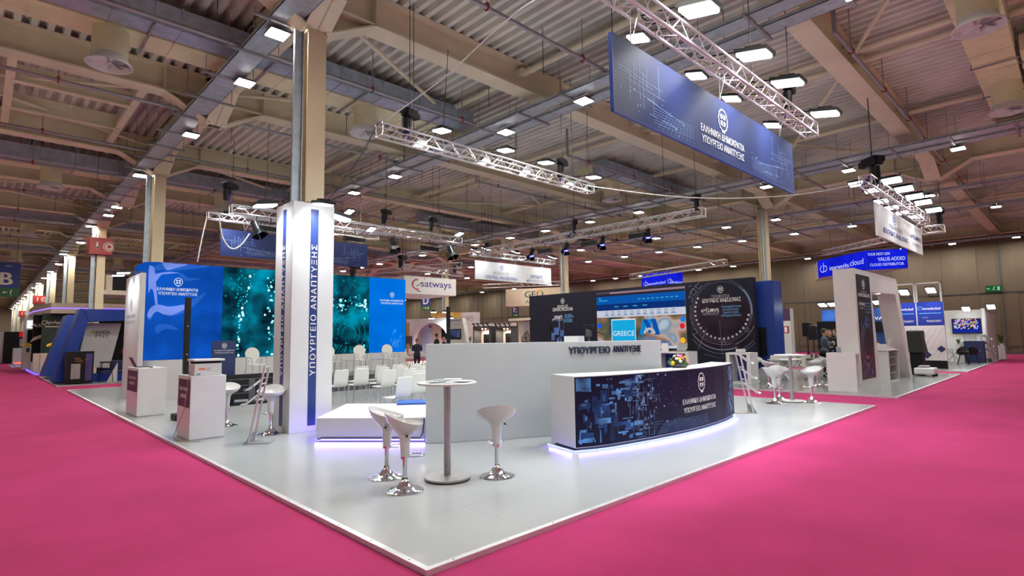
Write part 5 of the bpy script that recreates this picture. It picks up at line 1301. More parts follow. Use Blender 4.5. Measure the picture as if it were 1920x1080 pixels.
# circular graphic
ga, gb_ = rp(1352, 583); aL = aS1+.15; aR = rw.L[-1]-.02; P = []; P2 = []; P3 = []
build(rw.geoput(geo_of([[(min(max(x, aL), aR), min(max(y, .1), RZ-.05)) for x, y in disc2(ga, gb_-.55, 1.9, 1.35, 40)]]), 0, 0, .003), 'printed_glow', mat('wine_print', (.020, .009, .022), .6, noise=.7, scale=.8, spec=.2), t)
def clip(pl): return [p for p in pl if all(aL < x < aR and .1 < y < RZ-.03 for x, y in p)]
R0 = 1.45
for r, w, t0, t1 in ((R0*1.0, .022, -.3, .9), (R0*1.18, .03, -1.2, -.2), (R0*1.12, .02, 3.3, 5.0), (R0*1.28, .05, 3.6, 5.1), (R0*1.42, .02, 2.4, 5.6), (R0*1.5, .015, 5.0, 6.2), (R0*1.25, .02, 1.9, 3.0), (R0*1.38, .012, -.3, .7), (R0*1.05, .012, 0, 6.28), (R0*.985, .008, 0, 6.28)):
    P += clip(arc2(ga, gb_, r, w, t0, t1, 40))
for i in range(22):
    th = math.radians(150+i*9.5); x, y = ga+R0*.93*math.cos(th), gb_+R0*.93*math.sin(th); s_ = .05; P2.append([(x-s_, y-s_), (x+s_, y-s_), (x+s_, y+s_), (x-s_, y+s_)])
for i in range(7):
    th = math.radians(130+i*14); x, y = ga+R0*1.2*math.cos(th), gb_+R0*1.2*math.sin(th)
    s_ = .13; c_, s2 = math.cos(th), math.sin(th)
    q = [(x+c_*s_-s2*s_, y+s2*s_+c_*s_), (x-c_*s_-s2*s_, y-s2*s_+c_*s_), (x-c_*s_+s2*s_, y-s2*s_-c_*s_), (x+c_*s_+s2*s_, y+s2*s_-c_*s_)]
    for j in range(4): P += clip([line2(q[j], q[(j+1) % 4], .02)])
for px, py in ((1401, 618), (1357, 643)): a, b = rp(px, py); P += arc2(a, b, .08, .025, 0, 6.28, 14)
P += clip([line2(rp(1325, 617), rp(1309, 655), .02), line2(rp(1349, 600), rp(1355, 672), .012), line2(rp(1352, 672), rp(1320, 664), .012)])
th = [math.radians(a) for a in range(-8, 44, 4)]
for a in th[:-1]: P3 += clip([line2((ga+R0*1.03*math.cos(a), gb_+R0*1.03*math.sin(a)), (ga+R0*1.03*math.cos(a+.07), gb_+R0*1.03*math.sin(a+.07)), .035)])
build(rw.geoput(geo_of(P), 0, 0, .006), 'printed_arc', mat('arc_grey', (.20, .21, .30), .5), t); build(rw.geoput(geo_of(clip(P2)), 0, 0, .007), 'printed_square', mat('square_pale', (.50, .48, .55), .5), t)
build(rw.geoput(geo_of(P3), 0, 0, .007), 'printed_arc', mat('arc_blue', (.10, .30, .60), .5), t)
a, b = rp(1350.8, 546); build(rw.put(EMB, a, b+.08, .32, .34, .009), 'emblem', mlt, t)
rt('ΠΕΡΙΦΕΡΕΙΑ', 1350.8, 555.3, 34, .17, mlg, 0); rt('ΚΕΝΤΡΙΚΗΣ ΜΑΚΕΔΟΝΙΑΣ', 1352, 562.5, 72, .20, mlt, .02); rt('e>ξυπνη', 1331, 582, 33, .26, mlt, .04); rt('ΠΕΡΙΦΕΡΕΙΑ', 1332, 588.5, 30, .15, mlg, 0)
for i, s_ in enumerate(('διαμορφώνουμε', 'μια καλύτερη,', 'ευκολότερη', 'καθημερινότητα')): rt(s_, 1370+(i in (0, 3))*1., 574.5+5.6*i, (37, 30, 29, 37)[i], .15, mlb, .01)
# blue tower round a hall column
t = thing('clad_pillar', 'tall dark blue boxed tower round a hall column', 'pillar', (27.1, 10.6, 0))
build(MB().box(26.6, 27.65, 9.99, 11.2, -.04, 4.08), 'cladding', m_blue, t, bevel=.004)
c = onX(1427, 640, 26.55)
tag(build(MB().box(26.50, 26.58, onX(1436, 640, 26.5).y, onX(1422, 640, 26.5).y, .6, 1.9), 'wall_screen', m_black, at=(26.5, 10.4, .6)), 'switched-off black upright screen on the blue tower', 'screen')
q = onX(1293.5, 600, 24.0); sound_pole(q.x-.0, q.y, onX(1293.5, 602, 24.).z, 'slim black column loudspeaker before the circular graphic')
q = onX(1031, 611, 25.0); sound_pole(q.x, q.y, q.z, 'slim black column loudspeaker before the far end of the dark wall')

# open counters
def open_box(x0, x1, y0, y1, h, label, wall=.06, back=True, name='open_counter', m_=m_white, inner=None, face='x'):
    t = thing(name, label, 'counter', ((x0+x1)/2, (y0+y1)/2, 0))
    mb = MB().box(x0, x1, y0, y1, h-wall, h)
    if face == 'x': mb.box(x0, x1, y0, y0+wall*2, 0, h-wall).box(x0, x1, y1-wall*2, y1, 0, h-wall)
    else: mb.box(x0, x0+wall, y0, y1, 0, h-wall).box(x1-wall, x1, y0, y1, 0, h-wall)
    mb.box(x0+.002, x1-.002, y0+.002, y1-.002, 0, .05)
    build(mb, 'carcass', m_, t)
    if back: build(MB().box(x1-.03, x1-.01, y0+wall*2, y1-wall*2, .05, h-wall) if face == 'x' else MB().box(x0+wall, x1-wall, y1-.03, y1-.01, .05, h-wall), 'back_panel', inner or m_blue, t)
    return t
open_box(17.9, 18.5, 7.55, 8.35, 1.0, 'white open cube counter with blue back standing before the dark wall')
tag(build(MB().box(18.0, 18.06, 7.75, 8.05, 1.0, 1.12).box(18.0, 18.2, 7.75, 8.05, 1.0, 1.01), 'leaflet_holder', m_white, at=(18., 7.9, 1.)), 'small white leaflet holder on the white cube counter', 'holder')
open_box(16.9, 17.5, 9.15, 10.45, 1.05, 'white open counter with blue inside behind the flower arrangement')
tag(build(MB().box(17.0, 17.05, 9.95, 10.2, 1.05, 1.33), 'leaflet_display', m_text_w, at=(17., 10.05, 1.05)), 'white leaflet display standing on the counter behind the flowers', 'holder')
tag(build(MB().slab([(17.1, 9.35, 1.05), (17.1, 9.7, 1.05), (17.25, 9.7, 1.3), (17.25, 9.35, 1.3)], (.01, 0, .01)), 'tablet', m_steel, at=(17.1, 9.5, 1.05)), 'tilted grey tablet on the counter behind the flowers', 'tablet')
tag(build(MB().box(17.05, 17.4, 9.3, 9.95, 1.05, 1.075), 'laptop', m_dark, at=(17.2, 9.6, 1.05)), 'closed grey laptop on the counter behind the flowers', 'laptop')
q = G(1240, 690, .5)
tag(build(MB().box(16.6, 16.9, 10.45, 10.8, 0, 1.08), 'blue_plinth', m_blue, at=(16.75, 10.6, 0)), 'dark blue plinth beside the white open counter', 'plinth')
# coffee machine and white box behind the long wall
q = onX(1104, 625, 14.6); cx, cyy = q.x, q.y
t = thing('camera_tripod', 'black video camera with a long handle on a tripod behind the long white wall', 'camera', (cx, cyy, 0))
build(MB().rbox((cx, cyy, 1.92), (.20, .34, .12)), 'camera_body', m_blackp, t, bevel=.01); build(MB().tube((cx, cyy-.05, 1.86), (cx, cyy-.62, 1.64), .014), 'pan_handle', m_black, t)
build(MB().lathe([(.05, 1.55), (.10, 1.6), (.11, 1.78), (.06, 1.86)], (cx, cyy, 0), 12), 'tripod_head', m_dark, t)
for k in range(3): a = k*2.1; build(MB().tube((cx, cyy, 1.58), (cx+.5*math.cos(a), cyy+.5*math.sin(a), 0), .016), 'leg', m_dark, t)
q = onX(1067, 634, 13.); tag(build(MB().box(q.x, q.x+.3, q.y-.35, q.y+.2, 1.15, 1.62), 'white_monitor', m_white, at=(q.x, q.y, 1.15)), 'white monitor back showing above the long white wall', 'monitor')
tag(build(MB().box(q.x-.1, q.x+.6, q.y-.7, q.y+.6, 0, 1.15), 'control_desk', m_white, at=(q.x, q.y, 0)), 'white control desk behind the long white wall', 'desk')

# ---- white arch
t = thing('white_arch', 'big white leaning arch with a tall dark printed strip', 'arch', (20.5, 4.7, 0))
AY0, AY1, AZ = 4.42, 4.95, 3.42
mb = MB().slab([(17.65, AY0, 0), (19.80, AY0, 0), (19.40, AY0, 2.82), (19.40, AY0, AZ), (17.65, AY0, AZ)], (0, AY1-AY0, 0))
mb.slab([(19.40, AY0, 2.82), (22.45, AY0, 2.88), (22.75, AY0, AZ), (19.40, AY0, AZ)], (0, AY1-AY0, 0))
mb.slab([(23.75, AY0, 0), (24.15, AY0, 0), (22.75, AY0, AZ), (22.45, AY0, 2.88)], (0, AY1-AY0, 0))
build(mb, 'frame', m_whitep, t)
ap = Panel([(17.65, AY0), (24.2, AY0)])
a0, a1 = .17, 1.62
stp = build(MB().add([ap.at(a0, 3.27, .004), ap.at(a1-.02, 3.27, .004), ap.at(a1+.0, .28, .004), ap.at(a0, .28, .004)], [(0, 3, 2, 1)]), 'printed_strip', mat('arch_print', (.013, .013, .022), .4, noise=.2), t, label='tall dark print with white and blue lettering')
ac = (a0+a1)/2
build(ap.put(EMB, ac, 3.0, .30, .28), 'emblem', mlt, stp)
for s_, z, w, h, m_ in (('ΠΕΡΙΦΕΡΕΙΑ', 2.78, .6, .07, mlg), ('ΚΕΝΤΡΙΚΗΣ ΜΑΚΕΔΟΝΙΑΣ', 2.68, 1.2, .10, mlt), ('e>ξυπνη', 2.42, .62, .14, mlt), ('ΠΕΡΙΦΕΡΕΙΑ', 2.30, .5, .07, mlg)):
    signtext(ap, s_, ac-(.28 if z < 2.5 else 0), z, w, h, m_, stp, .03)
for i, s_ in enumerate(('διαμορφώνουμε', 'μια καλύτερη', 'ευκολότερη', 'καθημερινότητα')): signtext(ap, s_, ac+.38, 2.46-.09*i, .56, .06, mlb, stp, .03)
P = []; rnd = random.Random(9)
for i in range(28):
    a = rnd.uniform(a0+.15, a1-.35); b = rnd.choice((rnd.uniform(1.7, 2.0), rnd.uniform(.32, .7))); w = rnd.uniform(.03, .09); P.append([(a, b), (a+w, b), (a+w, b+rnd.uniform(.05, .2)), (a, b+.04)])
build(ap.geoput(geo_of(P), 0, 0, .007), 'printed_block', mat('arch_blue', (.06, .18, .55), .4, noise=.5), stp)
P = []
for r in (.42, .50, .58, .64): P += arc2(ac, 1.25, r, .018, rnd.uniform(-1, 2), rnd.uniform(3, 6.5), 30, .95)
build(ap.geoput(geo_of(P), 0, 0, .007), 'printed_arc', mat('arch_grey', (.22, .22, .34), .4), stp); build(ap.geoput(geo_of(arc2(ac, 1.2, .30, .03, 3.6, 5.8, 20)+arc2(ac, 1.3, .38, .02, 3.9, 5.6, 20)), 0, 0, .008), 'printed_arc', mat('arch_red', (.5, .08, .12), .4), stp)
dl = glow('downlight', (1., .95, .85), 12.)
for x in (20.0, 20.5, 21.0): build(MB().lathe([(.001, 0), (.05, 0)], (x, 4.6, 2.845), 12).ring((x, 4.6, 2.85), .055, .008, 14, 5), 'downlight', dl, t)
open_box(17.2, 17.63, 4.40, 5.12, 1.05, 'white box counter at the foot of the arch, open on its side', face='y', back=True, inner=m_white)
tag(build(MB().rbox((17.4, 4.85, 1.13), (.02, .12, .17), Matrix.Rotation(-.4, 3, 'Y')), 'card_holder', m_steel, at=(17.4, 4.85, 1.05)), 'small grey card holder on the arch box counter', 'holder')
# shelf unit and counter inside the arch
t = thing('shelf_unit', 'pale grey open shelf unit with sloping top inside the arch', 'shelf unit', (21.7, 4.75, 0))
build(MB().box(21.05, 21.1, 4.45, 5.0, .03, 1.0).box(22.3, 22.36, 4.45, 5.0, .03, 1.0).box(21.0, 22.4, 4.43, 5.02, 1.0, 1.03).box(21.1, 22.3, 4.96, 5.0, .03, 1.0).box(21.05, 22.36, 4.46, 5.0, 0, .03), 'carcass', m_whitep, t)
for z in (.28, .52, .76): build(MB().box(21.1, 22.3, 4.46, 4.96, z, z+.015), 'shelf', m_steel, t)
tag(build(MB().slab([(21.1, 4.5, 1.03), (21.7, 4.5, 1.03), (21.7, 4.5, 1.05), (21.1, 4.5, 1.22)], (0, .4, 0)), 'sloping_box', m_white, at=(21.4, 4.7, 1.03)), 'white wedge box on top of the shelf unit', 'box')
t = thing('reception_desk', 'white desk with small grey emblem between the shelf unit and the arch leg', 'desk', (23., 4.9, 0))
build(MB().box(22.2, 23.7, 4.68, 5.3, .22, 1.08).box(22.4, 23.6, 4.8, 5.2, 0, .22), 'desk_body', m_whitep, t)
pn = Panel([(22.2, 4.68), (23.7, 4.68)])
build(pn.put(EMB, .95, .88, .16, .13), 'emblem', m_text_n, t); signtext(pn, 'ΠΕΡΙΦΕΡΕΙΑ', .95, .74, .5, .05, m_text_n, t); signtext(pn, 'ΚΕΝΤΡΙΚΗΣ ΜΑΚΕΔΟΝΙΑΣ', .95, .64, 1.0, .06, m_text_n, t)
fc = Vector((21.9, 5.15, 1.05)); t = thing('flower_arrangement', 'bowl of red and yellow flowers on the desk inside the arch', 'flowers', fc)
build(blooms(MB(), 10, .05, .28, .22), 'bloom', MATS['red_bloom'], t); build(blooms(MB(), 10, .05, .3, .2), 'bloom', MATS['yellow_bloom'], t); build(MB().lathe([(.12, -.02), (.2, .06), (.1, .1)], fc, 12), 'bowl', m_dark, t)
tag(build(MB().rbox((22.75, 4.75, 1.22), (.3, .02, .30), Matrix.Rotation(.3, 3, 'X')), 'notice_card', m_text_w, at=(22.75, 4.75, 1.08)), 'white card with blue mark leaning on the desk inside the arch', 'sign')
# cleaning robot and draped stand
t = thing('cleaning_robot', 'white low cleaning robot box parked beside the arch foot', 'robot', (24.75, 4.1, 0))
build(MB().box(24.4, 25.1, 3.82, 4.42, .07, .30), 'body', m_white, t, bevel=.04); build(MB().box(24.42, 25.08, 3.815, 4.40, .15, .165), 'seam', m_dark, t)
for x in (24.5, 25.): build(MB().tube((x, 3.83, .06), (x, 3.9, .06), .06, 12), 'wheel', m_black, t)
build(MB().box(24.5, 24.9, 4.0, 4.3, .30, .38), 'lid', m_steel, t, bevel=.02)
dx, dyy = 25.4, 4.45
t = thing('draped_stand', 'black cloth draped over a pole stand in front of the patterned white panel', 'stand', (dx, dyy, 0))
build(MB().tube((dx, dyy, 0), (dx, dyy, 1.6), .03).box(dx-.22, dx+.22, dyy-.2, dyy+.2, 0, .9), 'pole', m_black, t)
build(MB().slab([(dx-.38, dyy-.25, .82), (dx+.38, dyy-.25, .80), (dx+.55, dyy-.25, .80), (dx+.44, dyy-.2, 1.35), (dx+.46, dyy-.2, 1.55), (dx+.30, dyy-.2, 1.64), (dx-.30, dyy-.2, 1.64), (dx-.38, dyy-.22, 1.6)], (0, .45, 0)), 'cloth', mat('black_cloth', (.012, .012, .014), .9), t, bevel=.03)
# furniture behind the round table
def white_table(x, y, w, d, h, label, name='white_table', m_=m_white):
    t = thing(name, label, 'table', (x, y, 0)); build(MB().box(x-w/2, x+w/2, y-d/2, y+d/2, h-.03, h), 'table_top', m_, t)
    for sx in (-1, 1):
        build(MB().tube((x+sx*(w/2-.05), y-d/2+.05, 0), (x+sx*(w/2-.2), y+d/2-.05, h-.03), .015), 'leg', m_alu, t); build(MB().tube((x+sx*(w/2-.05), y+d/2-.05, 0), (x+sx*(w/2-.2), y-d/2+.05, h-.03), .015), 'leg', m_alu, t)
white_table(20.2, 7.3, 1.1, .8, .72, 'white cross-legged table behind the round high table'); white_table(21.3, 6.4, 1.2, .8, .72, 'black-topped cross-legged table beside the men', m_=m_black)
def mesh_chair(x, y, rz, label, m_):
    o = dup(ch0, (x, y, 0), rz, label, 'office chairs on the region stand'); return o
for i, (x, y, rz) in enumerate(((19.6, 7.6, 1.2), (21.0, 7.6, -1.4), (20.6, 6.6, 2.6), (22.0, 7.2, .4))): mesh_chair(x, y, rz, 'white shell chair among the tables behind the round high table', m_chairw)
tag(build(MB().ball((21.1, 6.35, .90), .2, 10, 8, sx=1, sy=.7, sz=.9), 'backpack', m_black, at=(21.1, 6.35, .72)), 'black backpack lying on the table beside the man in the blue jacket', 'bag')
# ---- furniture far behind the region stand
t = thing('poster_cabinet', 'white upright cabinet with posters by the blue tower', 'cabinet', onX(1472, 660, 33.))
q = onX(1463, 600, 33.); q2 = onX(1482, 600, 33.)
build(MB().box(33, 33.5, q2.y, q.y, 0, 3.0), 'body', m_whitep, t); pn = Panel([(33., q.y), (33., q2.y)]); w = pn.L[-1]
build(pn.sheet(0, w, 2.3, 3.0, .005), 'poster', m_plum, t); build(pn.sheet(.1, w-.1, 1.6, 2.0, .005), 'poster', m_red, t); build(pn.sheet(.2, w-.2, 1.65, 1.95, .01), 'poster', m_text_w, t)
def pa_speaker(px, py, X, label):
    q = onX(px, py, X); t = thing('loudspeaker', label, 'loudspeaker', (q.x, q.y, 0))
    build(MB().box(q.x-.2, q.x+.2, q.y-.17, q.y+.17, q.z-.33, q.z+.33), 'cabinet', m_blackp, t, bevel=.02); build(MB().tube((q.x, q.y, .3), (q.x, q.y, q.z-.33), .02), 'pole', m_black, t)
    for k in range(3): a = 2.1*k; build(MB().tube((q.x, q.y, .7), (q.x+.5*math.cos(a), q.y+.5*math.sin(a), 0), .015), 'leg', m_black, t)
pa_speaker(1513.5, 618, 29., 'black loudspeaker on a stand before the beige end wall, taller of the two'); pa_speaker(1525, 624, 28., 'black loudspeaker on a stand nearer the man in the blue jacket')
q = onX(1560, 630, 26.5); 
tag(build(MB().box(27., 27.1, onX(1575, 630, 27.).y, onX(1533, 630, 27.).y, .8, 2.1), 'dark_screen', m_black, at=(27., 7.2, .8)), 'large switched-off dark screen behind the man in the blue jacket', 'screen')
# blue stand seen through and beside the arch
t = thing('blue_stand', 'blue printed stand wall seen beside and through the white arch', 'stand wall', (31., 7.5, 0))
ya, yb = onX(1541, 600, 31.).y, onX(1662, 600, 31.).y
build(MB().box(31., 31.2, yb, ya, 0, 2.75), 'wall_body', mat('mid_blue_print', (.02, .08, .30), .4, noise=.4, scale=.6), t)
pn = Panel([(31., ya), (31., yb)])
a = ya-onX(1650, 600, 31.).y; signtext(pn, '#1 VALUE', a, 2.25, 1.2, .16, mlt, t)
for px in (1545, 1563, 1648): 
    q = onX(px, 580, 30.8); flood((30.6, q.y, 3.0), (30.1, q.y, 1.), (1, 0, 0), 'small floodlight on top of the blue stand wall at %s' % {1545: 'its open end', 1563: 'the arch side', 1648: 'the part seen through the arch'}[px], watt=12, scale=1.3)
tag(build(MB().box(30.8, 30.95, onX(1655, 610, 30.9).y, onX(1642, 610, 30.9).y, 1.6, 2.1).box(30.9, 30.93, 6.0, 6.03, 0, 1.6), 'black_monitor', m_black, at=(30.9, 6, 1.6)), 'black monitor seen through the white arch', 'monitor')
# ================================================================ THE STAND BEYOND (blue cloud signs)
platform(28.25, 43.5, 3.36, 14.0, m_floorg, 'grey raised floor of the blue and white stand by the end wall')
IX = 29.35; y0_ = 4.12; y1_ = 5.95
t = thing('patterned_wall', 'blue-headed stand wall with diagonal patterned lower half', 'stand wall', (IX, 5., 0))
ztop = onX(1745, 566, IX).z; zmid = onX(1745, 610, IX).z; ysp = onX(1721, 620, IX).y
build(MB().box(IX, IX+.15, y0_, y1_, 0, ztop), 'wall_body', m_whitep, t)
pn = Panel([(IX, y1_), (IX, y0_)]); sp = y1_-ysp; L_ = pn.L[-1]
m_iblue = mat('royal_blue_print', (.008, .03, .30), .4, noise=.25, scale=.8)
for (a0, a1, w1, w2) in ((0, sp-.02, 'DATA', 'INTEGRITY'), (sp+.02, L_, 'BUSINESS', 'PRODUCTIVITY')):
    h = build(pn.sheet(a0, a1, zmid, ztop, .005), 'header_print', m_iblue, t); c = (a0+a1)/2; w = a1-a0
    signtext(pn, 'interworks.cloud', c+.05, ztop-.28, w*.68, .11, mlt, h, .02, .008); build(pn.geoput(geo_of(arc2(a0+w*.12, ztop-.26, .06, .02, 0, 5.5, 14)), 0, 0, .008), 'logo', mlb, h)
    build(pn.sheet(a0+w*.08, a1-w*.08, ztop-.50, ztop-.47, .008), 'text_line', mlb, h)
    signtext(pn, w1, a0+w*.3, zmid+.34, w*.22, .06, mlg, h, .0, .008); signtext(pn, w2, a0+w*.62, zmid+.18, w*.55, .09, mlt, h, .02, .008)
P = []
for i in range(-4, 16):
    for j in range(6):
        a = i*.22+j*.14; b = .5+j*.26; p = (a, b); q = (a+.11, b+.20)
        if 0 < p[0] < L_ and 0 < q[0] < L_ and q[1] < zmid-.03: P.append(line2(p, q, .012))
build(pn.geoput(geo_of(P), 0, 0, .006), 'printed_line', mat('pattern_grey', (.30, .27, .30), .5), t)
P = [[(a, b-s_), (a+s_, b), (a, b+s_), (a-s_, b)] for a, b, s_ in ((.27, 1.30, .14), (.33, .62, .14), (1.15, .60, .17), (1.66, .85, .15))]
build(pn.geoput(geo_of(P), 0, 0, .007), 'printed_diamond', m_navy, t); build(pn.sheet(0, L_, .02, .36, .008), 'base_band', m_black, t)
mb = MB()
for yy in (y0_+.05, ysp-.04, ysp+.04, y1_-.03): mb.box(IX+.03, IX+.09, yy-.03, yy+.03, ztop, ztop+.85)
mb.box(IX+.03, IX+.09, y0_+.02, y1_, ztop+.79, ztop+.85); build(mb, 'top_frame', m_alu, t)
for k, (px, py) in enumerate(((1695, 548), (1745, 544))):
    q = onX(px, py, IX-.35); flood((q.x, q.y, q.z), (IX-1.6, q.y, 0.), (1, 0, 0), 'lit floodlight on the frame above the %s' % ('INTEGRITY panel', 'PRODUCTIVITY panel')[k], watt=22, scale=1.3)
TX = 37.
t = thing('tv_wall', 'white stand wall with a colourful television', 'stand wall', (TX, 5.2, 0))
ya = onX(1766, 620, TX).y; yb = onX(1849, 620, TX).y; zt = onX(1845, 580, TX).z
build(MB().box(TX, TX+.15, yb, ya, 0, zt).box(TX-.25, TX+.25, yb-.02, yb+.12, 0, zt+.05).box(TX+.1, TX+4.2, 3.5, 3.62, 0, zt-.1), 'wall_body', m_whitep, t)
q0 = onX(1784, 598, TX); q1 = onX(1842, 625, TX)
tv = thing('television', 'wall television showing blue, yellow and white pixel bars', 'television', (TX-.05, (q0.y+q1.y)/2, q1.z))
build(MB().box(TX-.07, TX-.01, q1.y, q0.y, q1.z, q0.z), 'frame', m_blackp, tv)
pn = Panel([(TX-.07, q0.y), (TX-.07, q1.y)]); w = pn.L[-1]; h = q0.z-q1.z; rnd = random.Random(8)
build(pn.sheet(.05, w-.05, q1.z+.05, q0.z-.05, .003), 'display', glow('tv_blue', (.01, .02, .30), 1.), tv)
for nm, c, n_ in (('tv_white', (.55, .6, .85), 60), ('tv_yellow', (.75, .60, .10), 34), ('tv_magenta', (.6, .05, .25), 22), ('tv_dark', (.01, .01, .03), 50)):
    P = []
    for i in range(n_):
        a = rnd.uniform(.06, w-.2); b = q1.z+.28*h+rnd.uniform(0, .62)*h; P.append([(a, b), (a+.05, b), (a+.09, b+.07), (a+.04, b+.07)])
    build(pn.geoput(geo_of(P), 0, 0, .006), 'picture_block', glow(nm, c, 1.), tv)
q = onX(1811, 579, TX-.5); flood((TX-.45, q.y, q.z), (TX-1.5, q.y, 0), (1, 0, 0), 'lit floodlight above the colourful television', watt=30, scale=1.3)
q = onX(1858, 575, TX-.4); flood((TX-.4, q.y, q.z), (TX-1.5, q.y, 0), (1, 0, 0), 'lit floodlight at the corner of the television wall', watt=8, scale=1.3)
t = thing('blue_counter', 'dark blue counter with white lettering under the television', 'counter', (36.2, 4., 0))
ya = onX(1808, 660, 35.8).y; yb = onX(1845, 660, 35.8).y
build(MB().box(35.8, 36.5, yb, ya, 0, 1.08), 'counter_body', m_navy, t, bevel=.01); pn = Panel([(35.8, ya), (35.8, yb)]); signtext(pn, 'interworks.cloud', pn.L[-1]*.55, .6, pn.L[-1]*.55, .09, mlb, t)
tag(build(MB().box(35.9, 36.3, yb+.3, yb+.75, 1.08, 1.4), 'clear_box', m_glass, at=(36., yb+.5, 1.08)), 'clear acrylic box on the dark blue counter', 'box')
ya = onX(1793, 660, 36.).y; yb2 = onX(1808, 660, 36.).y
tag(build(MB().box(36., 36.5, yb2, ya, 0, 1.08), 'white_pedestal', m_white, at=(36.2, ya, 0), bevel=.01), 'white pedestal joined to the dark blue counter', 'pedestal')
def plant(x, y, z, h, label, pot=.14, n=34, potm=m_white):
    t = thing('potted_plant', label, 'plant', (x, y, z)); build(MB().lathe([(pot*.7, 0), (pot, pot*1.6), (pot*.85, pot*1.6), (.01, pot*1.5)], (x, y, z), 14), 'pot', potm, t, smooth=True)
    rn = random.Random(int(x*10)); mb = MB()
    for i in range(n):
        a = rn.uniform(0, 6.28); r = rn.uniform(.2, 1.)*h*.5; hh = h*rn.uniform(.5, 1.); e = Vector((-math.sin(a), math.cos(a), 0))*.018
        p0 = Vector((x, y, z+pot*1.5)); p1 = p0+Vector((math.cos(a)*r*.4, math.sin(a)*r*.4, hh*.6)); p2 = p0+Vector((math.cos(a)*r, math.sin(a)*r, hh*.85))
        mb.add([p0-e, p0+e, p1+e*1.3, p1-e*1.3, p2], [(0, 1, 2, 3), (3, 2, 4)])
    build(mb, 'leaf', mat('leaf_green', (.08, .16, .03)), t); return t
plant(35.6, onX(1798, 655, 35.6).y, .70, .42, 'small dark green plant before the white pedestal')
t = thing('planter', 'white square planter at the end of the television wall', 'planter', (41., 3.2, 0)); 
tag(t, 'white square planter at the end of the television wall', 'planter'); build(MB().box(40.6, 41.3, 3.15, 3.45, 0, .75), 'pot', m_white, t); 
plant(40.9, 3.3, .70, .7, 'spiky green plant in the white square planter', .1, 40)
# chairs by the blue counter
def shell_chair(x, y, rz, m_, label, z=0.):
    t = thing('shell_chair', label, 'chair', (0, 0, 0))
    build(MB().lathe([(.001, .44), (.16, .44), (.23, .50), (.25, .60), (.24, .605), (.20, .52), (.12, .46), (.001, .46)], n=18, fn=lambda p, th, r: (p[0], p[1], p[2]+(max(0, math.sin(th))**2*.24 if r > .2 else 0))), 'shell', m_, t, smooth=True)
    for sx in (-1, 1):
        for sy in (-1, 1): build(MB().tube((sx*.10, sy*.10, .44), (sx*.22, sy*.22, 0), .014), 'leg', m_wood if m_ is m_chairw else m_black, t)
    t.location = (x, y, z); t.rotation_euler = (0, 0, rz); return t
shell_chair(33.6, 4.9, 1.2, m_chairw, 'white shell chair with wooden legs by the patterned wall'); shell_chair(34.2, 4.2, -1.5, m_blackp, 'black shell chair before the dark blue counter'); shell_chair(34.9, 3.9, 1.7, m_blackp, 'second black shell chair beside the counter corner')
t = thing('cross_leg_table', 'small table with crossed metal legs before the dark blue counter', 'table', (34.5, 4.6, 0)); build(MB().lathe([(.001, .70), (.35, .70), (.35, .72), (.001, .72)], (34.5, 4.6, 0), 20), 'table_top', m_glass, t)
for k in range(3): a = k*2.1; build(MB().tube((34.5+.35*math.cos(a), 4.6+.35*math.sin(a), 0), (34.5-.25*math.cos(a), 4.6-.25*math.sin(a), .7), .014), 'leg', m_steel, t)
zz = zig_stand((36.3, 3.55, 0), .75, 'leaning brochure stand with dark leaflets beside the dark blue counter', False); zz.scale = (1.2, 1.2, 1.15)
# exit sign on the end wall
q = onX(1863, 541, XW-.1); t = thing('exit_sign', 'small green emergency exit sign high on the end wall', 'sign', (q.x, q.y, q.z))
build(MB().box(XW-.14, XW-.06, q.y-.42, q.y+.42, q.z-.2, q.z+.2), 'sign_body', glow('exit_green', (.01, .10, .03), 1.), t); pn = Panel([(XW-.14, q.y+.42), (XW-.14, q.y-.42)])
gx_ = glow('exit_white', (.35, .5, .4), 1.)
build(pn.geoput(geo_of([line2((.10, q.z), (.24, q.z), .04), [(.06, q.z), (.14, q.z+.08), (.14, q.z-.08)], [(.62, q.z-.13), (.74, q.z-.13), (.74, q.z+.13), (.62, q.z+.13)], disc2(.46, q.z+.10, .035), line2((.46, q.z+.07), (.42, q.z-.02), .04), line2((.42, q.z-.02), (.50, q.z-.12), .03), line2((.42, q.z-.02), (.34, q.z-.1), .03)]), 0, 0, .004), 'pictogram', gx_, t)

# ================================================================ HANGING SIGNS
def at_depth(px, py, dep): return EYE + ray(px, py)*(dep/FPX)
def two(pa, pb): return Panel([(pa.x, pa.y), (pb.x, pb.y)])
def cloud_logo(pn, a, b, s_, m_, par):
    P = arc2(a, b, s_*.8, s_*.2, 1.9, 5.2, 16)+arc2(a+s_*1.0, b-s_*.05, s_*.62, s_*.2, -1.5, 2.6, 16)+[line2((a+s_*.45, b-s_*.7), (a+s_*.45, b+s_*1.5), s_*.2), line2((a-.2*s_, b-s_*.85), (a+1.*s_, b-s_*.75), s_*.2)]
    return build(pn.geoput(geo_of(P), 0, 0, .02), 'logo', m_, par)
g_ib = glow('sign_blue_lit', (.006, .012, .62), 1., .25); g_tx = glow('sign_text_lit', (.55, .60, .95), 1.)
pA = at_depth(1533, 491, 38.9); pB = at_depth(1622, 468, 34.3); pC = at_depth(1700, 468, 33.6); zt_s = 6.62; zb_s = 5.42
t = thing('hanging_cube_sign', 'blue lit hanging sign reading interworks.cloud', 'sign', (pB.x, pB.y, zb_s))
cen = Vector(((pA.x+pC.x)/2+2.2, (pA.y+pC.y)/2+1.2))
build(MB().prism([(pA.x, pA.y), (pB.x, pB.y), (pC.x, pC.y), (pC.x+3, pC.y+2.6), (pA.x+2.5, pA.y+1.)], zb_s, zt_s), 'sign_body', m_whitep, t)
f1 = two(pA, pB); f2 = two(pB, pC)
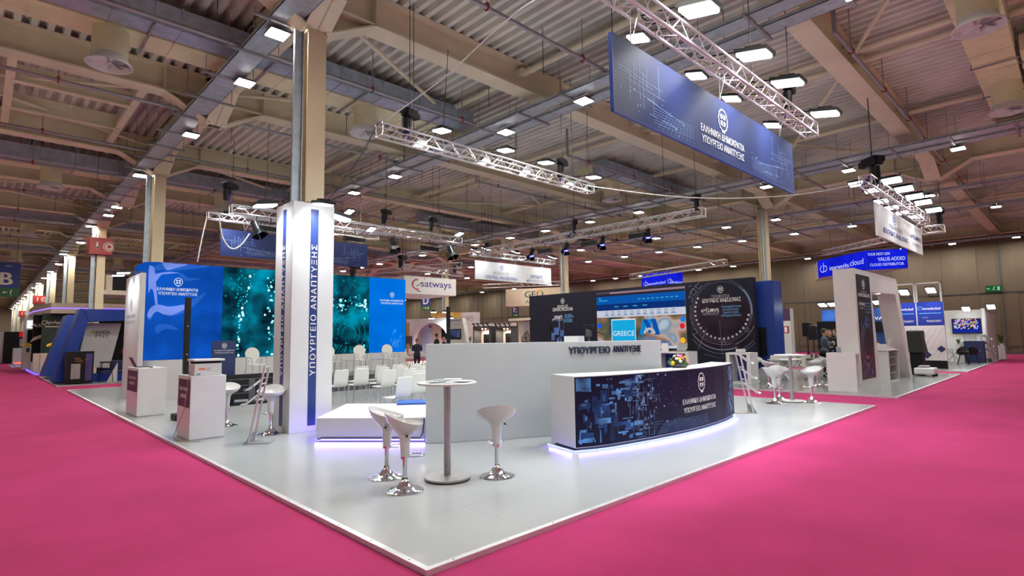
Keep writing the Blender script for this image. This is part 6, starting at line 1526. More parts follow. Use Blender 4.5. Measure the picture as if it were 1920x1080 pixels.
s1 = build(f1.sheet(0, f1.L[-1], zb_s, zt_s, .01), 'lit_face', g_ib, t); s2 = build(f2.sheet(0, f2.L[-1], zb_s, zt_s, .01), 'lit_face', g_ib, t)
L1 = f1.L[-1]; cloud_logo(f1, L1*.11, 6.0, .26, g_tx, s1)
signtext(f1, 'interworks.', L1*.48, 5.95, L1*.42, .30, g_tx, s1, .03, .02); signtext(f1, 'cloud', L1*.83, 6.02, L1*.26, .36, g_tx, s1, -.0, .02)
L2 = f2.L[-1]
for s_, u, z, w, h in (('YOUR NEXT-GEN', .32, 6.38, .54, .17), ('VALUE-ADDED', .62, 6.05, .66, .23), ('CLOUD DISTRIBUTOR', .50, 5.72, .82, .17)): signtext(f2, s_, L2*u, z, L2*w, h, g_tx, s2, .03, .02)
pA = at_depth(1203, 523, 50); pB = at_depth(1250, 517.5, 47); pC = at_depth(1280, 520, 48)
t = thing('hanging_cube_sign', 'small far blue lit sign peeping over the dark display wall', 'sign', (pB.x, pB.y, 5.6))
build(MB().prism([(pA.x, pA.y), (pB.x, pB.y), (pC.x, pC.y), (pC.x+1, pC.y+3)], 5.7, 7.0), 'sign_body', m_whitep, t)
for a_, b_ in ((pA, pB), (pB, pC)):
    f1 = two(a_, b_); s1 = build(f1.sheet(0, f1.L[-1], 5.7, 7.0, .01), 'lit_face', g_ib, t); cloud_logo(f1, f1.L[-1]*.15, 6.15, .2, g_tx, s1); signtext(f1, 'interworks.cloud', f1.L[-1]*.6, 6.1, f1.L[-1]*.7, .25, g_tx, s1, .02, .02)
for hx, hy, hz_ in ((pA.x+.3, pA.y+.3, 7.0), (pC.x, pC.y+.5, 7.0), (24.3+2.5, 0, 0)):
    if hz_: wire((hx, hy, 8.87), (hx, hy, hz_), 'steel wire holding a hanging lit sign')
wire((cen.x, cen.y, 8.87), (cen.x, cen.y, zt_s), 'steel wire holding a hanging lit sign')
# satways
c = [onY(*p, 30.) for p in ((758, 517), (855, 523), (762, 551))]; X0, X1 = c[0].x, c[1].x; z1 = (c[0].z+c[1].z)/2; z0 = z1-1.15
t = thing('hanging_box_sign', 'white hanging box sign reading satways', 'sign', (X0, 30, z0))
build(MB().box(X0, X1, 30., 34., z0, z1), 'sign_body', m_bw, t); pn = Panel([(X0, 30.), (X1, 30.)]); w = X1-X0
signtext(pn, 'satways', w*.60, z0+.60, w*.60, .50, mat('satways_violet', (.10, .05, .28)), t, .03)
build(pn.geoput(geo_of(arc2(w*.24, z0+.62, .34, .10, 1.4, 5.0, 22, .8)), 0, 0, .006), 'logo', mat('satways_red', (.50, .02, .02)), t); build(pn.geoput(geo_of(arc2(w*.26, z0+.62, .40, .05, 2.0, 3.4, 12, .9)+[line2((w*.22, z0+.5), (w*.34, z0+.78), .05), disc2(w*.37, z0+1.02, .04), line2((w*.22, z0+.22), (w*.30, z0+.16), .05)]), 0, 0, .008), 'logo', m_text_n, t)
for hx in (X0+.5, X1-.5): wire((hx, 31., 8.87), (hx, 31., z1), 'steel wire holding a hanging white box sign')
# GEO sign
pA = at_depth(948, 543, 46.); pB = at_depth(1060, 537, 44.3); z1 = 5.55; z0 = 4.12; f1 = two(pA, pB)
t = thing('hanging_box_sign', 'cream hanging sign with green GEO lettering', 'sign', (pA.x, pA.y, z0)); build(f1.body(z0, z1, 1.2), 'sign_body', mat('cream_banner', (.66, .55, .42), .5), t)
mg = mat('geo_green', (.01, .12, .09)); L1 = f1.L[-1]; signtext(f1, 'GE', L1*.42, z1-.50, L1*.19, .52, mg, t, .05); signtext(f1, 'ANALYSIS', L1*.53, z1-1.1, L1*.38, .28, mg, t, .02)
for k, c_ in enumerate(('geo_orange', 'geo_red', 'geo_green')): build(f1.geoput(geo_of(arc2(L1*.585, z1-.50, .22-.02*k, .10, [1.0, 2.2, 3.6][k], [2.1, 3.5, 7.2][k], 10)), 0, 0, .008), 'logo', mat(c_, {'geo_orange': (.7, .35, .02), 'geo_red': (.5, .06, .02), 'geo_green': (.01, .12, .09)}[c_]), t)
for u_ in (.15, .85): q = f1.at(L1*u_, z1, -.5); wire((q.x, q.y, 8.87), (q.x, q.y, z1), 'steel wire holding the cream sign')
# hall letters
m_hblue = mat('hall_sign_blue', (.006, .018, .16), .5); m_hgreen = mat('hall_sign_green', (.005, .085, .02), .5); m_cr = mat('sign_cream', (.60, .52, .45), .5)
def hall_sign(X0, X1, Y, z0, z1, ch, label, small=None, gh=.25):
    t = thing('hall_sign', label, 'sign', ((X0+X1)/2, Y, z0)); w = X1-X0; h = z1-z0
    build(MB().box(X0, X1, Y, Y+.08, z0, z1), 'board', m_hblue, t); pn = Panel([(X0, Y), (X1, Y)])
    build(pn.sheet(0, w, z0, z0+h*gh, .004), 'exit_band', m_hgreen, t)
    signtext(pn, ch, w*.5, z0+h*.53, w*.48, h*.36, m_cr, t, .06)
    if small: signtext(pn, small, w*.56, z0+h*.90, w*.34, h*.055, m_cr, t, .02)
    g = z0+h*gh/2; s_ = h*gh*.3
    build(pn.geoput(geo_of([line2((w*.42, g), (w*.56, g), s_*.3), [(w*.38, g), (w*.46, g+s_*.6), (w*.46, g-s_*.6)], disc2(w*.70, g+s_*.7, s_*.25), line2((w*.70, g+s_*.5), (w*.66, g-s_*.2), s_*.35), line2((w*.66, g-s_*.2), (w*.72, g-s_), s_*.25), [(w*.15, g-s_), (w*.22, g-s_), (w*.22, g+s_), (w*.15, g+s_)]]), 0, 0, .006), 'pictogram', m_cr, t)
    for x in (X0+.15*w, X1-.15*w): build(MB().tube((x, Y+.04, z1), (x, Y+.04, 8.9), .012), 'hanger', m_wired, t)
YB = 46.; xr = onY(38, 520, YB).x; xl = onY(-14, 520, YB).x; hall_sign(xl, xr, YB, onY(10, 556.5, YB).z, onY(10, 492, YB).z, 'B', 'blue hanging hall sign with a large letter B above a green exit band', 'ΑΝΩ\nHALL 5', .26)
def hall_sign_x(px0, px1, py0, py1, dep, ch, label):
    a = at_depth(px0, py1, dep); b = at_depth(px1, py1, dep); z1 = at_depth(px0, py0, dep).z; z0 = a.z; f = two(a, b); w = f.L[-1]; h = z1-z0
    t = thing('hall_sign', label, 'sign', (a.x, a.y, z0)); build(f.body(z0, z1, .1), 'board', m_hblue, t); build(f.sheet(0, w, z0, z0+h*.22, .006), 'exit_band', m_hgreen, t)
    signtext(f, ch, w*.5, z0+h*.52, w*.6, h*.42, m_cr, t, .05); g = z0+h*.11
    build(f.geoput(geo_of([line2((w*.2, g), (w*.35, g), .08), disc2(w*.5, g, .08), [(w*.7, g-.12), (w*.8, g-.12), (w*.8, g+.12), (w*.7, g+.12)]]), 0, 0, .01), 'pictogram', m_cr, t)
    build(MB().tube((a.x, a.y, z1), (a.x, a.y, 8.9), .012), 'hanger', m_wired, t)
hall_sign_x(790, 807, 546, 581.5, 62., 'D', 'far blue hall sign with the letter D below the satways sign'); hall_sign_x(960, 973, 567, 594, 58., 'E', 'far blue hall sign with the letter E below the cream GEO sign')
# red hose signs on columns
for k, (i, z, s_) in enumerate(((2, 6.15, 1.0), (5, 5.6, .95), (7, 5.2, .9))):
    x, y = COLS[i]; t = thing('hose_sign', 'red fire hose box sign on the %s of the row of cream columns' % ('third', 'sixth', 'eighth')[k], 'sign', (x, y, z))
    w = .55; build(MB().box(x-w, x+w*.75, y-.5, y+.5, z, z+.85*s_), 'sign_box', m_red, t); pn = Panel([(x-w, y-.5), (x+w*.75, y-.5)])
    build(pn.geoput(geo_of(arc2(.82, z+.42, .10, .07, 0, 6.28, 18)+arc2(.82, z+.42, .22, .03, .3, 5.9, 18)+[line2((.32, z+.3), (.32, z+.62), .07), [(.24, z+.38), (.32, z+.22), (.40, z+.38)]]), 0, 0, .006), 'pictogram', m_cr, t)

# ================================================================ STANDS ALONG THE FAR AISLE
platform(2.3, 12., 27.4, 36., m_floorg, 'grey raised floor of the blue framed stand down the aisle')
m_roy = mat('royal_blue_paint', (.008, .045, .34), .35, noise=.12); m_roy2 = mat('royal_blue_side', (.02, .07, .38), .4, noise=.1)
NY = 29.0
def nvp(*ps): return [tuple(onY(px, py, NY)) for px, py in ps]
t = thing('leaning_portal', 'royal blue leaning portal frame of the stand down the aisle', 'frame', (3.5, NY, 0))
def sl(ps, dy, m_, nm): return build(MB().slab([(x, NY, z) for x, _, z in nvp(*ps)], (0, dy, 0)), nm, m_, t)
sl(((98, 717), (124, 717), (166, 603), (157, 579), (150, 579)), 1.2, m_roy, 'leaning_post'); sl(((158, 579.5), (300, 581), (300, 599), (167, 603)), 1.19, m_roy, 'top_beam')
sl(((121, 700), (300, 700), (300, 717), (118, 717)), .3, m_roy, 'lower_wall')
t2 = thing('blue_fin', 'paler blue leaning fin in front of the royal blue frame', 'fin', (2.4, 33, 0))
build(MB().slab([(onY(px, py, 33.).x, 33., onY(px, py, 33.).z) for px, py in ((80, 706), (99, 707), (146, 591), (127, 590))], (0, 2., 0)), 'fin_body', m_roy2, t2)
t = thing('logo_wall', 'white slanted stand wall with NVIDIA and PNY lettering', 'stand wall', (3.8, 29.9, 0))
NY2 = 29.7
build(MB().slab([(onY(px, py, NY2).x, NY2, onY(px, py, NY2).z) for px, py in ((143, 688), (205, 690), (228, 606), (163, 606))], (0, .2, 0)), 'wall_body', m_whitep, t)
pn = Panel([(0, NY2), (10, NY2)])
q = onY(194, 623, NY2); mdk = mat('charcoal_lettering', (.05, .05, .06)); signtext(pn, 'NVIDIA', q.x, q.z, onY(207, 623, NY2).x-onY(181, 623, NY2).x, .16, mdk, t, .05)
q = onY(192, 630, NY2); signtext(pn, 'PNY', q.x, q.z, onY(205, 630, NY2).x-onY(179, 630, NY2).x, .14, mdk, t, .0)
q = onY(174.5, 622.5, NY2); mgn = mat('logo_green', (.20, .40, .02)); build(pn.geoput(geo_of([[(q.x+.02, q.z-.07), (q.x+.12, q.z-.07), (q.x+.12, q.z+.07), (q.x+.02, q.z+.07)]]+arc2(q.x, q.z, .03, .035, 1.2, 5.1, 14)), 0, 0, .006), 'logo', mgn, t)
t = thing('dark_print_wall', 'dark wall with red swirling lines beside the slanted white wall', 'stand wall', (4.8, 30.3, 0))
NY3 = 30.4; xx0 = onY(205, 650, NY3).x; build(MB().box(xx0-.4, xx0+3.5, NY3, NY3+.2, 0, 2.55), 'wall_body', m_black, t); pn = Panel([(xx0, NY3), (xx0+3.5, NY3)])
P = []
for k in range(7): P += arc2(.85, 1.42, .28+.05*k, .02, 3.2+.15*k, 5.6, 14, .7)
build(pn.geoput(geo_of(P), 0, 0, .006), 'swirl', glow('swirl_red', (.30, .03, .01), 1.), t)
# server cabinet
t = thing('server_cabinet', 'black glass-fronted server cabinet with a violet poster panel', 'cabinet', (3.2, 28.1, 0)); NC = 28.0
a = onY(124, 700, NC).x; b = onY(156, 700, NC).x; c_ = onY(175, 700, NC).x; zc = onY(150, 659, NC).z
build(MB().box(a, b, NC, NC+.8, .03, zc).box(b, c_, NC+.02, NC+.5, .03, zc), 'cabinet_body', m_blackp, t, bevel=.01); pn = Panel([(a, NC), (c_, NC)])
build(pn.sheet(.14, b-a-.1, .2, zc*.62, .006), 'rack_unit', m_steel, t); build(pn.geoput(geo_of([line2((.25, zc*.75), (.5, zc*.72), .02), line2((.25, zc*.7), (.52, zc*.68), .02), line2((.25, zc*.8), (.45, zc*.78), .02)]+arc2(.62, zc*.72, .05, .015, 0, 3.1, 8)), 0, 0, .008), 'wiring', mat('wiring_ochre', (.35, .16, .03)), t)
build(pn.sheet(b-a+.06, c_-a-.05, .12, zc-.1, -.012), 'poster', mat('violet_poster', (.06, .05, .20), noise=.5, scale=2), t)
def stool_tall(x, y, m_, label):
    t = thing('tall_stool', label, 'stool', (x, y, 0)); build(MB().box(x-.2, x+.2, y-.2, y+.2, .78, .83), 'seat', m_, t, bevel=.01)
    for sx in (-1, 1):
        for sy in (-1, 1): build(MB().tube((x+sx*.15, y+sy*.15, .78), (x+sx*.23, y+sy*.23, 0), .012), 'leg', m_black, t)
stool_tall(3.95, 28.5, m_black, 'tall black stool beside the server cabinet'); q = G(196, 714, 0); tag(build(MB().slab([(q.x-.05, 28.3, 0), (q.x+.30, 28.3, 0), (q.x+.30, 28.3, .8)], (0, .05, 0)), 'white_wedge', m_white, at=(q.x, 28.3, 0)), 'white wedge-shaped fin beside the tall black stool', 'fin')
q = G(222, 709, 0); shell_chair(q.x, q.y, 2., m_chairw, 'white shell chair with wooden legs behind the white desk'); q = G(214, 706, 0)
t = thing('sofa', 'dark blue low sofa before the dark swirl wall', 'sofa', (4.2, 29.6, 0)); build(MB().box(3.9, 5.4, 29.3, 29.9, .12, .42), 'seat', m_navy, t, bevel=.05); build(MB().box(3.9, 5.4, 29.9, 30.1, .3, .85), 'backrest', m_navy, t, bevel=.05)
# cream and green stand
AYY = 41.
platform(2.35, 10., 38.5, 50., mat('beige_floor', (.40, .36, .30), .4), 'beige raised floor of the cream and green stand down the aisle')
def ap_(px, py, Y=AYY): q = onY(px, py, Y); return (q.x, Y, q.z)
t = thing('canopy_stand', 'cream canopy with a violet light line over a dark green stand', 'canopy', (4, AYY, 3)); 
zc0 = ap_(80, 604)[2]; zc1 = ap_(80, 582)[2]
can = [ap_(52, 600)[:1]+(49.,), ap_(52, 600)[:1]+(46.5,), (3.0, 41.2), (6.5, 40.6), (6.5, 49.)]
can = [(2.5, 50.), (2.5, 46.5), (3.0, 41.2), (7.5, 40.6), (7.5, 50.)]
build(MB().prism(can, 3.35, 3.95), 'canopy_body', mat('cream_panel', (.58, .50, .42), .5), t)
pn = Panel([(2.5, 50.), (2.5, 46.5), (3.0, 41.2), (7.5, 40.6)]); build(pn.sheet(.1, pn.L[-1]-.1, 3.60, 3.68, .01), 'light_line', glow('violet_line', (.28, .16, .9), 1.6), t)
t = thing('green_wall', 'dark green stand wall with AgroApps lettering', 'stand wall', (4, 42, 0)); 
gx0 = onY(77, 640, 42.).x; gx1 = onY(120, 640, 42.).x
M = mat('dark_green_print', (.006, .025, .018), .5, noise=.5, scale=.5)
build(MB().box(gx0, gx1+1., 42., 42.2, 0, 3.35), 'wall_body', M, t); pn = Panel([(gx0, 42.), (gx1+1., 42.)]); q = onY(101, 605, 42.); wq = onY(117, 605, 42.).x-onY(88, 605, 42.).x
signtext(pn, 'AgroApps', q.x-gx0, q.z, wq, .22, m_cr, t, .04); build(pn.sheet(q.x-gx0-wq*.55, q.x-gx0+wq*.5, q.z-.26, q.z-.20, .005), 'text_line', m_cr, t); build(pn.geoput(geo_of(arc2(q.x-gx0-wq*.6, q.z, .1, .03, 0, 6.28, 12)), 0, 0, .006), 'logo', m_cr, t)
t = thing('black_wall', 'black stand wall with white animal mark beside the green wall', 'stand wall', (3, 43.5, 0))
bx0 = onY(60, 640, 44.).x; bx1 = onY(78, 640, 44.).x; build(MB().box(bx0, bx1+.3, 44., 44.2, 0, 3.35), 'wall_body', m_black, t); pn = Panel([(bx0, 44.), (bx1, 44.)]); q = onY(71, 610, 44.)
signtext(pn, 'ASP', q.x-bx0+.05, q.z, .75, .20, m_cr, t, .04); q = onY(70, 636, 44.); build(pn.geoput(geo_of([[(q.x-bx0-.35, q.z-.2), (q.x-bx0-.1, q.z-.05), (q.x-bx0+.3, q.z+.12), (q.x-bx0+.4, q.z+.3), (q.x-bx0+.1, q.z+.25), (q.x-bx0-.2, q.z+.1)]]), 0, 0, .006), 'mark', m_cr, t)
def pedestal(px0, px1, py0, Y, m_, label, dy=.6, nm='pedestal'):
    a = onY(px0, py0, Y); b = onY(px1, py0, Y); return tag(build(MB().box(a.x, b.x, Y, Y+dy, 0, a.z), nm, m_, at=(a.x, Y, 0), bevel=.01), label, 'counter')
m_crp = MATS['cream_panel']
pedestal(43.5, 57, 661, 46., m_crp, 'cream pedestal carrying sunflowers at the aisle corner'); pedestal(63, 92, 663, 40.5, m_crp, 'cream counter before the dark green wall'); pedestal(76, 92, 664, 38.9, m_crp, 'second cream counter beside the blue fin')
pedestal(58, 66, 679, 42.8, m_crp, 'low cream step box before the black wall')
for k, (px, py, Y) in enumerate(((52, 661, 46.2), (98, 660, 39.5))):
    q = onY(px, py, Y); fc = Vector((q.x, Y, q.z if k == 0 else 1.05)); t = thing('flower_vase', ['vase of yellow sunflowers on the cream pedestal', 'vase of yellow sunflowers beside the blue fin'][k], 'flowers', fc)
    build(MB().lathe([(.06, 0), (.10, .18), (.07, .3)], fc, 10), 'vase', m_hgreen, t); f_ = fc; fc = fc+Vector((0, 0, .32)); build(blooms(MB(), 9, .08, .25, .2), 'bloom', MATS['yellow_bloom'], t); fc = f_
tag(build(MB().box(2.36, 3.9, 38.44, 38.49, -.03, .05), 'light_strip', glow('violet_strip', (.16, .10, 1.), 2.), at=(2.4, 39, 0)), 'violet light strip along the foot of the cream stand', 'light strip')
tag(build(MB().box(2.30, 2.35, 38.6, 46., -.03, .05), 'light_strip', MATS['violet_strip'], at=(2.3, 42, 0)), 'violet light strip along the aisle edge of the cream stand', 'light strip')
q = onY(53, 630, 47.); t = thing('info_screen', 'white upright stele with a dark screen under the canopy', 'screen', (q.x, 47, 0)); build(MB().box(q.x-.25, q.x+.35, 47., 47.3, 0, 3.3), 'stele', m_whitep, t); build(MB().box(q.x-.05, q.x+.33, 46.97, 47., 1.6, 2.5), 'screen', m_black, t); build(MB().box(q.x-.1, q.x+.3, 46.95, 47., 2.6, 3.1), 'light_box', glow('light_box', (.8, .85, .9), 1.2), t)
# black stand, far
t = thing('black_stand', 'black box stand with a red panel far down the aisle', 'stand wall', (2.8, 66, 0)); bY = 64.; a = onY(7, 640, bY).x; b = onY(46, 640, bY).x; zt = onY(20, 622, bY).z
build(MB().box(a, b, bY, bY+8, 0, zt), 'wall_body', m_black, t); pn = Panel([(a, bY), (b, bY)]); w = b-a; build(pn.sheet(w*.72, w, zt-.45, zt, .01), 'red_panel', glow('red_panel', (.45, .01, .01), 1.), t); build(pn.sheet(w*.76, w*.98, zt-1.3, zt-.6, .01), 'print', mlg, t)
build(MB().box(a-.5, a, bY+.2, bY+8, 0, zt), 'side_wall', m_steel, t)
pedestal(25, 47, 653, 60., m_whitep, 'far white counter glowing red at its foot', 1.)
tag(build(MB().box(onY(27, 660, 59.9).x, onY(46, 660, 59.9).x, 59.85, 59.9, 0, .12), 'light_strip', glow('red_strip', (1., .12, .08), 1.5), at=(2, 59.9, 0)), 'red light strip at the foot of the far white counter', 'light strip')
platform(1.9, 8, 52., 60., m_roy, 'small blue raised floor between the far stands')
# things above the blue frame: hanging black cube, white canopy
t = thing('black_canopy', 'black box canopy above and behind the royal blue frame', 'canopy', (6, 40, 4)); a = onY(117, 600, 51.).x; b = onY(205, 600, 51.).x; build(MB().box(a, b, 51., 55., onY(160, 582, 51.).z, onY(160, 569, 51.).z), 'canopy_body', m_black, t)
t = thing('white_tower', 'white and black hanging tower box behind the emblem panel', 'tower', (7, 38, 4)); Yh = 36.
x0, x1, x2 = onY(199, 530, Yh).x, onY(211, 530, Yh).x, onY(241, 530, Yh).x; zA, zB, zC = onY(215, 516, Yh).z, onY(215, 546, Yh).z, onY(215, 554, Yh).z
build(MB().box(x0, x1, Yh, Yh+2, zB, zA), 'white_box', m_crp, t); build(MB().box(x1, x2, Yh, Yh+2, zB, zA), 'black_box', m_black, t); build(MB().box(x0-.2, x2, Yh-.6, Yh+2, zC, zB), 'white_slab', m_crp, t)

# ================================================================ WHITE STANDS BEYOND THE LED WALL
def pan(px0, px1, dep0, dep1=None): a = at_depth(px0, 633, dep0); b = at_depth(px1, 633, dep1 or dep0); return two(a, b)
def zat(px, py, dep): return at_depth(px, py, dep).z
f = pan(762, 851, 42., 40.); t = thing('arch_stand', 'white stand front with a wide round arch opening', 'stand wall', (f.p[0].x, f.p[0].y, 0)); L = f.L[-1]; k = L/89.
ht = zat(800, 597, 41.); cx_ = (808-762)*k; rx = 32*k; zc = zat(808, 640, 41.); ry = zat(808, 605.5, 41.)-zc; V = []; F = []; n = 24
for i in range(n+1):
    th = math.pi*(1-i/n); a = cx_+rx*math.cos(th); b = max(0, zc+ry*math.sin(th)); V += [f.at(a, b, 0), f.at(a, ht, 0), f.at(a, b, -.4)]
for i in range(n): j = 3*i; F += [(j, j+3, j+4, j+1), (j, j+2, j+5, j+3)]
mb = MB().add(V, F)
for a0, a1 in ((0, cx_-rx), (cx_+rx, L)): mb.add([f.at(a0, 0), f.at(a1, 0), f.at(a1, ht), f.at(a0, ht)], [(0, 1, 2, 3)]).add([f.at(a0, 0, -.4), f.at(a1, 0, -.4), f.at(a1, ht, -.4), f.at(a0, ht, -.4)], [(3, 2, 1, 0)])
mb.add([f.at(0, ht), f.at(L, ht), f.at(L, ht, -3), f.at(0, ht, -3)], [(0, 1, 2, 3)]).add([f.at(cx_-rx, 0), f.at(cx_-rx, zc), f.at(cx_-rx, zc, -.4), f.at(cx_-rx, 0, -.4)], [(0, 1, 2, 3)]).add([f.at(cx_+rx, 0), f.at(cx_+rx, zc), f.at(cx_+rx, zc, -.4), f.at(cx_+rx, 0, -.4)], [(3, 2, 1, 0)])
build(mb, 'arch_front', m_white, t); bk = pan(762, 851, 43.4, 42.2); build(bk.body(0, ht, .1), 'back_wall', m_crp, t)
build(bk.sheet((787-762)*k, (808-762)*k, .3, zat(800, 607, 44.), .01), 'banner', mat('pale_blue_banner', (.42, .50, .68), noise=.15, scale=1), t); build(bk.sheet((824-762)*k, (846-762)*k, zat(830, 636, 44.), zat(830, 617, 44.), .01), 'dark_screen', m_black, t)
build(bk.geoput(geo_of([disc2((804.5-762)*k, zat(804, 613, 44.), .10)]), 0, 0, .02), 'red_mark', m_red, t)
build(f.sheet(.0, (768-762)*k, .0, zat(765, 604, 41.), .02), 'wood_slats', m_wood, t); build(f.sheet(-.2, (774-762)*k, zat(765, 645, 41.), zat(765, 630, 41.), .05), 'dark_screen', m_dark, t)
for px, py in ((813, 585), (835, 585), (809, 597), (845, 596)): q = at_depth(px, py, 39.5); flood(q, (q.x+.1, q.y+.1, 0), (1, 1, 0), 'small floodlight on the white arch stand near pixel-bright corner'.replace('near pixel-bright corner', {813: 'over the orange box', 835: 'beside the satways board', 809: 'above the arch crown', 845: 'at the arch end'}[px]), watt=60, scale=1.4)
f = pan(808, 850, 41.5, 40.5); t = thing('orange_box', 'orange lit box sign on top of the white arch stand', 'sign', (f.p[0].x, f.p[0].y, 3)); build(f.body(zat(820, 596.5, 41.), zat(820, 586, 41.), 1.), 'box_body', mat('orange_panel', (.50, .28, .06)), t); signtext(f, 'satways', f.L[-1]*.6, zat(830, 592, 41.), f.L[-1]*.4, .16, mat('satways_violet', (.10, .05, .28)), t); build(f.geoput(geo_of(arc2(f.L[-1]*.32, zat(830, 592, 41.), .15, .05, 1., 5., 12)), 0, 0, .01), 'logo', m_red, t)
f = pan(842, 872, 38., 36.5); t = thing('satways_wall', 'white stand wall with satways lettering and a television', 'stand wall', (f.p[0].x, f.p[0].y, 0)); zt = zat(850, 597, 37.4); L = f.L[-1]
build(MB().add([f.at(0, 0), f.at(L*1.3, 0), f.at(L*.82, zt), f.at(0, zt), f.at(0, 0, -.3), f.at(L*1.3, 0, -.3), f.at(L*.82, zt, -.3), f.at(0, zt, -.3)], [(0, 1, 2, 3), (7, 6, 5, 4), (1, 5, 6, 2), (0, 4, 5, 1), (3, 2, 6, 7), (0, 3, 7, 4)]), 'wall_body', m_whitep, t)
signtext(f, 'satways', L*.42, zt-.16, L*.66, .15, mat('satways_violet', (.10, .05, .28)), t); signtext(f, 'mission critical', L*.42, zt-.42, L*.5, .07, m_text_b, t, .0)
build(f.sheet(-.1, L*.78, zat(855, 636.5, 37.4), zat(855, 617, 37.4), .04), 'television', m_black, t); build(f.sheet(.02, L*.72, zat(855, 633, 37.4), zat(855, 618.5, 37.4), .045), 'picture', glow('crowd_picture', (.04, .05, .12), 1., .9), t)
f = pan(848, 890, 50., 49.); t = thing('stand_sign', 'white high stand board reading HUAWEI', 'sign', (f.p[0].x, f.p[0].y, 3)); build(f.body(0, zat(880, 585.5, 49.5), 1.), 'board', m_white, t); signtext(f, 'HUAWEI', f.L[-1]*.48, zat(870, 597.5, 49.5), f.L[-1]*.94, .42, m_text_g, t, .0)
f = pan(866, 965, 53., 49.); t = thing('stand_wall', 'long plain white stand wall behind the two black-framed booths', 'stand wall', (f.p[0].x, f.p[0].y, 0)); build(f.body(0, zat(910, 606.5, 51.), .3), 'wall_body', m_white, t)
warm = glow('warm_downlight', (1., .75, .5), 6.)
for i, (a_, b_) in enumerate(((887, 919), (928, 960))):
    f = pan(a_, b_, 44.-i, 43.-i); L = f.L[-1]; dp = 43.5-i; zt = zat(a_, 612, dp); t = thing('display_booth', ['black-framed display booth nearer the LED wall', 'black-framed display booth nearer the cream stand'][i], 'booth', (f.p[0].x, f.p[0].y, 0))
    mb = MB()
    for a0, a1, z0, z1 in ((0, .12, 0, zt), (L-.12, L, 0, zt), (0, L, zt-.15, zt)): mb.add([f.at(a0, z0), f.at(a1, z0), f.at(a1, z1), f.at(a0, z1), f.at(a0, z0, -.9), f.at(a1, z0, -.9), f.at(a1, z1, -.9), f.at(a0, z1, -.9)], [(0, 1, 2, 3), (7, 6, 5, 4), (1, 5, 6, 2), (0, 4, 5, 1), (3, 2, 6, 7), (0, 3, 7, 4)])
    build(mb, 'frame', m_dark, t); bb = Panel([tuple(f.at(.05, 0, -.9).xy), tuple(f.at(L-.05, 0, -.9).xy)])
    build(bb.body(0, zt-.05, .1), 'back_wall', m_crp, t); build(bb.sheet(L*.2, L*.72, .2, zat(a_, 627 - 2*i, dp), .05), 'dark_screen', m_black, t)
    for u in (.35, .55, .8): build(MB().tube(f.at(L*u, zt-.15, -.4), f.at(L*u, zt-.24, -.45), .045), 'lamp', warm, t)
    lt = bpy.data.lights.new('booth_lamp', 'AREA'); lt.size = .6; lt.energy = 60; lt.color = (1, .8, .6); lo = bpy.data.objects.new('booth_lamp', lt); COL.objects.link(lo); lo.location = f.at(L*.5, zt-.3, -.4)
    mb = MB()
    for u in (.1, .35, .65, .9): mb.tube(f.at(L*u, zt, .0), f.at(L*u, zt+.25, .25), .05)
    mb.tube(f.at(0, zt+.2, .1), f.at(L, zt+.2, .1), .03); build(mb, 'spot_rail', m_black, t)
f = pan(954, 995, 38., 36.); L = f.L[-1]; t = thing('cream_stand', 'cream framed stand with a mountain poster and teal edge', 'stand wall', (f.p[0].x, f.p[0].y, 0)); dp = 37.
build(f.body(zat(970, 601, dp), zat(970, 596.5, dp), 1.2), 'lintel', m_crp, t); g = Panel([tuple(f.at(L*.12, 0, -.6).xy), tuple(f.at(L, 0, -.6).xy)])
build(g.body(0, zat(970, 601, dp), .2), 'back_wall', m_crp, t); build(g.sheet(L*.14, L*.58, .6, zat(970, 603, dp), .02), 'poster', mat('pale_poster', (.50, .52, .56), noise=.2, scale=1.5), t)
mtn = [(L*.14, .7), (L*.58, .7), (L*.55, 1.7), (L*.44, 2.05), (L*.33, 1.95), (L*.22, 1.7), (L*.14, 1.6)]
build(g.geoput(geo_of([mtn]), 0, 0, .03), 'mountain', mat('mountain_brown', (.16, .12, .10), noise=.5, scale=4), t); build(g.sheet(L*.68, L*.86, 0, zat(970, 601, dp), .05), 'teal_edge', mat('teal_paint', (.01, .20, .17)), t)
# small plants and chairs seen between LED wall and long white wall
for i, (px, py, rz) in enumerate(((767, 690, .5), (776, 689, 2.2), (789, 691, -1.), (798, 688, 1.))):
    q = at_depth(px, py+8, 29.+i); shell_chair(q.x, q.y, rz, m_chairw, 'white shell chair with wooden legs by the man in the navy suit', 0.); 
tt = [o for o in COL.objects if o.name.startswith('shell_chair') and o.parent is None][-4:]
for o in tt: o['group'] = 'white shell chairs round the far table'
q = at_depth(770, 690, 33.); plant(q.x, q.y, .75, .5, 'green plant on the far low table beside the LED wall end'); white_table(q.x, q.y, 1., 1., .74, 'round-looking white table under the plant beyond the LED wall')
q = at_depth(881, 643, 35.); plant(q.x, q.y, 1.1, .5, 'bright green plant peeping above the long white wall', n=24)
tag(build(MB().box(q.x-.3, q.x+.3, q.y-.3, q.y+.3, 0, 1.1), 'plant_stand', m_white, at=(q.x, q.y, 0)), 'white plinth under the bright green plant', 'plinth')

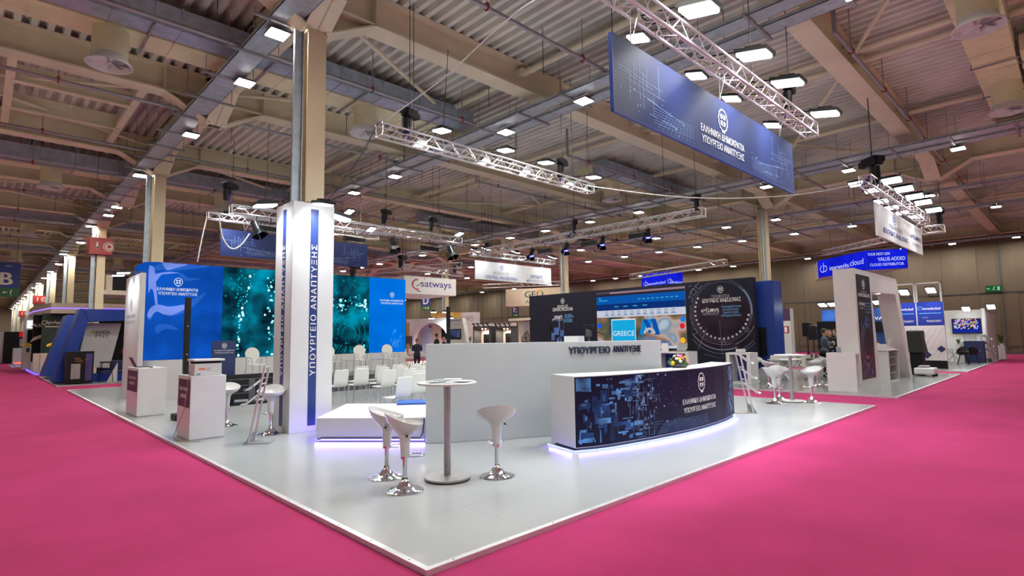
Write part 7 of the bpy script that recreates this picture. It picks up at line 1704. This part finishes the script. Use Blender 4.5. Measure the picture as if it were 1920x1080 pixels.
# ================================================================ PEOPLE
def person(pos, heading, h, label, jacket, trousers, hair=m_hair, bald=False, arm='down', lean=0., hold=None):
    """standing figure, faces local +X before turning by heading"""
    t = thing('person', label, 'person', (0, 0, 0)); s = h/1.75
    def V(x, y, z): return Vector((x+lean*max(0, z-.9), y, z))*s
    # body: one continuous skin surface (head, neck, hands)
    b = MB(); hd = V(.02, 0, 1.62)
    b.lathe([(.001, -.125), (.045, -.118), (.068, -.08), (.078, -.02), (.082, .04), (.072, .09), (.045, .122), (.001, .132)], hd, 18, 1.15*s, .95*s, fn=lambda p, th, r: (p[0], p[1], hd.z+(p[2]-hd.z)*s))
    b.rbox(hd+Vector((.098, 0, -.005))*s, (.03*s, .022*s, .045*s)); b.rbox(hd+Vector((.085, 0, -.055))*s, (.012*s, .045*s, .012*s)); b.ball(hd+Vector((.07, 0, -.10))*s, .03*s, 8, 6)
    for sy in (-1, 1): b.rbox(hd+Vector((0, sy*.082, -.005))*s, (.035*s, .016*s, .055*s))
    b.path([V(0, 0, 1.38), V(.005, 0, 1.45), hd+Vector((-.01, 0, -.08))*s], [.075*s, .055*s, .055*s], 10)
    J = MB(); T_ = MB()
    def ell(z, rx, ry, cx=0): return [V(cx+rx*math.cos(a), ry*math.sin(a), z) for a in [2*math.pi*i/16 for i in range(16)]]
    rows = [ell(.78, .13, .18), ell(.90, .125, .175), ell(1.02, .115, .155), ell(1.15, .12, .17), ell(1.28, .125, .195), ell(1.38, .11, .205), ell(1.43, .08, .15), ell(1.47, .055, .08)]
    v = sum(rows, []); f = []
    for j in range(len(rows)-1):
        for i in range(16): f.append((j*16+i, j*16+(i+1) % 16, (j+1)*16+(i+1) % 16, (j+1)*16+i))
    f += [tuple(range(15, -1, -1)), tuple((len(rows)-1)*16+i for i in range(16))]; J.add(v, f)
    for sy in (-1, 1):
        sh = V(0, sy*.19, 1.38)
        if arm == 'down': el = V(-.03, sy*.26, 1.10); wr = V(.06, sy*.25, .87); fdir = Vector((.15, 0, -1))
        elif arm == 'front': el = V(.02, sy*.25, 1.12); wr = V(.25, sy*.10, 1.10); fdir = Vector((.8, -sy*.5, .2))
        else: el = V(.04, sy*.26, 1.12); wr = V(.20, sy*.14, 1.24 if sy < 0 else 1.05); fdir = Vector((.7, -sy*.6, .3))
        J.path([sh, (sh+el)/2+Vector((-.01, sy*.01, 0)), el, (el+wr)/2, wr], [.068*s, .06*s, .052*s, .046*s, .038*s], 10)
        fdir.normalize(); b.path([wr-fdir*.03, wr+fdir*.04*s, wr+fdir*.09*s], [.024*s, .034*s, .030*s], 8)
        sd = fdir.cross(Vector((0, 0, 1))); sd = (sd if sd.length > .3 else Vector((1, 0, 0))).normalized(); dn = fdir.cross(sd)
        for kf, off in enumerate((-.024, -.008, .008, .024)):
            p0 = wr+fdir*.085*s+sd*off*s; L_ = (.05, .062, .058, .045)[kf]; b.path([p0, p0+(fdir*.5*L_+dn*.006)*s, p0+(fdir*L_*.95+dn*.022)*s], [.0095*s, .009*s, .007*s], 6)
        b.path([wr+fdir*.03*s+sd*.02*s, wr+fdir*.055*s+sd*.048*s, wr+fdir*.085*s+sd*.055*s], [.012*s, .011*s, .008*s], 6)
        hp = V(0, sy*.09, .88); kn = V(.02, sy*.10, .48); an = V(-.02, sy*.11, .08)
        T_.path([hp+Vector((0, 0, .06)), hp, (hp+kn)/2, kn, (kn+an)/2+Vector((-.01, 0, 0)), an], [.10*s, .105*s, .088*s, .066*s, .060*s, .052*s], 12)
    T_.ball(V(0, 0, .90), .15*s, 12, 8, sx=.85, sy=1.1, sz=.8)
    for mb_, nm, m_, vx in ((b, 'body', m_skin, .010), (J, 'jacket', jacket, .014), (T_, 'trousers', trousers, .014)):
        o = build(mb_, nm, m_, t, smooth=True); r = o.modifiers.new('remesh', 'REMESH'); r.mode = 'VOXEL'; r.voxel_size = vx*s; r.use_smooth_shade = True
        sm = o.modifiers.new('smooth', 'SMOOTH'); sm.iterations = 3 if nm != 'body' else 1
    for sy in (-1, 1): build(MB().slab([V(-.09, sy*.11-.045, .0), V(.17, sy*.11-.045, 0), V(.19, sy*.11-.03, .03), V(.10, sy*.11-.04, .08), V(-.08, sy*.11-.04, .10)], (0, .085*s, 0)), 'shoe', m_black, t, bevel=.015)
    hm = MB(); c = hd+Vector((-.012, 0, .03))*s
    hm.lathe([(.084, -.06), (.090, -.01), (.090, .03), (.078, .075), (.05, .105), (.001, .118)] if not bald else [(.084, -.07), (.088, -.02), (.086, .01)], c, 16, 1.12*s, .98*s, fn=lambda p, th, r: (p[0] if math.cos(th) < .35 or p[2] > c.z+.05*s else min(p[0], c.x+.03*s), p[1], c.z+(p[2]-c.z)*s))
    build(hm, 'hair', hair, t, smooth=True)
    ey = MB()
    for sy in (-1, 1): ey.ball(hd+Vector((.086, sy*.030, .018))*s, .010*s, 8, 6)
    build(ey, 'eyes', m_black, t)
    if hold: build(MB().lathe([(.03, -.05), (.038, .05), (.03, .05)], V(.30, -.02, 1.20), 10), 'cup', hold, t, label='paper cup')
    t.location = pos; t.rotation_euler = (0, 0, heading); return t
view = lambda p: math.atan2(p.y, p.x)
q = at_depth(782, 640, 27.5); person((q.x, q.y, 0), view(q)+.1, 1.60, 'man in a navy suit standing with his back to us beyond the LED wall', m_suit, m_suit, mat('light_brown_hair', (.16, .10, .05)), arm='front', lean=.03)
q = at_depth(819, 640, 31.); person((q.x, q.y, 0), view(q)-1.2, 1.86, 'dark-haired man in black behind the long white wall, head turned sideways', m_black, m_black)
q = at_depth(832.5, 640, 30.5); person((q.x, q.y, 0), view(q)+2.0, 1.67, 'bald bearded man in black behind the long white wall beside the black pole', m_black, m_black, mat('brown_hair', (.06, .035, .02)), bald=True)
q = at_depth(986, 640, 35.); person((q.x, q.y, 0), view(q), 1.60, 'long-haired woman in black before the cream stand', m_black, m_black)
jb = mat('blue_grey_jacket', (.035, .055, .085), .8); jn = mat('blue_jeans', (.05, .13, .30), .8)
q = at_depth(1547, 660, 20.3); person((q.x, q.y, 0), view(q)-1.35, 1.76, 'dark-haired man in a blue-grey jacket holding a cup beside the white arch', jb, m_suit, arm='cup', hold=m_white)
q = at_depth(1558, 660, 21.8); person((q.x, q.y, 0), view(q)+2.6, 1.72, 'person in blue jeans and dark jacket behind the man with the cup', m_black, jn, arm='front')
q = at_depth(1570, 660, 20.9); person((q.x, q.y, 0), view(q)+1.6, 1.74, 'person in black holding a cup, half hidden by the white arch', m_black, m_black, arm='cup', hold=m_white)
